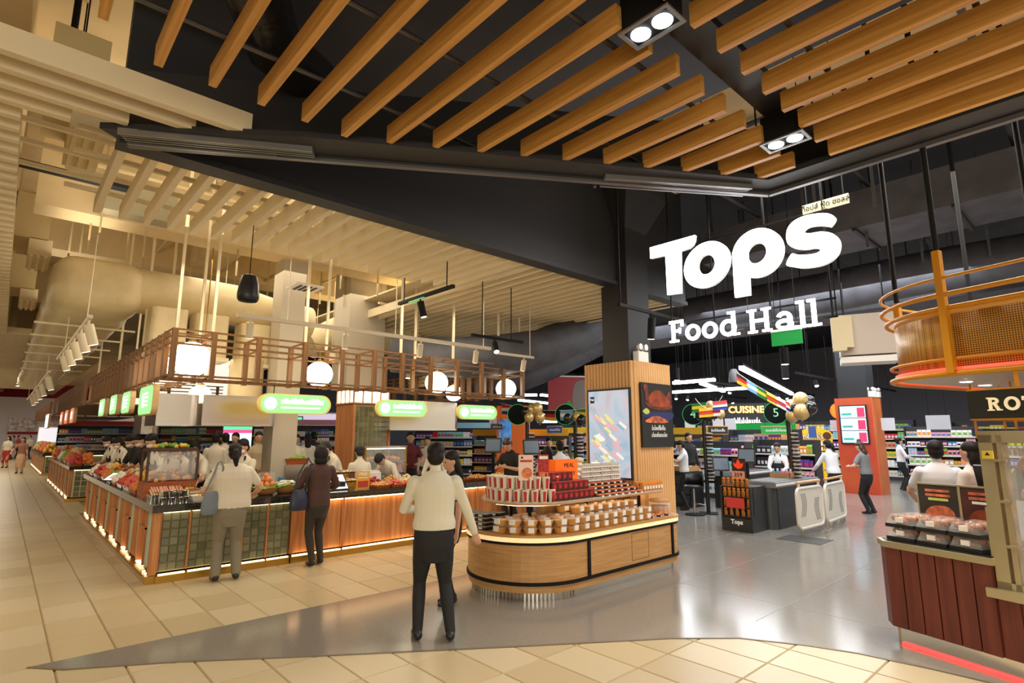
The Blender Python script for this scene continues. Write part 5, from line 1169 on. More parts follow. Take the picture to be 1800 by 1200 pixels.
HY = mat('yellow_header', lin(235, 180, 40), .5); HG = mat('green_header', lin(20, 140, 60), .5, emit=lin(20, 150, 60), es=.3)
W = -PI / 2
gondola(15.2, 8.2, W, 2.4, 1.55, 'low shelf unit of snacks behind the till marked four', 4, True, 1)
gondola(16.2, 6.4, W, 1.6, 1.6, 'low shelf unit of snacks between the two tills', 4, True, 2)
gondola(17.5, 10.6, W, 3.6, 1.75, 'shelf unit of bright packs left of the flaming sign', 5, True, 3, HY)
gondola(17.8, 14.3, W, 3.6, 1.8, 'shelf unit of bright packs behind the pink soup sign', 5, False, 4, HY)
gondola(18.5, 8.0, W, 2.2, 1.9, 'shelf unit with green header board', 5, False, 5, HG)
gondola(13.8, 14.6, math.radians(-60), 3.5, 1.7, 'shelf unit of coloured goods beside the orange column', 5, False, 6, HY)
gondola(14.5, 18.5, math.radians(-45), 4.5, 2.0, 'tall shelf unit of goods seen past the counter staff', 5, False, 7, M_PK[10])
gondola(22.9, 4.2, math.radians(-80), 1.9, 2.0, 'tall shelf unit right of the orange column', 6, False, 8)
gondola(23.4, 2.2, math.radians(-75), 2.6, 1.7, 'shelf unit of blue lit packs behind the seated man', 5, False, 9, mat('navy_header', lin(16, 22, 60), .5))
gondola(26, 10, W, 9, 2.3, 'long far shelf unit along the shop back', 6, False, 10)
gondola(27, 1, W, 7, 2.2, 'long far shelf unit behind the seated man', 6, False, 11)
gondola(9.6, 22, math.radians(-25), 5, 2.1, 'pale lit shelf unit far behind the tiled column', 5, False, 12, M_PK[6])
gondola(22, 17, math.radians(-60), 6, 2.2, 'far shelf unit behind the flag row', 6, False, 13)
gondola(4.4, 36, -.2, 4.5, 2.2, 'far shelf unit of warm goods behind the left counter staff', 5, False, 21, M_PK[2])
gondola(7.8, 33, -.3, 3.6, 2.2, 'far shelf unit behind the cooks in white', 5, False, 22, M_PK[0])
gondola(5.6, 24.5, -.3, 3.0, 1.5, 'low shelf unit of warm goods far behind the three servers', 4, False, 23)
protos = {}
for k, (p, rz, c, w_, h_) in enumerate(PACKS):
    kind = c
    if kind not in protos:
        o = pack_proto(kind); protos[kind] = o; c_ = o
    else: c_ = protos[kind].copy(); C.objects.link(c_)
    tag(c_, 'small %s snack pack on the shelves behind the tills' % ['white', 'yellow', 'red', 'blue', 'orange', 'green', 'pink', 'purple', 'tan', 'black', 'pale blue', 'cream'][kind], 'pack', '%s snack packs' % ['white', 'yellow', 'red', 'blue', 'orange', 'green', 'pink', 'purple', 'tan', 'black', 'pale blue', 'cream'][kind])
    bw, bh = ((.08, .16), (.12, .12), (.07, .22))[kind % 3]
    c_.location = p; c_.rotation_euler = (0, 0, rz); c_.scale = (w_ * .92 / bw, 1, h_ / bh)
# boards, neon and display signs
def board(px, py, d, w, h, m_, lab, txt=None, tm=None, ts=.1, frame=None, post=True, cat='sign', gz=None):
    p = at_d(px, py, d); yaw = math.atan2(p.y, p.x) - PI / 2
    t = thing('sign_board', lab, cat, (p.x, p.y, p.z), yaw)
    MB().box(-w / 2, 0, -h / 2, w / 2, .03, h / 2).obj('board', m_, t)
    if frame: MB().tube([(-w / 2, .015, -h / 2), (w / 2, .015, -h / 2), (w / 2, .015, h / 2), (-w / 2, .015, h / 2)], .02, 6, closed=True).obj('frame', frame, t)
    if frame: scribble(t, w * .7, h * .4, tm or P_WH, face_m((0, -.004, -h * .15), 0, -1), int(px))
    if txt: text(txt, ts, .004, tm or P_WH, 'lettering', t, face_m((0, -.004, 0), 0, -1), bold=.003)
    if post == 'up':
        for s in (-.35, .35): MB().tube([(s * w, .015, h / 2), (s * w, .015, 6.6 - p.z)], .006, 6).obj('hanger', M_BLACKM, t)
    elif post:
        for s in (-.35, .35): MB().tube([(s * w, .015, h / 2), (s * w, .015, 6.6 - p.z)], .006, 6).obj('hanger', M_BLACKM, t)
    return t
NEON = mat('neon_orange', (1, .5, .1), .5, emit=(1, .42, .08), es=5); NEONW = mat('neon_white', (1, 1, 1), .5, emit=(1, .95, .85), es=4)
ng = board(1312, 728, 22, 1.5, .8, mat('neon_back', (.02, .02, .024), .5), 'dark board with orange neon lettering deep in the shop', None, post='up')
text('CUISINE', .33, .02, NEON, 'neon_lettering', ng, face_m((0, -.02, .16), 0, -1), bold=.008); scribble(ng, .85, .2, NEONW, face_m((0, -.02, -.32), 0, -1), 3, 0)
board(1364, 756, 16.5, .72, .2, HG, 'green framed board over the snack shelves', None, None, .15, M_OAKL, gz=1.55)
board(1262, 756, 16, .5, .2, M_BLACK, 'dark framed board left of the green one', None, None, .13, M_OAKL, gz=1.5)
board(975, 755, 19, .5, .22, mat('navy_board', lin(30, 70, 140), .5), 'blue board over the shelves behind the pillar', None, None, .1, M_OAKL, gz=1.7)
board(873, 750, 17, .34, .16, M_BLACK, 'dark framed board right of the orange column', None, None, .1, M_OAKL, gz=1.6)
bb = board(962, 735, 20, .7, .32, mat('neon_blue', (.5, .8, 1), .5, emit=(.5, .85, 1), es=3), 'glowing pale blue sign behind the red banner', None, post='up')
scribble(bb, .5, .16, NEONW, face_m((0, -.01, -.05), 0, -1), 4)
for k, (px, py, d) in enumerate(((1213, 745, 20), (1262, 742, 20), (1284, 745, 20), (1470, 748, 21), (1561, 745, 20), (1649, 742, 18), (868, 742, 21))):
    board(px, py, d, .34 if k != 5 else .5, .36, mat('price_card', lin(214, 216, 226), .5), 'white hanging price card %s' % ['left of the till disc four', 'left of the neon board', 'beside the neon board', 'left of the orange pillar', 'right of the orange pillar', 'above the blue lit packs', 'above the shelf by the orange column'][k], None, post='up')
board(1428, 759, 20, .22, .36, mat('blue_card', lin(60, 90, 160), .5), 'blue hanging card left of the yellow display', None, post='up')
yd = thing('yellow_display', 'big yellow sweet display with rounded header left of the red pillar', 'display stand', at_z(1440, 850, 0), math.atan2(6.3, 18.5) - PI / 2)
YM = mat('sweet_yellow', lin(250, 196, 20), .45)
MB().box(-.55, 0, 0, .55, .5, .95).obj('base', YM, yd); MB().box(-.55, .4, .95, .55, .5, 1.65).obj('back_panel', YM, yd)
MB().prism([(-.55, 1.5), (.55, 1.5), (.55, 1.75)] + [(.55 * math.cos(a), 1.75 + .22 * math.sin(a)) for a in [PI * k / 10 for k in range(1, 10)]] + [(-.55, 1.75)], -.05, 0, M=Matrix.Rotation(PI / 2, 4, 'X')).obj('header', YM, yd)
text("m&m's", .27, .01, mat('sweet_brown', lin(90, 50, 20), .5), 'lettering', yd, face_m((-.1, -.01, 1.68), 0, -1), bold=.016); text("m&m's", .27, .012, P_WH, 'lettering', yd, face_m((-.1, -.012, 1.68), 0, -1), bold=.004)
MB().lathe([(.001, 0), (.13, 0), (.13, .01), (.001, .012)], 18).obj('emblem', mat('sweet_brown', lin(90, 50, 20), .5), yd).matrix_local = Matrix.Translation((.38, -.01, 1.7)) @ Matrix.Rotation(PI / 2, 4, 'X')
for r in range(3):
    sh = MB().box(-.52, -.02, .98 + r * .18, .52, .4, 1.0 + r * .18).obj('shelf', YM, yd)
    m = MB()
    for k in range(8): m.box(-.5 + k * .125, .0, 1.0 + r * .18, -.4 + k * .125, .2, 1.12 + r * .18, k % 3)
    m.obj('packets', [YM, M_PK[3], M_PK[0]], sh)
bt = thing('lit_display', 'black display with blue lettering and a purple blob behind the seated man', 'display stand', at_z(1655, 852, 0), math.atan2(3.6, 20) - PI / 2)
MB().box(-.85, 0, 0, .85, .4, .9).obj('base', M_BLACK, bt); MB().box(-.85, .3, .9, .85, .4, 1.85).obj('back_panel', M_BLACK, bt)
text('BTS', .24, .01, mat('blue_lit', (.4, .6, 1), .5, emit=(.45, .65, 1), es=1.6), 'lettering', bt, face_m((-.42, .29, 1.68), 0, -1), bold=.012)
MB().ball((.1, .28, 1.7), .3, .04, .15, 14, 8).obj('emblem', mat('purple_print', lin(150, 60, 170), .5), bt)
for r in range(4):
    m = MB()
    for k in range(9): m.box(-.8 + k * .18, .1, .92 + r * .15, -.66 + k * .18, .28, 1.03 + r * .15, (k * 2 + r) % 3)
    m.obj('packets', [mat('blue_pack_lit', lin(70, 110, 200), .4, emit=lin(70, 110, 200), es=.5), M_PK[0], M_PK[10]], bt)
# red and green hanging banner
p = at_d(1003, 690, 15); yaw = math.atan2(p.y, p.x) - PI / 2 + .25
bn = thing('hanging_banner', 'red and green hanging banner left of the fluted pillar', 'banner', p, yaw)
MB().box(-.62, 0, -.62, .75, .02, .42).obj('cloth', mat('banner_red', lin(150, 40, 50), .6), bn)
flat(bn, 'green_blob', [(-.2, -.5), (-.05, -.2), (.05, -.4), (-.05, -.6)], mat('banner_green', lin(50, 140, 60), .6), -.004); flat(bn, 'grey_blob', [(.1, -.5), (.1, .2), (.4, .35), (.7, .2), (.7, -.5)], mat('banner_grey', lin(120, 110, 105), .6), -.003)
MB().tube([(-.62, .01, .44), (.75, .01, .44)], .02, 8).obj('rail', M_WHITE, bn)
for s in (-.5, .6): MB().tube([(s, .01, .44), (s, .01, 6.6 - p.z)], .006, 6).obj('hanger', M_BLACKM, bn)
# flag garlands
FL = [((200, 40, 50), (240, 240, 240), (40, 60, 150)), ((240, 240, 240), (210, 40, 40), (240, 240, 240)), ((40, 70, 160), (240, 240, 240), (210, 40, 40)), ((30, 30, 30), (210, 40, 40), (240, 190, 40)), ((120, 180, 225), (245, 245, 245), (120, 180, 225)), ((30, 130, 60), (240, 210, 50), (30, 130, 60)), ((240, 190, 50), (220, 50, 40), (240, 190, 50)), ((240, 240, 240), (200, 40, 60), (245, 245, 245))]
def garland(a, b, sag, n, lab, sz=.3, off=0):
    pts = [a.lerp(b, k / 12) - Vector((0, 0, sag * 4 * (k / 12) * (1 - k / 12))) for k in range(13)]
    t = thing('flag_garland', lab, 'flags', (0, 0, 0)); MB().tube(pts, .006, 5).obj('string', M_WHITE, t)
    d = (b - a).normalized()
    for k in range(n):
        f = (k + .5) / n; i = min(int(f * 12), 11); q = pts[i].lerp(pts[i + 1], f * 12 - i); cols = FL[(k + off) % len(FL)]; m = MB(); tl = rnd.uniform(-.2, .2)
        for s in range(3):
            z0, z1 = -s * sz * .22, -(s + 1) * sz * .22
            vs = [q + d * (-sz / 2) + Vector((0, 0, z0)), q + d * (sz / 2) + Vector((0, 0, z0)), q + d * (sz / 2) + Vector((tl * .1, tl * .1, z1)), q + d * (-sz / 2) + Vector((tl * .1, tl * .1, z1))]
            m.add(vs + [v_ + Vector((.004, .004, 0)) for v_ in vs], [(0, 1, 2, 3), (7, 6, 5, 4), (0, 4, 5, 1), (2, 6, 7, 3)], s)
        m.obj('flag', [mat('flag_%d_%d_%d' % c, lin(*c), .6) for c in cols], t)
garland(at_d(880, 708, 14), at_d(1040, 716, 12.5), .12, 6, 'flag garland left of the fluted pillar', .36)
garland(at_d(1296, 655, 12), at_d(1398, 712, 13), .05, 6, 'flag garland under the slanting tube light', .3, 3)
garland(at_d(1222, 700, 13), at_d(1270, 695, 13), .25, 4, 'short flag garland above the till disc four', .3, 5)
# till poles with number discs, garland columns and balloons
M_GOLDB = mat('gold_balloon', lin(216, 186, 124), .28, .45); M_BLKB = mat('black_balloon', (.01, .01, .012), .15, coat=.5)
def till_pole(p, num, lab, flip=1):
    t = thing('till_pole', lab, 'till sign', (p.x, p.y, 0), math.atan2(p.y, p.x) - PI / 2)
    MB().tube([(0, 0, 0), (0, 0, 2.15)], .045, 10).obj('pole', M_BLACK, t); MB().box(-.2, -.2, 0, .2, .2, .02).obj('foot', M_BLACKM, t)
    o = MB().lathe([(.001, -.02), (.24, -.02), (.24, .02), (.001, .02)], 28).obj('disc', mat('disc_black', (.006, .01, .008), .7, spec=.1), t); o.matrix_local = Matrix.Translation((-.22, -.03, 2.2)) @ Matrix.Rotation(PI / 2, 4, 'X')
    MB().tube([(-.22 + .235 * math.cos(a), -.055, 2.2 + .235 * math.sin(a)) for a in [2 * PI * k / 28 for k in range(28)]], .006, 6, closed=True).obj('green_ring', mat('green_line', lin(30, 150, 90), .5, emit=lin(30, 160, 90), es=.6), t)
    if num: text(num, .26, .006, mat('green_number', lin(150, 200, 170), .5, emit=lin(120, 200, 150), es=.5), 'numeral', t, face_m((-.22, -.053, 2.2), 0, -1))
    for k in range(26):
        o = MB().lathe([(.001, 0), (.075, .012), (.085, .03), (.03, .035)], 10).obj('ruffle', (M_BLACK, M_WHITE)[k % 2], t) if k < 2 else None
        if k < 2: pr = o if k == 0 else pr; pr2 = o if k == 1 else None; o.location = (.1, -.02, .75 + .04 * k); keep = (o,) if k == 0 else keep + (o,)
        else: share(keep[k % 2], (.1 + .006 * math.sin(k), -.02, .75 + .04 * k), t)
    return t
def balloons(p, spec, lab):
    b0_ = None
    for k, (dx, dz, r, gold) in enumerate(spec):
        yaw = math.atan2(p.y, p.x) - PI / 2; o = thing('balloon', '%s balloon in the cluster %s' % ('gold' if gold else 'black', lab), 'balloon', p + Vector((dx * math.cos(yaw), dx * math.sin(yaw), dz)) + Vector((-.06 * (k % 3), 0, 0)), 0, ('gold' if gold else 'black') + ' balloons ' + lab)
        MB().ball((0, 0, 0), r, r, r * 1.12, 16, 10).obj('skin', M_GOLDB if gold else M_BLKB, o); MB().lathe([(.02, -.03), (.005, 0)], 8, (0, 0, -r * 1.1)).obj('knot', M_GOLDB if gold else M_BLKB, o)
p4, p5, pl = at_d(1240, 800, 13.6), at_d(1390, 800, 13.3), at_d(927, 800, 13); pl2 = at_d(1012, 800, 13)
till_pole(p4, '4', 'black till pole with number four disc'); till_pole(p5, '5', 'black till pole with number five disc'); till_pole(pl, None, 'black till pole left of the orange box sign'); till_pole(pl2, None, 'black till pole just left of the fluted pillar')
sp4 = [(0, 0, .1, 0), (.12, .1, .11, 1), (-.1, .06, .1, 1), (.28, .08, .12, 1), (.18, -.06, .12, 0), (.34, -.08, .1, 1), (-.14, -.1, .11, 0), (.05, -.14, .11, 0)]
sp5 = [(0, .1, .13, 1), (.2, .22, .15, 1), (.22, -.02, .16, 1), (0, -.1, .13, 1), (.1, .06, .12, 0), (.38, .05, .13, 0), (.34, .2, .1, 0)]
balloons(at_d(1242, 722, 13.3), sp4, 'above till four'); balloons(at_d(1392, 722, 13.0), sp5, 'above till five'); balloons(at_d(935, 727, 12.7), [(0, .1, .12, 1), (.16, .12, .13, 1), (.02, -.08, .11, 1), (.18, -.08, .12, 1), (-.1, .04, .1, 0)], 'left of the red banner'); balloons(at_d(1014, 732, 12.7), [(0, 0, .11, 1), (.14, -.08, .12, 0), (-.12, -.04, .1, 0)], 'by the fluted pillar')
# ================================================================ tills
M_TILL = mat('till_black', (.018, .019, .022), .4, coat=.2); M_TILLG = mat('till_grey', (.22, .22, .23), .45); M_CARD = mat('cardboard', lin(176, 128, 76), .7)
gs = thing('gold_bottle_stand', 'black display stand of golden bottles with a price sign', 'display stand', (10.12, 5.02, 0), -PI / 2)
MB().box(-.29, .08, 0, .29, .62, .80).obj('body', M_TILL, gs); MB().box(-.29, 0, 0, .29, .08, .28).obj('lower_front', M_TILL, gs)
for s in (-1, 1): MB().box(s * .275 - .015, 0, .28, s * .275 + .015, .1, .80).obj('side_panel', M_TILL, gs)
for z in (.26, .44, .62): MB().box(-.26, 0, z - .015, .26, .1, z).obj('shelf', M_TILL, gs)
text('Tops', .11, .004, P_WH, 'logo_lettering', gs, face_m((0, -.003, .17), 0, -1), bold=.004)
MB().box(-.13, .2, .80, .13, .22, 1.30).obj('header_panel', mat('dark_brown', lin(50, 32, 24), .5), gs); flat(gs, 'flame_emblem', [(-.08, 1.16), (-.09, 1.23), (-.05, 1.2), (0, 1.29), (.05, 1.2), (.09, 1.23), (.08, 1.15), (0, 1.11)], mat('flame_red', lin(226, 60, 24), .5, emit=lin(226, 60, 24), es=.4), .196)
MB().box(-.12, .17, .93, .12, .18, 1.07).obj('price_card', mat('price_pink', lin(226, 160, 140), .5), gs); text('359', .11, .004, M_BLACK, 'numeral', gs, face_m((0, .166, 1.0), 0, -1))
MB().box(-.17, -.02, .42, .17, -.012, .60).obj('price_card', mat('price_red', lin(206, 60, 56), .5), gs); text('369', .09, .004, M_BLACK, 'numeral', gs, face_m((.07, -.016, .51), 0, -1))
MB().lathe([(.001, 0), (.075, 0), (.075, .003), (.001, .003)], 18).obj('price_disc', P_WH, gs).matrix_local = Matrix.Translation((.07, -.0125, .51)) @ Matrix.Rotation(PI / 2, 4, 'X')
bt0 = thing('gold_bottle', 'small golden bottle on the black display stand', 'bottle', (0, 0, 0), 0, 'golden bottles on the stand')
MB().lathe([(.032, 0), (.036, .02), (.034, .1), (.016, .125)], 12).obj('bottle', mat('amber', lin(150, 92, 26), .25, var=.4, sc=50), bt0); MB().lathe([(.03, .12), (.03, .15), (.001, .152)], 12).obj('cap', mat('orange_cap', lin(214, 120, 30), .5), bt0); bs_ = [True]
for z, n in ((.26, 5), (.44, 5), (.62, 6), (.80, 6)):
    for k in range(n): put(bt0, 10.17 if z < .8 else 10.15, 5.02 + .22 - k * .44 / (n - 1), z + .001, 0, bs_)
def conveyor(x0, y0, x1, y1, lab):
    t = thing('checkout_belt', lab, 'checkout', (x0, y0, 0)); w, d = x1 - x0, y1 - y0
    MB().box(.12, .03, 0, w, d - .03, .76).obj('base', M_TILL, t); MB().lathe([(.16, 0), (.16, .76)], 18, (.14, .2, 0)).obj('end_post', mat('till_panel', (.05, .052, .056), .4), t)
    MB().box(0, 0, .76, w, d, .86).obj('rim', M_TILLG, t); MB().box(.06, .06, .86, w - .1, d - .06, .867).obj('belt', M_BLACK, t); MB().box(0, -.012, .79, w, 0, .83).obj('bumper', M_WHITE, t)
conveyor(10.78, 4.55, 12.9, 5.2, 'grey and black checkout belt behind the golden bottles')
conveyor(12.9, 6.4, 14.9, 7.0, 'grey and black checkout belt behind the till disc four'); conveyor(9.6, 8.6, 11.6, 9.2, 'grey and black checkout belt behind the orange box sign'); conveyor(11.2, 10.2, 13, 10.8, 'far checkout belt left of the pillar')
def till_box(px, py, w, d, h, lab, rz=0):
    p = at_z(px, py, 0); t = thing('till_cabinet', lab, 'cabinet', (p.x, p.y, 0), rz)
    MB().box(0, 0, 0, w, d, h).obj('body', M_TILL, t)
    for k in range(3): MB().box(-.012, .04, .1 + k * h * .27, .0, d - .04, .1 + k * h * .27 + h * .22).obj('drawer', mat('till_panel', (.05, .052, .056), .4), t)
    return p
q1 = till_box(1216, 893, .6, .9, .84, 'dark drawer cabinet with a carton left of the golden bottles')
q2 = till_box(1395, 918, .7, .5, .84, 'dark drawer cabinet right of the golden bottles')
def carton(p, w, d, h, lab, fill, n):
    t = thing('carton_tray', lab, 'carton', p); m = MB().box(-w / 2, -d / 2, 0, w / 2, d / 2, .01).box(-w / 2, -d / 2, 0, -w / 2 + .01, d / 2, h).box(w / 2 - .01, -d / 2, 0, w / 2, d / 2, h).box(-w / 2, -d / 2, 0, w / 2, -d / 2 + .01, h).box(-w / 2, d / 2 - .01, 0, w / 2, d / 2, h); m.obj('tray', M_CARD, t)
    return t
carton((q1.x + .32, q1.y + .42, .842), .5, .7, .13, 'cardboard tray of wrapped packs left of the golden bottles', None, 0)
for k in range(8):
    o = MB().ball((0, 0, 0), .07, .06, .06, 8, 6).obj('wrapped_pack', mat('clear_wrap', lin(214, 210, 204), .3)); o.location = (q1.x + .18 + .14 * (k % 2), q1.y + .16 + .15 * (k // 2), .915); tag(o, 'pale wrapped pack in the cardboard tray', 'pack', 'wrapped packs in the tray')
carton((q2.x + .35, q2.y + .25, .842), .5, .42, .12, 'cardboard tray of sanitiser bottles', None, 0)
for k in range(8):
    o = thing('sanitiser_bottle', '%s capped bottle standing in the cardboard tray' % ('blue' if k < 4 else 'pink'), 'bottle', (q2.x + .18 + .09 * (k % 2), q2.y + .40 - .045 * k, .853), 0, ('blue' if k < 4 else 'pink') + ' bottles in the tray')
    MB().lathe([(.03, 0), (.032, .02), (.032, .12), (.015, .15)], 10).obj('bottle', mat('bottle_blue', lin(60, 140, 200), .4) if k < 4 else mat('bottle_pink', lin(200, 110, 150), .4), o); MB().lathe([(.016, .148), (.016, .185), (.001, .186)], 10).obj('cap', M_WHITE, o)
for k, (px, py, d, lab) in enumerate(((1311, 800, 12.4, 'black till monitor behind the golden bottle stand'), (1268, 815, 13, 'black till screen left of the golden bottle stand'), (866, 782, 11.5, 'till screen with blue display behind the white cups'), (935, 785, 11.5, 'till screen behind the pink soup sign'))):
    p = at_d(px, py, d); t = thing('till_monitor', lab, 'monitor', (p.x, p.y, p.z - .15), math.atan2(p.y, p.x) - PI / 2 + (-.3, .3)[k % 2])
    MB().box(-.17, 0, 0, .17, .04, .3, M=Matrix.Rotation(-.2, 4, 'X')).obj('case', M_BLACK, t); MB().box(-.15, -.004, .03, .15, .0, .27, M=Matrix.Rotation(-.2, 4, 'X')).obj('display', mat('till_display', (.1, .12, .15), .3, emit=(.25, .4, .55), es=.5 if k == 2 else .12), t); MB().bar((0, .04, .06), (0, .06, -(p.z - .15) + .0), .05).obj('stand', M_BLACKM, t)
st_ = thing('swivel_stool', 'black swivel stool on a chrome stem beside the pillar', 'stool', at_z(1222, 905, 0))
MB().lathe([(.001, .03), (.2, .03), (.22, .0)], 20).obj('base', M_BLACKM, st_); MB().tube([(0, 0, .03), (0, 0, .58)], .025, 10).obj('stem', M_STEEL, st_); MB().lathe([(.001, .58), (.2, .58), (.21, .62), (.17, .65), (.001, .64)], 20).obj('seat', M_BLACK, st_)
MB().band([(-.02 + .21 * math.cos(a), .21 * math.sin(a)) for a in [math.radians(-80 + 16 * k) for k in range(11)]], .63, .88, 0, .02).obj('backrest', M_BLACK, st_); MB().tube([(.2, -.15, .2), (.2, 0, .22), (.2, .15, .2)], .012, 8).obj('foot_ring', M_STEEL, st_)
sb = thing('pendant_speaker', 'grey bell-shaped pendant left of the slanting tube light', 'speaker', at_d(1291, 672, 13.5)); MB().lathe([(.11, 0), (.12, .05), (.1, .22), (.06, .3), (.01, .31)], 18).obj('cabinet', mat('speaker_grey', (.12, .12, .13), .5), sb); MB().lathe([(.105, -.002), (.001, -.002)], 18, cap=False).obj('grille', M_BLACKM, sb); MB().tube([(0, 0, .3), (0, 0, 6.6 - sb.location.z)], .006, 6).obj('cable', M_BLACKM, sb)
# white swing gates
def gate(a, b, lab):
    a, b = Vector(a), Vector(b); L = (b - a).length; t = thing('swing_gate', lab, 'gate', a, math.atan2(b.y - a.y, b.x - a.x)); GM = mat('gate_white', lin(222, 216, 206), .4)
    P = rrect(L / 2, .46, L, .68, .12, 5); R = Matrix.Rotation(PI / 2, 4, 'X')
    MB().tube([(x, 0, z) for x, z in P], .028, 8, closed=True).obj('frame', GM, t)
    MB().prism([(x * .96 + L * .02, (z - .46) * .96 + .46) for x, z in P], -.008, .008, M=R).obj('panel', GM, t)
    MB().tube([(.05, 0, .90), (L - .05, 0, .90)], .022, 10).obj('handrail', mat('beech', lin(206, 150, 96), .5), t)
    for x in (.12, L - .12): MB().bar((x, 0, .78), (x, 0, .9), .035).obj('rail_post', GM, t); MB().bar((x, 0, 0), (x, 0, .14), .03).obj('leg', M_STEEL, t); MB().lathe([(.05, 0), (.05, .012)], 12, (x, 0, 0)).obj('foot', M_STEEL, t)
    s0_ = None
    for r in range(16):
        for c in range(3):
            for sd in (0, 1):
                x = (L * .16 + c * .07 + .05 * math.sin(r * .25)) if sd == 0 else (L * .84 - c * .07 - .05 * math.sin(r * .25)); z = (.70 - r * .025) if sd == 0 else (.60 - r * .025)
                if s0_ is None: s0_ = MB().box(-.018, -.012, -.005, .018, .012, .005).obj('slot', mat('slot_dark', (.06, .06, .06), .6), t); s0_.location = (x, 0, z)
                else: share(s0_, (x, 0, z), t)
gate((10.42, 4.06, 0), (11.5, 4.02, 0), 'white perforated swing gate nearer the golden bottle stand'); gate((11.66, 4.02, 0), (12.95, 4.1, 0), 'white perforated swing gate nearer the red pillar')
fm = MB().box(9.9, 3.55, .004, 10.5, 4.25, .008).obj('floor_mat', mat('dark_decal', (.06, .06, .06), .4)); tag(fm, 'dark rectangular floor mat before the white gate', 'mat')
# red pillar with screens
rp = thing('red_pillar', 'red-orange clad pillar with an upright advert screen', 'pillar', (19.05, 5.05, 0))
M_RP = mat('red_clad', lin(196, 66, 44), .45, col2=lin(206, 92, 50), sc=1.2); M_RP2 = mat('orange_clad', lin(206, 104, 56), .45, col2=lin(216, 124, 66), sc=2)
MB().box(0, 0, 0, .9, 1.0, 2.84).obj('cladding', M_RP, rp); MB().box(.0, -.02, 0, .9, 0, 2.84).obj('side_cladding', M_RP2, rp)
MB().box(-.04, .14, 1.46, 0, .9, 2.62).obj('bezel', M_BLACK, rp)
for k in range(3):
    c = [(170, 200, 225), (190, 205, 230), (165, 205, 215)][k]; s_ = MB().box(-.045, .18, 1.50 + k * .37, -.039, .86, 1.85 + k * .37).obj('display', mat('red_pillar_screen_%d' % k, lin(*c), .4, emit=lin(*c), es=1.1), rp)
    MB().box(-.05, .2, 1.52 + k * .37, -.044, .40, 1.8 + k * .37).obj('picture', mat('pink_print', lin(206, 50, 90), .5, emit=lin(206, 50, 90), es=.8), s_); MB().box(-.05, .55, 1.58 + k * .37, -.044, .82, 1.64 + k * .37).obj('caption', mat('teal_print', lin(60, 150, 140), .5, emit=lin(60, 150, 140), es=.7), s_)
struct(MB().box(19.12, 5.15, 2.84, 19.85, 5.95, 6.6).obj('trim_8', M_DARK), 'dark shaft above the red pillar')
emergency((19.2, 5.08, 2.86), -PI / 2, 'white twin-head emergency light on top of the red pillar'); emergency((19.6, 5.06, 2.86), -.5, 'second white emergency light at the right of the red pillar top')
od = thing('orange_disc', 'x', 'sign', at_d(1474, 722, 22.5)); dd_ = MB().lathe([(.001, -.03), (.27, -.03), (.27, .03), (.001, .03)], 24).obj('disc', mat('orange_lit', lin(240, 120, 30), .5, emit=lin(240, 120, 30), es=.8), od); dd_.rotation_euler = (PI / 2, 0, -.9); MB().tube([(0, 0, .2), (0, 0, 6.6 - od.location.z)], .008, 6).obj('hanger', M_BLACKM, od); tag(od, 'glowing orange disc sign left of the red pillar', 'sign')
p = at_z(850, 835, 0)
op = thing('orange_pillar', 'orange clad pillar with a blue advert screen behind the counter', 'pillar', (13.0, 14.2, 0), -PI / 4)
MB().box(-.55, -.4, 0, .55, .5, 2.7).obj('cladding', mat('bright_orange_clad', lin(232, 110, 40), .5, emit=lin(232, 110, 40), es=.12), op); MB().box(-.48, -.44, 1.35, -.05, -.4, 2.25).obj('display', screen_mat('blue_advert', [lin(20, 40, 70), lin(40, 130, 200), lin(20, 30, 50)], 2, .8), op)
# bright video wall and lit shop fronts far behind the counter
vw = thing('video_wall', 'bright green and pink video wall far behind the counter', 'screen', (9.0, 27, 1.6), math.radians(-18))
MB().box(-1.7, 0, -.9, 1.7, .1, 1.0).obj('case', M_BLACK, vw); MB().box(-1.65, -.02, .35, 1.65, 0, .95).obj('display', mat('green_video', (.1, .8, .4), .5, emit=(.12, .85, .35), es=1.2), vw); MB().box(-1.65, -.03, .2, 1.65, -.01, .36).obj('display', mat('pink_video', (.8, .1, .3), .5, emit=(.85, .1, .32), es=1), vw); MB().box(-1.65, -.02, -.85, 1.65, 0, .2).obj('display', mat('pale_video', (.7, .85, .9), .5, emit=(.75, .9, 1), es=1.1), vw); MB().box(-1.0, .1, -1.6, 1.0, .4, -.9).obj('plinth', M_BLACK, vw)
for k, (x, y, w_, h_, c, lab) in enumerate(((4.6, 42, 1.2, .7, (200, 220, 240), 'pale lit shop panel far behind the left counters'), (8.0, 44, 1.6, .8, (190, 215, 240), 'blue-white lit shop panel far behind the pillar'), (11.8, 28.4, 3.5, 1.6, (235, 215, 240), 'pink-white lit shop panel behind the tiled column'), (3.0, 52, 2, 1.0, (235, 235, 245), 'white lit panel at the corridor end'))):
    t = thing('light_box', lab, 'light panel', (x, y, 1.2), -.2); MB().box(-w_ / 2, 0, 0, w_ / 2, .06, h_).obj('display', mat('lit_panel_%d' % k, lin(*c), .5, emit=lin(*c), es=.7), t); MB().box(-w_ / 2 - .05, .06, -1.2, w_ / 2 + .05, .2, h_ + .08).obj('case', M_WHITE, t)
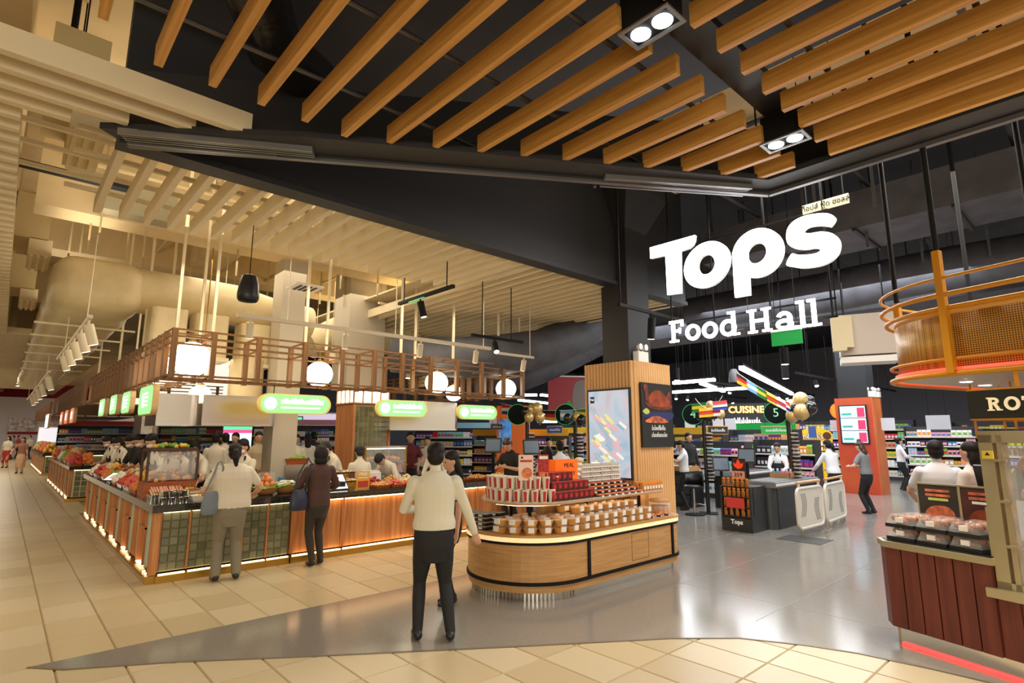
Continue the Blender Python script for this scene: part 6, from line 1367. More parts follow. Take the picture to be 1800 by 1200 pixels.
sh_ = thing('shop', 'white shop front with a red-lined picture board at the corridor end', 'shop front', (.2, 58, 0)); MB().box(-1.5, 0, 0, 4.5, .2, 4.6).obj('wall', mat('shop_white', lin(216, 212, 226), .6), sh_); MB().box(.2, -.06, 1.9, 4.0, 0, 3.0).obj('picture_board', mat('picture_pale', lin(210, 200, 206), .5, var=.5, sc=4), sh_); MB().box(.2, -.08, 1.75, 4.0, 0, 1.95).obj('red_line', mat('red_fascia', lin(150, 20, 30), .6), sh_)
# ================================================================ PEOPLE
M_SKIN = mat('skin_tan', lin(206, 158, 128), .5); M_HAIR = mat('hair_black', (.009, .007, .006), .6, spec=.3, var=.4, sc=60, stretch=(6, 6, 1)); M_HAIRB = mat('hair_brown', lin(70, 44, 32), .4); M_SHOE = mat('shoe_black', (.012, .012, .012), .4)
M_SHW = mat('white_shirt', lin(226, 218, 200), .75, bump=.25, sc=9); M_TRB = mat('black_trousers', (.010, .010, .011), .8, bump=.2, sc=9); M_APRON = mat('black_apron', (.014, .014, .016), .75)
def voxelise(mb, vox, name, smooth=4):
    me = bpy.data.meshes.new('tmp'); me.from_pydata(mb.v, [], mb.f); me.update()
    bm = bmesh.new(); bm.from_mesh(me); bmesh.ops.recalc_face_normals(bm, faces=bm.faces); bm.to_mesh(me); bm.free()
    o = bpy.data.objects.new('tmp', me)
    r = o.modifiers.new('r', 'REMESH'); r.mode = 'VOXEL'; r.voxel_size = vox; r.use_smooth_shade = True
    s = o.modifiers.new('s', 'SMOOTH'); s.factor = .5; s.iterations = smooth
    out = evaluated(o); out.name = name
    bpy.data.objects.remove(o); bpy.data.meshes.remove(me)
    return out
def ik(a, c, l1, l2, hint):
    d = c - a; L = min(d.length, (l1 + l2) * .999); d = d.normalized(); x = (l1 * l1 - l2 * l2 + L * L) / (2 * L); h = math.sqrt(max(l1 * l1 - x * x, 0)); n = (hint - d * hint.dot(d)); n = n.normalized() if n.length > 1e-5 else Vector((0, 0, 1))
    return a + d * x + n * h, a + d * L
def person(label, loc, face, h=1.65, shirt=M_SHW, legs=M_TRB, sleeve='long', hair='short', hairm=None, lean=0., turn=0., rh=None, lh=None, feet=None, build=1.0, vox=.016, apron=False, mask=False, skirt=0, nod=0., shoe=None, group=None, headyaw=0., loose=0., hem=.93):
    V = Vector; s = h / 1.70; m = MB(); cap = []     # cap: (a, b, ra, rb, material)
    mats = [shirt, legs, M_SKIN, shoe or M_SHOE]
    hip = V((0, 0, .93)); Rl = Matrix.Translation(hip) @ Matrix.Rotation(turn, 4, 'Z') @ Matrix.Rotation(-lean, 4, 'X') @ Matrix.Translation(-hip)
    U = lambda *p: Rl @ V(p)
    def limb(pts, rs, mi):
        m.tube(pts, rs, 12, 0)
        for a, b, ra, rb in zip(pts, pts[1:], rs, rs[1:]): cap.append((a, b, ra, rb, mi))
        m.ball(pts[0], rs[0], n=10, k=6); m.ball(pts[-1], rs[-1], n=10, k=6)
    bw = build
    ring_ = [(hem - .005, .166, .120, 0), (max(hem + .05, .96), .168, .122, 0), (1.07, .154, .110, 0), (1.18, .158, .112, 0), (1.28, .172, .116, 0), (1.355, .168, .100, -.005), (1.41, .118, .080, -.008), (1.455, .07, .062, -.008)]
    vs = []; n = 20
    for z, rx, ry, yo in ring_:
        for j in range(n): vs.append(U((rx + loose * .3) * bw * math.cos(2 * PI * j / n), yo + ry * bw * math.sin(2 * PI * j / n), z))
        w = (rx - ry * .9) * bw
        cap.append((U(-w, yo, z), U(w, yo, z), ry * bw, ry * bw, 0 if z > .80 else 1))
    m.add(vs, [(i * n + j, i * n + (j + 1) % n, (i + 1) * n + (j + 1) % n, (i + 1) * n + j) for i in range(len(ring_) - 1) for j in range(n)] + [tuple(range(n)), tuple(range((len(ring_) - 1) * n, len(ring_) * n))])
    # hips and legs
    vs = []
    for z, rx, ry in ((.66, .085, .070), (.80, .150, .108), (.90, .158, .112), (.98, .146, .104)):
        for j in range(n): vs.append(V((rx * bw * math.cos(2 * PI * j / n), -.012 + ry * bw * math.sin(2 * PI * j / n), z)))
        cap.append((V((-.06, -.01, z)), V((.06, -.01, z)), ry * bw, ry * bw, 1))
    m.add(vs, [(i * n + j, i * n + (j + 1) % n, (i + 1) * n + (j + 1) % n, (i + 1) * n + j) for i in range(3) for j in range(n)] + [tuple(range(n)), tuple(range(3 * n, 4 * n))])
    feet = feet or ((.10, 0, 0), (-.10, 0, 0))
    for sd, ft in zip((1, -1), feet):
        hp = V((sd * .085, 0, .84)); an = V((ft[0], ft[1] - .03, .085)); kn, an = ik(hp, an, .405, .40, V((0, 1, 0)))
        if skirt < 2:
            l_ = 1 + loose
            limb([hp, hp.lerp(kn, .5), kn, kn.lerp(an, .35), kn.lerp(an, .8), an], [.088 * bw * l_, .074 * bw * l_, .060 * l_, .060 * l_, .050 * l_ * l_, .046 * l_ * l_], 1 if not skirt else 2)
        fd = V((ft[2] if len(ft) > 2 else 0, 1, 0)).normalized() if True else None
        yawf = ft[2]; fd = V((math.sin(yawf), math.cos(yawf), 0))
        limb([an + V((0, 0, -.03)) - fd * .03, an + V((0, 0, -.045)) + fd * .06, V((an.x, an.y, .03)) + fd * .15], [.042, .040, .028], 3)
    if skirt:
        vs = []
        for z, rx, ry in ((skirt if skirt < 1 else .35, .20, .17), (.75, .19, .15), (.93, .155, .115)):
            for j in range(n): vs.append(V((rx * bw * math.cos(2 * PI * j / n), ry * bw * math.sin(2 * PI * j / n), z)))
            cap.append((V((-.05, 0, z)), V((.05, 0, z)), ry, ry, 1))
        cap.append((V((0, 0, .45)), V((0, 0, .9)), .19, .16, 1))
        m.add(vs, [(i * n + j, i * n + (j + 1) % n, (i + 1) * n + (j + 1) % n, (i + 1) * n + j) for i in range(2) for j in range(n)] + [tuple(range(n)), tuple(range(2 * n, 3 * n))])
    # arms
    for sd, hd in ((1, rh), (-1, lh)):
        sh = U(sd * .158 * bw, -.005, 1.352); hd = V(hd) if hd else U(sd * .25, .06, .80)
        el, wr = ik(sh, hd, .285, .245, V((sd * .8, -.6, -.4)))
        if sleeve == 'long': limb([sh, sh.lerp(el, .5), el, el.lerp(wr, .5), el.lerp(wr, .93)], [.060 * bw, .054, .047, .042, .038], 0); limb([el.lerp(wr, .9), wr], [.028, .026], 2)
        elif sleeve == 'half': limb([sh, sh.lerp(el, .5), el, el.lerp(wr, .25)], [.060 * bw, .060, .060, .058], 0); limb([el, el.lerp(wr, .4), wr], [.042, .038, .026], 2)
        else: limb([sh, sh.lerp(el, .62)], [.060 * bw, .058], 0); limb([sh.lerp(el, .5), el, el.lerp(wr, .35), wr], [.045, .040, .038, .026], 2)
        d = (wr - el).normalized(); lat = d.cross(V((0, 1, 0.3)) if abs(d.y) < .8 else V((0, 0, 1))).normalized(); nm = lat.cross(d).normalized()
        pe = wr + d * .085
        for k in (-1.2, -.4, .4, 1.2): limb([wr + lat * k * .010, pe + lat * k * .019], [.017, .0145], 2)
        cr = nm if nm.y > 0 else -nm
        for k, ln_ in ((-1.45, .060), (-.5, .075), (.5, .078), (1.45, .068)):
            b_ = pe + lat * k * .0175; limb([b_, b_ + d * ln_ * .5 + cr * .008, b_ + d * ln_ * .85 + cr * .03], [.0098, .009, .0078], 2)
        tb_ = wr + d * .03 + lat * -sd * .022; limb([tb_, tb_ + d * .03 + lat * -sd * .022 + cr * .01, tb_ + d * .06 + lat * -sd * .026 + cr * .02], [.0125, .0108, .009], 2)
    # neck and head
    HR = Rl @ Matrix.Translation((0, -.008, 1.47)) @ Matrix.Rotation(headyaw, 4, 'Z') @ Matrix.Rotation(-nod, 4, 'X') @ Matrix.Translation((0, .008, -1.47))
    Hh = lambda *p: HR @ V(p)
    limb([U(0, -.008, 1.40), Hh(0, .0, 1.52)], [.056, .050], 2)
    R3 = HR
    m.ball((0, .012, 1.605), .074, .092, .098, 16, 12, M=R3); m.ball((0, .03, 1.545), .056, .066, .062, 12, 8, M=R3); m.ball((0, .108, 1.575), .012, .016, .020, 8, 6, M=R3); m.ball((0, .095, 1.528), .022, .012, .008, 8, 6, M=R3)
    for sd in (-1, 1): m.ball((sd * .075, .005, 1.585), .010, .018, .030, 8, 6, M=R3)
    cap.append((Hh(0, .012, 1.56), Hh(0, .012, 1.63), .085, .085, 2)); cap.append((Hh(0, .03, 1.53), Hh(0, .05, 1.55), .06, .06, 2))
    me = voxelise(m, vox, 'person', 3 if vox > .012 else 5)
    # material by the nearest limb
    np_ = len(me.polygons); cen = np.empty(np_ * 3); me.polygons.foreach_get('center', cen); cen = cen.reshape(-1, 3); best = np.full(np_, 1e9); idx = np.zeros(np_, int)
    for a, b, ra, rb, mi in cap:
        a_, b_ = np.array(a), np.array(b); ab = b_ - a_; t_ = np.clip(((cen - a_) @ ab) / max(ab @ ab, 1e-9), 0, 1); dd = np.linalg.norm(cen - (a_ + t_[:, None] * ab), axis=1) - (ra + (rb - ra) * t_)
        k = dd < best; best[k] = dd[k]; idx[k] = mi
    zc = cen[:, 2]; idx[(idx == 1) & (zc > hem)] = 0; idx[(idx == 0) & (zc < hem) & (zc > .6) & (np.abs(cen[:, 0]) < .19 * bw) & (np.abs(cen[:, 1]) < .17) & (lean < .5)] = 1
    for q in mats: me.materials.append(q)
    me.polygons.foreach_set('material_index', idx.astype(np.int32)); me.polygons.foreach_set('use_smooth', np.ones(np_, bool)); me.transform(Matrix.Diagonal((s, s, s, 1)))
    o = bpy.data.objects.new('person', me); C.objects.link(o); o.location = loc; o.rotation_euler = (0, 0, math.radians(face) - PI / 2); tag(o, label, 'person', group)
    SM = Matrix.Diagonal((s, s, s, 1)) @ HR
    # hair
    g = MB(); hm = hairm or M_HAIR
    if hair != 'cap': g.ball((0, -.008, 1.643), .084, .101, .086, 14, 10); g.ball((0, -.03, 1.585), .080, .075, .085, 12, 8)
    if hair == 'bob': g.ball((0, -.025, 1.585), .106, .098, .125, 14, 10); g.ball((0, -.035, 1.49), .104, .078, .075, 12, 8)
    if hair == 'pony': g.tube([(0, -.09, 1.62), (0, -.135, 1.60), (0, -.145, 1.52), (.01, -.13, 1.42)], [.03, .042, .045, .02], 10); g.ball((.01, -.13, 1.43), .024, n=8, k=6)
    if hair == 'bun': g.ball((0, -.10, 1.66), .048, n=10, k=8)
    if hair == 'topbun': g.ball((0, -.03, 1.735), .05, n=10, k=8); g.ball((0, -.05, 1.53), .085, .06, .10, 12, 8); g.ball((0, -.07, 1.45), .08, .05, .08, 12, 8)
    if hair == 'long': g.ball((0, -.05, 1.52), .088, .06, .13, 12, 8); g.ball((0, -.07, 1.42), .085, .045, .12, 12, 8)
    if hair == 'cap': g.ball((0, .0, 1.645), .092, .105, .075, 14, 10); g.ball((0, -.035, 1.585), .078, .068, .075, 12, 8)
    hme = voxelise(g, max(vox * .7, .008), 'hair', 2); hme.materials.append(hm if hair != 'cap' else M_APRON); hme.polygons.foreach_set('use_smooth', np.ones(len(hme.polygons), bool)); hme.transform(SM)
    ho = bpy.data.objects.new('hair' if hair != 'cap' else 'cap', hme); C.objects.link(ho); ho.parent = o
    def child(mb_, nm, mt, Mx):
        for i, v_ in enumerate(mb_.v): mb_.v[i] = tuple(Mx @ V(v_))
        return mb_.obj(nm, mt, o)
    for sd in (-1, 1): child(MB().ball((sd * .03, .094, 1.602), .011, .008, .008, 8, 6), 'eye', M_BLACK, SM)
    if mask: child(MB().ball((0, .055, 1.55), .062, .062, .048, 12, 8), 'mask', M_WHITE, SM)
    if apron:
        b_ = MB(); P_ = [(.185 * bw * math.cos(a), .132 * bw * math.sin(a)) for a in [math.radians(20 + 14 * k) for k in range(11)]]; b_.band(P_, .98, 1.22, .0, -.008); b_.band([(x_ * 1.02, y_ * 1.05) for x_, y_ in P_], .55, 1.0, .006, -.002); b_.bar((.1, .11, 1.2), (.06, .05, 1.45), .03, .008); b_.bar((-.1, .11, 1.2), (-.06, .05, 1.45), .03, .008)
        child(b_, 'apron', M_APRON, Matrix.Diagonal((s, s, s, 1)) @ Rl)
    return o
def px_head(px, py, Y=None, d=None):
    """ground point below a head seen at (px, py)"""
    p = at_y(px, py, Y) if Y else at_d(px, py, d); return (p.x, p.y, 0), p.z
def by_head(label, px, py, face, Y=None, d=None, **k):
    loc, z = px_head(px, py, Y, d); lean = k.get('lean', 0); f_ = math.radians(face); sh_ = .62 * math.sin(lean) + .1 * math.sin(k.get('nod', 0)); loc = (loc[0] - math.cos(f_) * sh_, loc[1] - math.sin(f_) * sh_, 0); k.setdefault('h', min(1.8, max(1.5, (z + .1) / (1 - .38 * (1 - math.cos(lean)))))); return person(label, loc, face, **k)
# --- customers in front
M_SHC = mat('cream_shirt', lin(214, 210, 190), .75, bump=.3, sc=8); M_BROWN = mat('brown_blouse', lin(74, 46, 38), .7, bump=.3, sc=10); M_OLIVE = mat('dark_olive_trousers', lin(50, 46, 38), .8); M_GREYT = mat('grey_trousers', lin(128, 120, 100), .8, bump=.2, sc=8); M_TEE = mat('offwhite_tee', lin(214, 204, 184), .75, bump=.25, sc=8)
person('person seen from behind in a cream shirt and black trousers beside the island', (2.95, 4.27, 0), 62, 1.66, M_SHC, M_TRB, 'long', 'short', vox=.0085, build=1.17, hem=.95, turn=-.12, rh=(.40, .10, .86), lh=(-.12, .32, 1.08), feet=((.155, -.04, .15), (-.125, .05, -.12)), nod=.12)
person('person seen from behind in an off-white tee and grey trousers at the tiled counter', (2.22, 7.63, 0), 80, 1.62, M_TEE, M_GREYT, 'short', 'pony', vox=.009, build=1.16, loose=.14, hem=.9, rh=(.30, .26, 1.03), lh=(-.26, .25, 1.0), nod=.1, feet=((.12, 0, .2), (-.12, 0, -.2)))
person('person with a black bob in a brown blouse at the cedar counter', (3.36, 7.68, 0), 88, 1.585, M_BROWN, M_OLIVE, 'half', 'bob', vox=.009, build=1.08, hem=.84, rh=(.2, .27, 1.02), lh=(-.2, .22, 1.02), feet=((.075, .02, .1), (-.075, -.05, -.1)))
person('person in dark clothes half hidden behind the cream shirt beside the island', (3.70, 5.02, 0), 170, 1.56, mat('navy_top', lin(36, 34, 44), .7), M_TRB, 'short', 'long', vox=.012, build=.9, feet=((.05, 0, 0), (-.06, .05, 0)), nod=.2)
# bags
def bag(loc, rz, lab, m_, w_, h_, d_, strap):
    t = thing('shoulder_bag', lab, 'bag', loc, rz); g = MB()
    g.lathe([(w_ * .75, -h_ * 1.35), (w_ * 1.0, -h_ * 1.2), (w_ * 1.08, -h_ * .75), (w_ * 1.0, -h_ * .2), (w_ * .82, h_ * .3), (w_ * .62, h_ * .6), (w_ * .55, h_ * .62)], 20, sx=1, sy=d_ / w_)
    me = voxelise(g, .01, 'pouch', 3); me.materials.append(m_); me.polygons.foreach_set('use_smooth', np.ones(len(me.polygons), bool)); o = bpy.data.objects.new('pouch', me); C.objects.link(o); o.parent = t
    MB().tube(strap, .011, 8).obj('strap', m_, t)
M_NAVY = mat('navy_leather', lin(38, 42, 66), .45)
bag((3.07, 7.62, .93), math.radians(20), 'navy slouchy shoulder bag at the brown blouse wearer\'s hip', M_NAVY, .14, .14, .075, [(-.10, 0, .08), (-.02, .02, .28), (.10, .03, .44), (.13, .02, .5), (.12, -.07, .42), (.06, -.06, .2), (.1, 0, .08)])
bag((1.98, 7.58, .98), math.radians(20), 'grey-blue tote hanging from the off-white tee wearer\'s shoulder', mat('grey_blue_canvas', lin(110, 120, 128), .7), .12, .14, .05, [(-.08, 0, .1), (-.0, .0, .28), (.06, .02, .42), (.09, .0, .44), (.09, -.05, .36), (.08, 0, .1)])
# --- counter staff
AP = dict(apron=True, mask=True)
by_head('masked server nearest the wooden box display, looking down', 292, 788, 195, Y=10.0, lean=.3, nod=.3, rh=(.1, .4, 1.05), lh=(-.1, .42, 1.0), hair='cap', sleeve='short', **AP)
by_head('masked server in the middle of the three behind the wooden box', 314, 792, 195, Y=10.95, lean=.3, nod=.3, rh=(.1, .42, 1.02), lh=(-.12, .4, 1.02), sleeve='short', **AP)
by_head('masked server reaching left with a long arm over the counter', 342, 784, 190, Y=9.5, lean=.3, nod=.25, rh=(.05, .5, 1.02), lh=(-.2, .40, 1.0), sleeve='short', **AP)
by_head('server with blown dark hair facing the off-white tee wearer', 428, 784, 215, Y=9.2, nod=.3, rh=(.1, .35, 1.05), lh=(-.1, .35, 1.05), **AP)
by_head('server in a black cap bending left of the tiled column', 575, 785, 170, Y=9.2, lean=.35, nod=.35, hair='cap', rh=(.1, .45, .98), lh=(-.1, .45, .98), **AP)
by_head('server in a black cap seen from behind before the tiled column', 632, 795, 80, Y=9.1, lean=.1, nod=.1, hair='cap', apron=True)
by_head('server bending deep over the cedar counter', 668, 806, 200, Y=9.15, lean=.75, nod=.4, hair='cap', rh=(.1, .5, .97), lh=(-.12, .5, .97), h=1.62)
by_head('server in a white top and black hat leaning behind the cream shirt', 762, 800, 215, Y=9.1, lean=.5, nod=.3, hair='cap', rh=(.1, .5, .97), lh=(-.12, .5, .97), h=1.62)
by_head('person in a maroon top behind the steel hood', 722, 768, 240, Y=11.2, shirt=mat('maroon_top', lin(104, 30, 36), .7), sleeve='short', rh=(.15, .3, 1.05), lh=(-.15, .3, 1.05))
by_head('server in white with dark hair at the far till right of the maroon top', 752, 775, 215, Y=12.5)
for k, (px, py, Y, f, lab) in enumerate(((192, 774, 16.3, 195, 'leftmost server in white along the left counter'), (209, 777, 15.0, 195, 'second server in white along the left counter'), (233, 773, 13.4, 200, 'server in black behind the left counter'), (251, 768, 12.5, 200, 'taller server in black behind the left counter'), (271, 772, 11.6, 195, 'server in a black waistcoat behind the wooden box display'))):
    by_head(lab, px, py, f, Y=Y, shirt=M_SHW if k in (0, 1, 4) else M_APRON, sleeve='short', lean=.3, nod=.25, mask=True, apron=k in (0, 1, 4), rh=(.1, .38, 1.05), lh=(-.12, .38, 1.0))
for k, (px, py, Y, f, sh, lab) in enumerate(((380, 770, 13.5, 70, M_SHW, 'cook in white seen from behind far inside the counter'), (396, 770, 14.2, 100, M_SHW, 'cook in white beside the one seen from behind'), (414, 769, 14.5, 230, M_APRON, 'cook in black far inside the counter'), (455, 768, 13.2, 260, mat('beige_coat', lin(190, 172, 138), .7), 'cook in beige left of the beige pillar'), (521, 772, 13, 250, M_SHW, 'person in white right of the beige pillar'), (541, 770, 15, 80, M_SHW, 'long haired person in white far right of the beige pillar'), (552, 760, 17, 80, mat('navy_top', lin(36, 34, 44), .7), 'tall person in navy far right of the beige pillar'))):
    by_head(lab, px, py, f, Y=Y, shirt=sh, hair='long' if k == 5 else 'short')
# --- corridor walkers
person('person in a brown top and long beige skirt walking the corridor', tuple(at_z(33, 832, 0)), 250, 1.6, mat('faded_brown', lin(150, 104, 84), .7), mat('beige_skirt', lin(206, 176, 138), .7), 'short', 'long', skirt=.3, rh=(.3, .3, 1.0))
person('person in a white top and red skirt at the far left edge', tuple(at_z(8, 822, 0)), 240, 1.65, M_SHW, mat('red_skirt', lin(170, 40, 40), .7), 'short', 'bob', skirt=.4)
person('person in red far down the corridor by the counters', tuple(at_z(140, 806, 0)), 200, 1.65, mat('red_top', lin(190, 40, 36), .7), M_TRB, 'short', 'cap')
for k, (px, py, c, lab) in enumerate(((18, 808, (110, 100, 96), 'distant walker in grey at the corridor end'), (48, 807, (200, 190, 180), 'distant walker in pale clothes at the corridor end'), (68, 806, (60, 56, 60), 'distant walker in charcoal at the corridor end'), (28, 806, (160, 60, 60), 'distant walker in faded red at the corridor end'))):
    person(lab, tuple(at_z(px, py, 0)), 200 + 40 * k, 1.65, mat('walker_%d' % k, lin(*c), .7), M_TRB, 'short', 'short', vox=.03)
# --- shop
M_SW2 = mat('cool_white_shirt', lin(224, 224, 228), .7, bump=.2, sc=8)
p = at_z(1206, 896, 0); person('cashier in white with a phone right of the fluted pillar', tuple(p), 120, 1.6, M_SW2, M_TRB, 'short', 'short', rh=(.12, .28, 1.2), lh=(-.1, .3, 1.28), nod=.4)
by_head('dark haired person behind the cashier with the phone', 1210, 768, 250, d=16, shirt=M_TRB)
by_head('cashier in white with black apron behind the golden bottles', 1366, 787, 195, d=14.2, shirt=M_SW2, apron=True, nod=.2, rh=(.1, .35, 1.02), lh=(-.1, .35, 1.02))
person('person with a dark ponytail in white leaning by the gates', tuple(at_z(1473, 903, 0)), 60, 1.62, M_SW2, M_TRB, 'long', 'pony', lean=.2, rh=(.2, .4, 1.0), lh=(-.2, .42, .98))
person('person with brown top bun in a grey tee before the red pillar', tuple(at_z(1530, 903, 0)), 75, 1.58, mat('grey_knit', lin(128, 128, 130), .8, bump=.3, sc=30), M_TRB, 'short', 'topbun', hairm=M_HAIRB, lean=.1, nod=.2, rh=(.15, .3, 1.1), lh=(-.15, .3, 1.1))
person('person in white and black trousers standing by the tall shelves', tuple(at_z(1590, 862, 0)), 300, 1.62, M_SW2, M_TRB, 'long', 'bun', rh=(.15, .28, 1.05), lh=(-.15, .28, 1.05))
by_head('man in a white shirt seen from behind left of the roasting cabinet', 1644, 792, 20, d=8.2, shirt=M_SW2, sleeve='short', build=1.1, rh=(.2, .3, 1.05), lh=(-.2, .3, 1.0), vox=.011)
by_head('person in a pale top half hidden by the roasting cabinet', 1706, 795, 65, d=8.0, shirt=mat('pale_top', lin(224, 214, 206), .7), legs=mat('jeans', lin(60, 76, 100), .8), sleeve='short', hair='long', vox=.012)
by_head('man in a black tee bending his head behind the white cups', 893, 778, 195, d=10.6, shirt=M_TRB, sleeve='short', nod=.5, lean=.15, rh=(.1, .3, 1.15), lh=(-.1, .3, 1.15), hairm=M_HAIRB)
by_head('person with dark hair seen from behind the red menu sign', 962, 797, 60, d=9.6, shirt=mat('beige_coat', lin(190, 172, 138), .7), hair='bob')
by_head('shop worker in white seen from behind near the orange box', 984, 785, 60, d=11.2, shirt=M_SW2, hair='bun')
by_head('person facing out between the shelves behind the orange box', 965, 778, 230, d=13.5, shirt=M_TRB)
# ================================================================ FOOD AND TOOLS ON THE COUNTERS
CT = .911
def cz_(px, py): p = at_z(px, py, CT); return (p.x, p.y, CT)
M_CHROME = mat('chrome', (.75, .74, .72), .12, 1); M_WOODB = mat('box_wood', lin(176, 92, 44), .45, col2=lin(146, 70, 32), sc=3, stretch=(1, 1, 10)); M_DISH = mat('white_dish', lin(226, 220, 206), .3)
def pile(par, m_, cx, cy, w, d, z0, hgt, n, r, seed=1, el=(1, 1, 1), nm='food_pile'):
    rr = random.Random(seed); g = MB()
    for k in range(n):
        x, y = rr.uniform(-1, 1), rr.uniform(-1, 1); f = max(0, 1 - max(abs(x), abs(y)) ** 2); M_ = Matrix.Translation((cx + x * w / 2, cy + y * d / 2, z0 + r * .6 * el[2] + f * hgt * rr.uniform(.5, 1))) @ Matrix.Rotation(rr.uniform(0, PI), 4, 'Z') @ Matrix.Rotation(rr.uniform(-.4, .4), 4, 'X')
        g.ball((0, 0, 0), r * el[0] * rr.uniform(.8, 1.2), r * el[1] * rr.uniform(.8, 1.2), r * el[2], 7, 5, 0 if not isinstance(m_, list) else rr.randrange(len(m_)), M=M_)
    o = g.obj(nm, m_, par); o['kind'] = 'stuff'; return o
c = lambda n_, r, g, b, rough=.55: mat(n_, lin(r, g, b), rough, var=.15, sc=30)
F_TAN, F_ORA, F_PINK, F_CRM, F_GRN, F_BRN, F_WHT, F_YEL, F_RED = c('f_tan', 214, 160, 96), c('f_orange', 226, 128, 52), c('f_pink', 216, 100, 84), c('f_cream', 232, 210, 168), c('f_green', 126, 170, 60), c('f_brown', 150, 96, 48), c('f_white', 236, 230, 216), c('f_yellow', 230, 184, 70), c('f_red', 190, 66, 48)
def dish(lab, x, y, w, d, m_, hgt=.05, n=40, r=.02, rim=.05, tray=M_DISH, seed=1, el=(1, 1, 1), rz=0, cat='food dish', z=CT, name='food_dish'):
    t = thing(name, lab, cat, (x, y, z), rz); g = MB()
    g.add([(-w / 2 * .85, -d / 2 * .85, 0), (w / 2 * .85, -d / 2 * .85, 0), (w / 2 * .85, d / 2 * .85, 0), (-w / 2 * .85, d / 2 * .85, 0), (-w / 2, -d / 2, rim), (w / 2, -d / 2, rim), (w / 2, d / 2, rim), (-w / 2, d / 2, rim), (-w / 2 * .95, -d / 2 * .95, rim), (w / 2 * .95, -d / 2 * .95, rim), (w / 2 * .95, d / 2 * .95, rim), (-w / 2 * .95, d / 2 * .95, rim), (-w / 2 * .8, -d / 2 * .8, .01), (w / 2 * .8, -d / 2 * .8, .01), (w / 2 * .8, d / 2 * .8, .01), (-w / 2 * .8, d / 2 * .8, .01)],
          [(0, 1, 5, 4), (1, 2, 6, 5), (2, 3, 7, 6), (3, 0, 4, 7), (3, 2, 1, 0), (4, 5, 9, 8), (5, 6, 10, 9), (6, 7, 11, 10), (7, 4, 8, 11), (8, 9, 13, 12), (9, 10, 14, 13), (10, 11, 15, 14), (11, 8, 12, 15), (12, 13, 14, 15)]); g.obj('dish', tray, t)
    pile(t, m_, 0, 0, w * .8, d * .8, rim * .5, hgt, n, r, seed, el); return t
# near corner: pots, white dishes, sticks, bain-marie with ladles
for k, (x, y) in enumerate(((1.62, 8.32), (1.73, 8.22), (1.74, 8.40), (1.86, 8.30))):
    t = thing('steel_pot', 'tall steel spoon pot at the near counter corner', 'pot', (x, y, CT), 0, 'tall steel pots at the corner'); MB().lathe([(.045, 0), (.048, .12), (.05, .124), (.044, .12), (.042, .02), (.001, .02)], 18).obj('pot', M_CHROME, t)
    if k % 2: MB().tube([(.01, 0, .03), (.05, .02, .24)], .006, 6).obj('spoon', M_CHROME, t)
for k, (x, y) in enumerate(((1.58, 8.16), (1.67, 8.10), (1.76, 8.08), (1.84, 8.14))):
    t = thing('steel_cup', 'short steel cup at the counter corner edge', 'cup', (x, y, CT), 0, 'short steel cups at the corner'); MB().lathe([(.032, 0), (.036, .06), (.038, .063), (.032, .06), (.030, .01), (.001, .01)], 16).obj('cup', M_CHROME, t); MB().lathe([(.030, .045), (.001, .045)], 14).obj('sauce', F_BRN, t)
dish('white rectangular dish of pale noodles at the near corner', 2.04, 8.16, .32, .2, F_CRM, .03, 40, .018, .07); dish('white rectangular dish of fried crumbs beside the off-white tee', 2.4, 8.18, .32, .2, F_TAN, .05, 50, .02, .07, seed=2)
t = thing('stick_tray', 'steel tray of pale pink crab sticks', 'food tray', (1.72, 8.72, CT)); MB().box(-.2, -.14, 0, .2, .14, .06).obj('tray', M_CHROME, t)
g = MB(); rr = random.Random(4)
for k in range(26):
    x = -.18 + .014 * k; a = rr.uniform(-.1, .1); g.tube([(x, -.12, .07 + .03 * (k % 2)), (x + a * .1 + .02, .12, .11 + .03 * (k % 2))], .011, 6, mi=k % 2)
o = g.obj('sticks', [F_CRM, c('f_palepink', 226, 170, 146)], t); o['kind'] = 'stuff'
t = thing('bain_marie', 'steel bain-marie with lids and ladles on the near counter', 'food warmer', (2.25, 8.52, CT)); MB().box(-.36, -.17, 0, .36, .2, .1).obj('tank', M_CHROME, t)
for i in range(4):
    for j_ in range(2):
        l_ = MB().box(-.34 + i * .175, -.15 + j_ * .17, .1, -.18 + i * .175, .0 + j_ * .17, .112).obj('pan', M_STEEL, t); pile(t, [F_BRN, F_YEL, F_GRN][(i + j_) % 3], -.26 + i * .175, -.075 + j_ * .17, .11, .1, .106, .01, 10, .016, i * 2 + j_, nm='pan_food')
    MB().tube([(-.26 + i * .175, -.02, .12), (-.23 + i * .175, -.1, .24), (-.22 + i * .175, -.11, .30), (-.2 + i * .175, -.08, .31)], .006, 6).obj('ladle', M_CHROME, t)
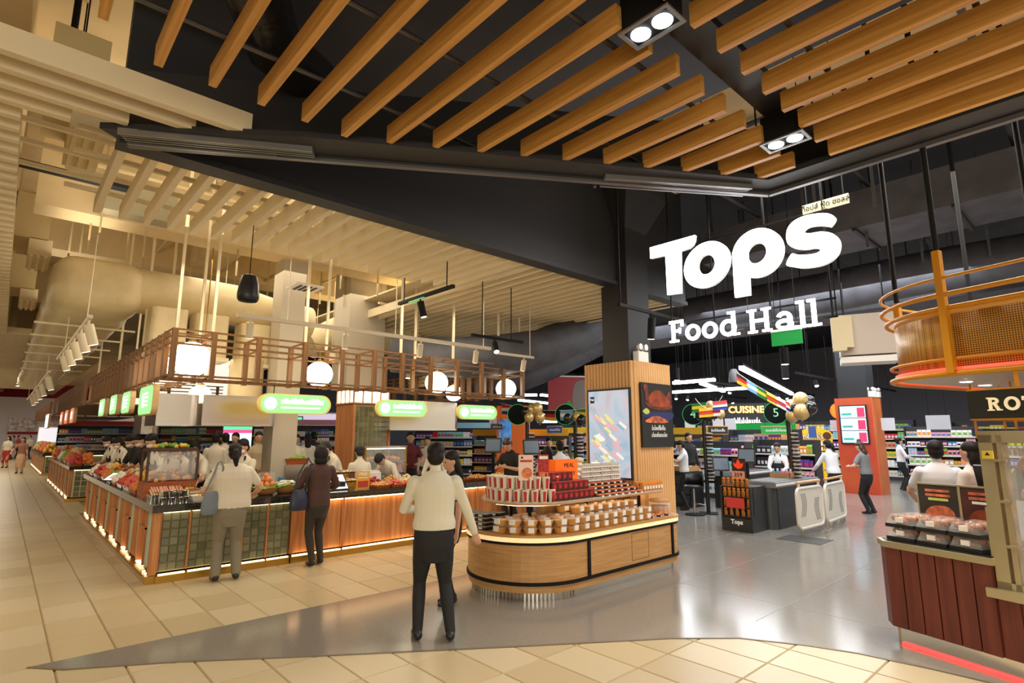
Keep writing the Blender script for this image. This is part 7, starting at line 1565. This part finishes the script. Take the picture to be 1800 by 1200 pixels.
# wooden display box with glass and slanted screen
bx_ = thing('wooden_display_box', 'orange wood food box with glass sides and piled dumplings', 'display box', (1.72, 9.15, CT)); MB().box(-.22, -.2, 0, .42, .25, .2).obj('box', M_WOODB, bx_); pile(bx_, [F_BRN, F_TAN], .1, .0, .5, .34, .2, .12, 70, .032, 3)
for a, b in (((-.2, -.18, .2), (-.2, -.18, .62)), ((.4, -.18, .2), (.4, -.18, .62)), ((-.2, .22, .2), (-.2, .22, .62)), ((.4, .22, .2), (.4, .22, .62)), ((-.2, -.18, .62), (.4, -.18, .62)), ((-.2, .22, .62), (.4, .22, .62)), ((-.2, -.18, .62), (-.2, .22, .62))): MB().bar(a, b, .03).obj('frame_bar', mat('dark_wood', lin(70, 44, 26), .5), bx_)
MB().box(-.19, -.176, .22, .39, -.172, .6).obj('pane', M_GLASS, bx_); MB().box(-.2, -.18, .635, .4, .22, .65).obj('top_shelf', mat('dark_wood', lin(70, 44, 26), .5), bx_); pile(bx_, [F_YEL, F_GRN], .1, 0, .4, .25, .65, .04, 26, .03, 5)
def tablet(px, py, lab, rz, w=.3, h=.22, tilt=.9, z=CT, m_=None, Y=None):
    p = at_z(px, py, z); t = thing('tablet_stand', lab, 'tablet', (p.x, p.y, z), rz); R = Matrix.Translation((0, 0, .12)) @ Matrix.Rotation(tilt, 4, 'X')
    MB().box(-w / 2, -h / 2, -.02, w / 2, h / 2, 0, M=R).obj('case', M_BLACK, t); MB().box(-w / 2 + .012, -h / 2 + .012, 0, w / 2 - .012, h / 2 - .012, .003, M=R).obj('display', m_ or mat('tablet_white', (.9, .93, 1), .3, emit=(.85, .92, 1), es=1.3), t)
    for k in range(4): MB().box(-.08 + .045 * k, -.06, .003, -.045 + .045 * k, .05, .004, M=R).obj('picture', mat('tablet_print', lin(160, 110, 90), .5, emit=lin(160, 110, 90), es=.6), t)
    MB().add([(-w * .35, .02, 0), (w * .35, .02, 0), (w * .35, .14, 0), (-w * .35, .14, 0), (-w * .3, .0, .1), (w * .3, .0, .1), (w * .3, .06, .16), (-w * .3, .06, .16)], [(0, 3, 2, 1), (4, 5, 6, 7), (0, 1, 5, 4), (1, 2, 6, 5), (2, 3, 7, 6), (3, 0, 4, 7)]).obj('stand', M_BLACK, t); return t
tablet(200, 850, 'white ordering tablet on the near left counter edge', math.radians(-60), tilt=.55)
tablet(125, 812, 'purple ordering tablet on the second counter', math.radians(-70), .4, .3, .6, m_=mat('tablet_purple', (.5, .3, .8), .3, emit=(.6, .4, .9), es=1))
t = thing('menu_screen', 'large tilted menu screen right of the brown blouse', 'screen', (3.78, 8.12, CT)); R = Matrix.Translation((0, .1, .02)) @ Matrix.Rotation(.75, 4, 'X')
MB().box(-.3, -.02, -.03, .3, .3, 0, M=R).obj('case', M_BLACK, t); MB().box(-.28, 0, 0, .28, .28, .004, M=R).obj('display', mat('menu_white', (.9, .95, 1), .3, emit=(.85, .93, 1), es=1.25), t)
for k in range(3): MB().lathe([(.001, .004), (.06, .004), (.06, .007), (.001, .007)], 16, cap=False).obj('dish_picture', mat('menu_dish', lin(170, 180, 130), .5, emit=lin(190, 190, 140), es=.7), t).matrix_local = R @ Matrix.Translation((-.14 + .17 * k, .1, 0))
MB().box(-.2, .2, .004, .2, .24, .006, M=R).obj('caption', mat('menu_pink', lin(190, 80, 110), .5, emit=lin(190, 80, 110), es=.6), t); MB().box(-.25, .12, 0, .25, .3, .12).obj('stand', M_BLACK, t)
# eggs in a bowl, lettuce bowl
t = thing('wooden_bowl', 'wooden bowl lined with leaves right of the off-white tee', 'bowl', (2.86, 8.30, CT)); MB().lathe([(.09, 0), (.15, .05), (.18, .11), (.17, .11), (.14, .06), (.001, .05)], 22).obj('bowl', mat('bowl_wood', lin(196, 140, 84), .5), t); pile(t, F_GRN, 0, 0, .3, .3, .09, .02, 26, .04, 7, (1, 1, .3), 'leaves')
e0 = None; rr = random.Random(9)
for k, (x, y, z) in enumerate([(.085 * math.cos(a), .085 * math.sin(a), .14) for a in [k * PI / 3.5 for k in range(7)]] + [(0, 0, .15)] + [(.045 * math.cos(a), .045 * math.sin(a), .205) for a in (0, 1.57, 3.1, 4.7)] + [(0, 0, .255)]):
    o = MB().ball((0, 0, 0), .038, .038, .046, 12, 8).obj('brown_egg', c('egg_brown', 214, 132, 74)) if e0 is None else share(e0, (0, 0, 0)); e0 = e0 or o; o.location = (2.86 + x, 8.30 + y, CT + z); o.rotation_euler = (rr.uniform(-.5, .5), rr.uniform(-.5, .5), 0); tag(o, 'brown egg heaped in the leaf-lined wooden bowl', 'egg', 'eggs in the wooden bowl')
t = thing('wooden_bowl', 'wide wooden bowl of white noodles on lettuce left of the brown blouse', 'bowl', (3.16, 8.36, CT)); MB().lathe([(.10, 0), (.17, .06), (.2, .13), (.19, .13), (.15, .07), (.001, .06)], 22).obj('bowl', mat('bowl_wood', lin(196, 140, 84), .5), t); pile(t, F_GRN, 0, 0, .36, .36, .11, .02, 30, .045, 8, (1, 1, .3), 'leaves'); pile(t, F_WHT, 0, 0, .24, .24, .13, .05, 50, .02, 9, (2, .5, .5), 'noodles')
t = thing('plastic_tub', 'clear plastic bag of water and blue-capped tubs behind the eggs', 'tub', (3.0, 8.72, CT)); MB().lathe([(.12, 0), (.14, .15), (.12, .28)], 16).obj('tub', M_CLEAR, t); MB().box(.18, -.04, 0, .24, .02, .2).obj('carton', mat('bottle_blue', lin(60, 140, 200), .4), t)
# lidded salad boxes behind the menu screen
for r in range(2):
    for k in range(3):
        t = thing('salad_box', 'steel-edged box of shredded salad %s' % ('in the front row behind the menu screen' if r == 0 else 'in the raised back row behind the menu screen'), 'food box', (3.72 + k * .25, 8.46 + r * .14, CT + r * .13), 0, 'salad boxes row %s' % ('front', 'back')[r]); MB().box(-.11, -.06, 0, .11, .06, .1).obj('box', M_CHROME, t); pile(t, [F_TAN, F_CRM], 0, 0, .2, .1, .09, .03, 24, .018, k + r * 3); MB().box(-.115, -.065, .09, .115, -.055, .11).obj('rim', M_BLACK, t)
MB().box(3.55, 8.52, CT, 4.4, 8.68, CT + .13).obj('step_block', M_STEEL); o = [q for q in C.objects if q.name.startswith('step_block')][0]; tag(o, 'steel step block under the back row of salad boxes', 'step')
dish('steel tray of lettuce at the back behind the salad boxes', 3.95, 8.74, .8, .12, F_GRN, .06, 60, .045, .26, M_STEEL, 6, (1, 1, .4))
paper('promo_sign', 'yellow promo card with red dish right of the menu screen', 4.28, 8.16, CT, .22, .27, mat('promo_yellow', lin(236, 176, 40), .5), [(-.4, .08, .4, .45, mat('promo_red', lin(190, 60, 50), .5), 'picture'), (-.35, .6, .35, .66, P_WH, 'print')])
text('FREE!', .065, .003, P_WH, 'lettering', [q for q in C.objects if q.name.startswith('promo_sign')][0], face_m((0, -.006, .22), 0, -1), bold=.002)
# crisp snacks
k = 0
for (x, y, w, d, m_, el, lab) in ((4.58, 8.16, .26, .24, F_TAN, (1.3, .8, .8), 'tray of tan fried sticks beside the yellow card'), (4.86, 8.16, .26, .24, F_PINK, (1.3, .8, .8), 'tray of pink fried snacks'), (5.14, 8.16, .28, .24, F_ORA, (1.3, .8, .8), 'tray of orange fried snacks behind the cream shirt'), (5.44, 8.16, .28, .24, F_TAN, (1.2, 1, .8), 'tray of golden fried snacks right of the orange ones'), (4.62, 8.44, .28, .26, F_RED, (1.5, .6, .6), 'heap of red fried strips at the back'), (4.95, 8.46, .3, .28, F_TAN, (1, 1, .9), 'heap of tan puffs at the back'), (5.3, 8.48, .34, .3, F_CRM, (1.1, 1, .9), 'heap of cream puffs at the back'), (5.75, 8.3, .4, .4, F_ORA, (1.2, .8, .8), 'wide heap of orange fritters near the man in cream'), (6.2, 8.3, .4, .4, F_BRN, (1.2, .8, .8), 'heap of brown skewers near the right counter end'), (6.7, 8.3, .4, .4, F_TAN, (1.2, .8, .8), 'heap of tan fritters at the right counter end'), (7.2, 8.3, .4, .4, F_YEL, (1.2, .8, .8), 'heap of yellow fritters at the right counter end')):
    k += 1; dish(lab, x, y, w, d, m_, .07 if y < 8.4 else .12, 60, .024, .045, M_WOODB if y < 8.4 else M_STEEL, k, el)
# glass pastry case and rice cooker behind
pc_ = thing('pastry_case', 'glass pastry case with golden fritters behind the cedar counter', 'display case', (5.5, 9.8, 0)); MB().box(-.45, -.2, 0, .45, .15, 1.0).obj('base', M_STEEL, pc_)
for x in (-.45, .42): MB().box(x, -.2, 1.0, x + .03, -.17, 1.5).obj('corner_post', M_BRASS, pc_)
for z in (1.02, 1.24): MB().box(-.43, -.18, z, .43, .14, z + .015).obj('shelf', M_STEEL, pc_); pile(pc_, [F_ORA, F_TAN], 0, -.02, .75, .24, z + .015, .05, 50, .035, int(z * 10))
MB().box(-.45, -.2, 1.5, .45, .15, 1.53).obj('top', M_STEEL, pc_); MB().box(-.42, -.18, 1.47, .42, -.16, 1.49).obj('light_strip', M_WLED2, pc_); MB().box(-.42, -.2, 1.02, .42, -.195, 1.5).obj('pane', M_GLASS, pc_)
rc_ = thing('rice_cooker', 'white rice cooker with a dark button on the counter back', 'cooker', (4.72, 8.74, CT)); MB().prism(rrect(0, 0, .3, .24, .05), 0, .2).obj('body', M_WHITE, rc_)
MB().box(-.05, -.125, .05, .03, -.118, .1).obj('button', M_BLACK, rc_); MB().prism(rrect(0, 0, .27, .2, .05), .2, .23).obj('lid', M_WHITE, rc_)
bk_ = dish('basket of lettuce with wooden frame right of the beige pillar', 3.75, 9.6, .4, .3, F_GRN, .12, 50, .05, .1, M_WOODB, 12, (1, 1, .4), z=1.25); MB().box(-.2, -.15, -1.25, .2, .15, 0).obj('stand', M_STEEL, bk_)
# goods along the left counter
LD = [('heap of orange shrimp', F_ORA), ('heap of cream cabbages', F_CRM), ('heap of red peppers', F_RED), ('tray of brown mushrooms', F_BRN), ('tray of green limes', F_GRN), ('tray of yellow noodles', F_YEL), ('heap of pink sausages', F_PINK), ('tray of tan dumplings', F_TAN), ('tray of white tofu', F_WHT), ('heap of orange carrots', F_ORA)]
for k in range(18):
    y = 9.75 + .62 * (k // 2); x = 1.6 if k % 2 == 0 else 1.84; n_, m_ = LD[(k * 3) % 10]
    dish('%s on the left counter, %s row, place %s from the wooden box' % (n_, ('outer', 'inner')[k % 2], ['first', 'second', 'third', 'fourth', 'fifth', 'sixth', 'seventh', 'eighth', 'ninth'][k // 2]), x, y, .22, .5, m_, .14 + .05 * (k % 2), 45, .04, .06, [M_WOODB, M_STEEL, M_DISH][k % 3], k)
for k in range(16):
    y = 19.2 + 1.0 * (k // 2); x = 1.6 if k % 2 == 0 else 1.84; n_, m_ = LD[(k * 7 + 2) % 10]
    dish('%s on the second counter, %s row, place %s' % (n_, ('outer', 'inner')[k % 2], ['first', 'second', 'third', 'fourth', 'fifth', 'sixth', 'seventh', 'eighth'][k // 2]), x, y, .23, .85, m_, .22 + .12 * (k % 2), 40, .06, .08, [M_WOODB, M_STEEL, M_DISH][k % 3], k)
for k in range(9):
    y = 31.9 + 1.1 * k; n_, m_ = LD[(k * 7 + 5) % 10]
    dish('%s on the third counter, place %s' % (n_, ['first', 'second', 'third', 'fourth', 'fifth', 'sixth', 'seventh', 'eighth', 'ninth'][k]), 1.72, y, .5, .95, m_, .35, 40, .08, .08, M_WOODB, k)
# inner work benches with pans so the middle of the counter is not empty
for k, (x, y, w_, lab) in enumerate(((2.7, 11.0, .9, 'steel work bench behind the three servers'), (4.6, 12.2, 1.4, 'steel work bench behind the tiled column'), (6.6, 11.8, 1.2, 'steel work bench under the right-hand hood'), (3.3, 14.0, 1.6, 'steel work bench far inside the counter'))):
    t = thing('work_bench', lab, 'bench', (x, y, 0)); MB().box(-w_ / 2, -.3, .84, w_ / 2, .3, .9).obj('top', M_STEEL, t); MB().box(-w_ / 2 + .05, -.25, .2, w_ / 2 - .05, .25, .23).obj('shelf', M_STEEL, t)
    for sx in (-1, 1):
        for sy in (-1, 1): MB().box(sx * (w_ / 2 - .04) - .02, sy * .26 - .02, 0, sx * (w_ / 2 - .04) + .02, sy * .26 + .02, .84).obj('leg', M_STEEL, t)
    for q in range(int(w_ / .3)):
        dish('dish of %s on the %s' % (LD[(k * 3 + q) % 10][0].split(' of ')[1], lab), x - w_ / 2 + .17 + q * .3, y - .1, .26, .3, LD[(k * 3 + q) % 10][1], .1, 25, .035, .06, M_DISH, q, z=.9)
bpy.data.scenes.remove(TMP)
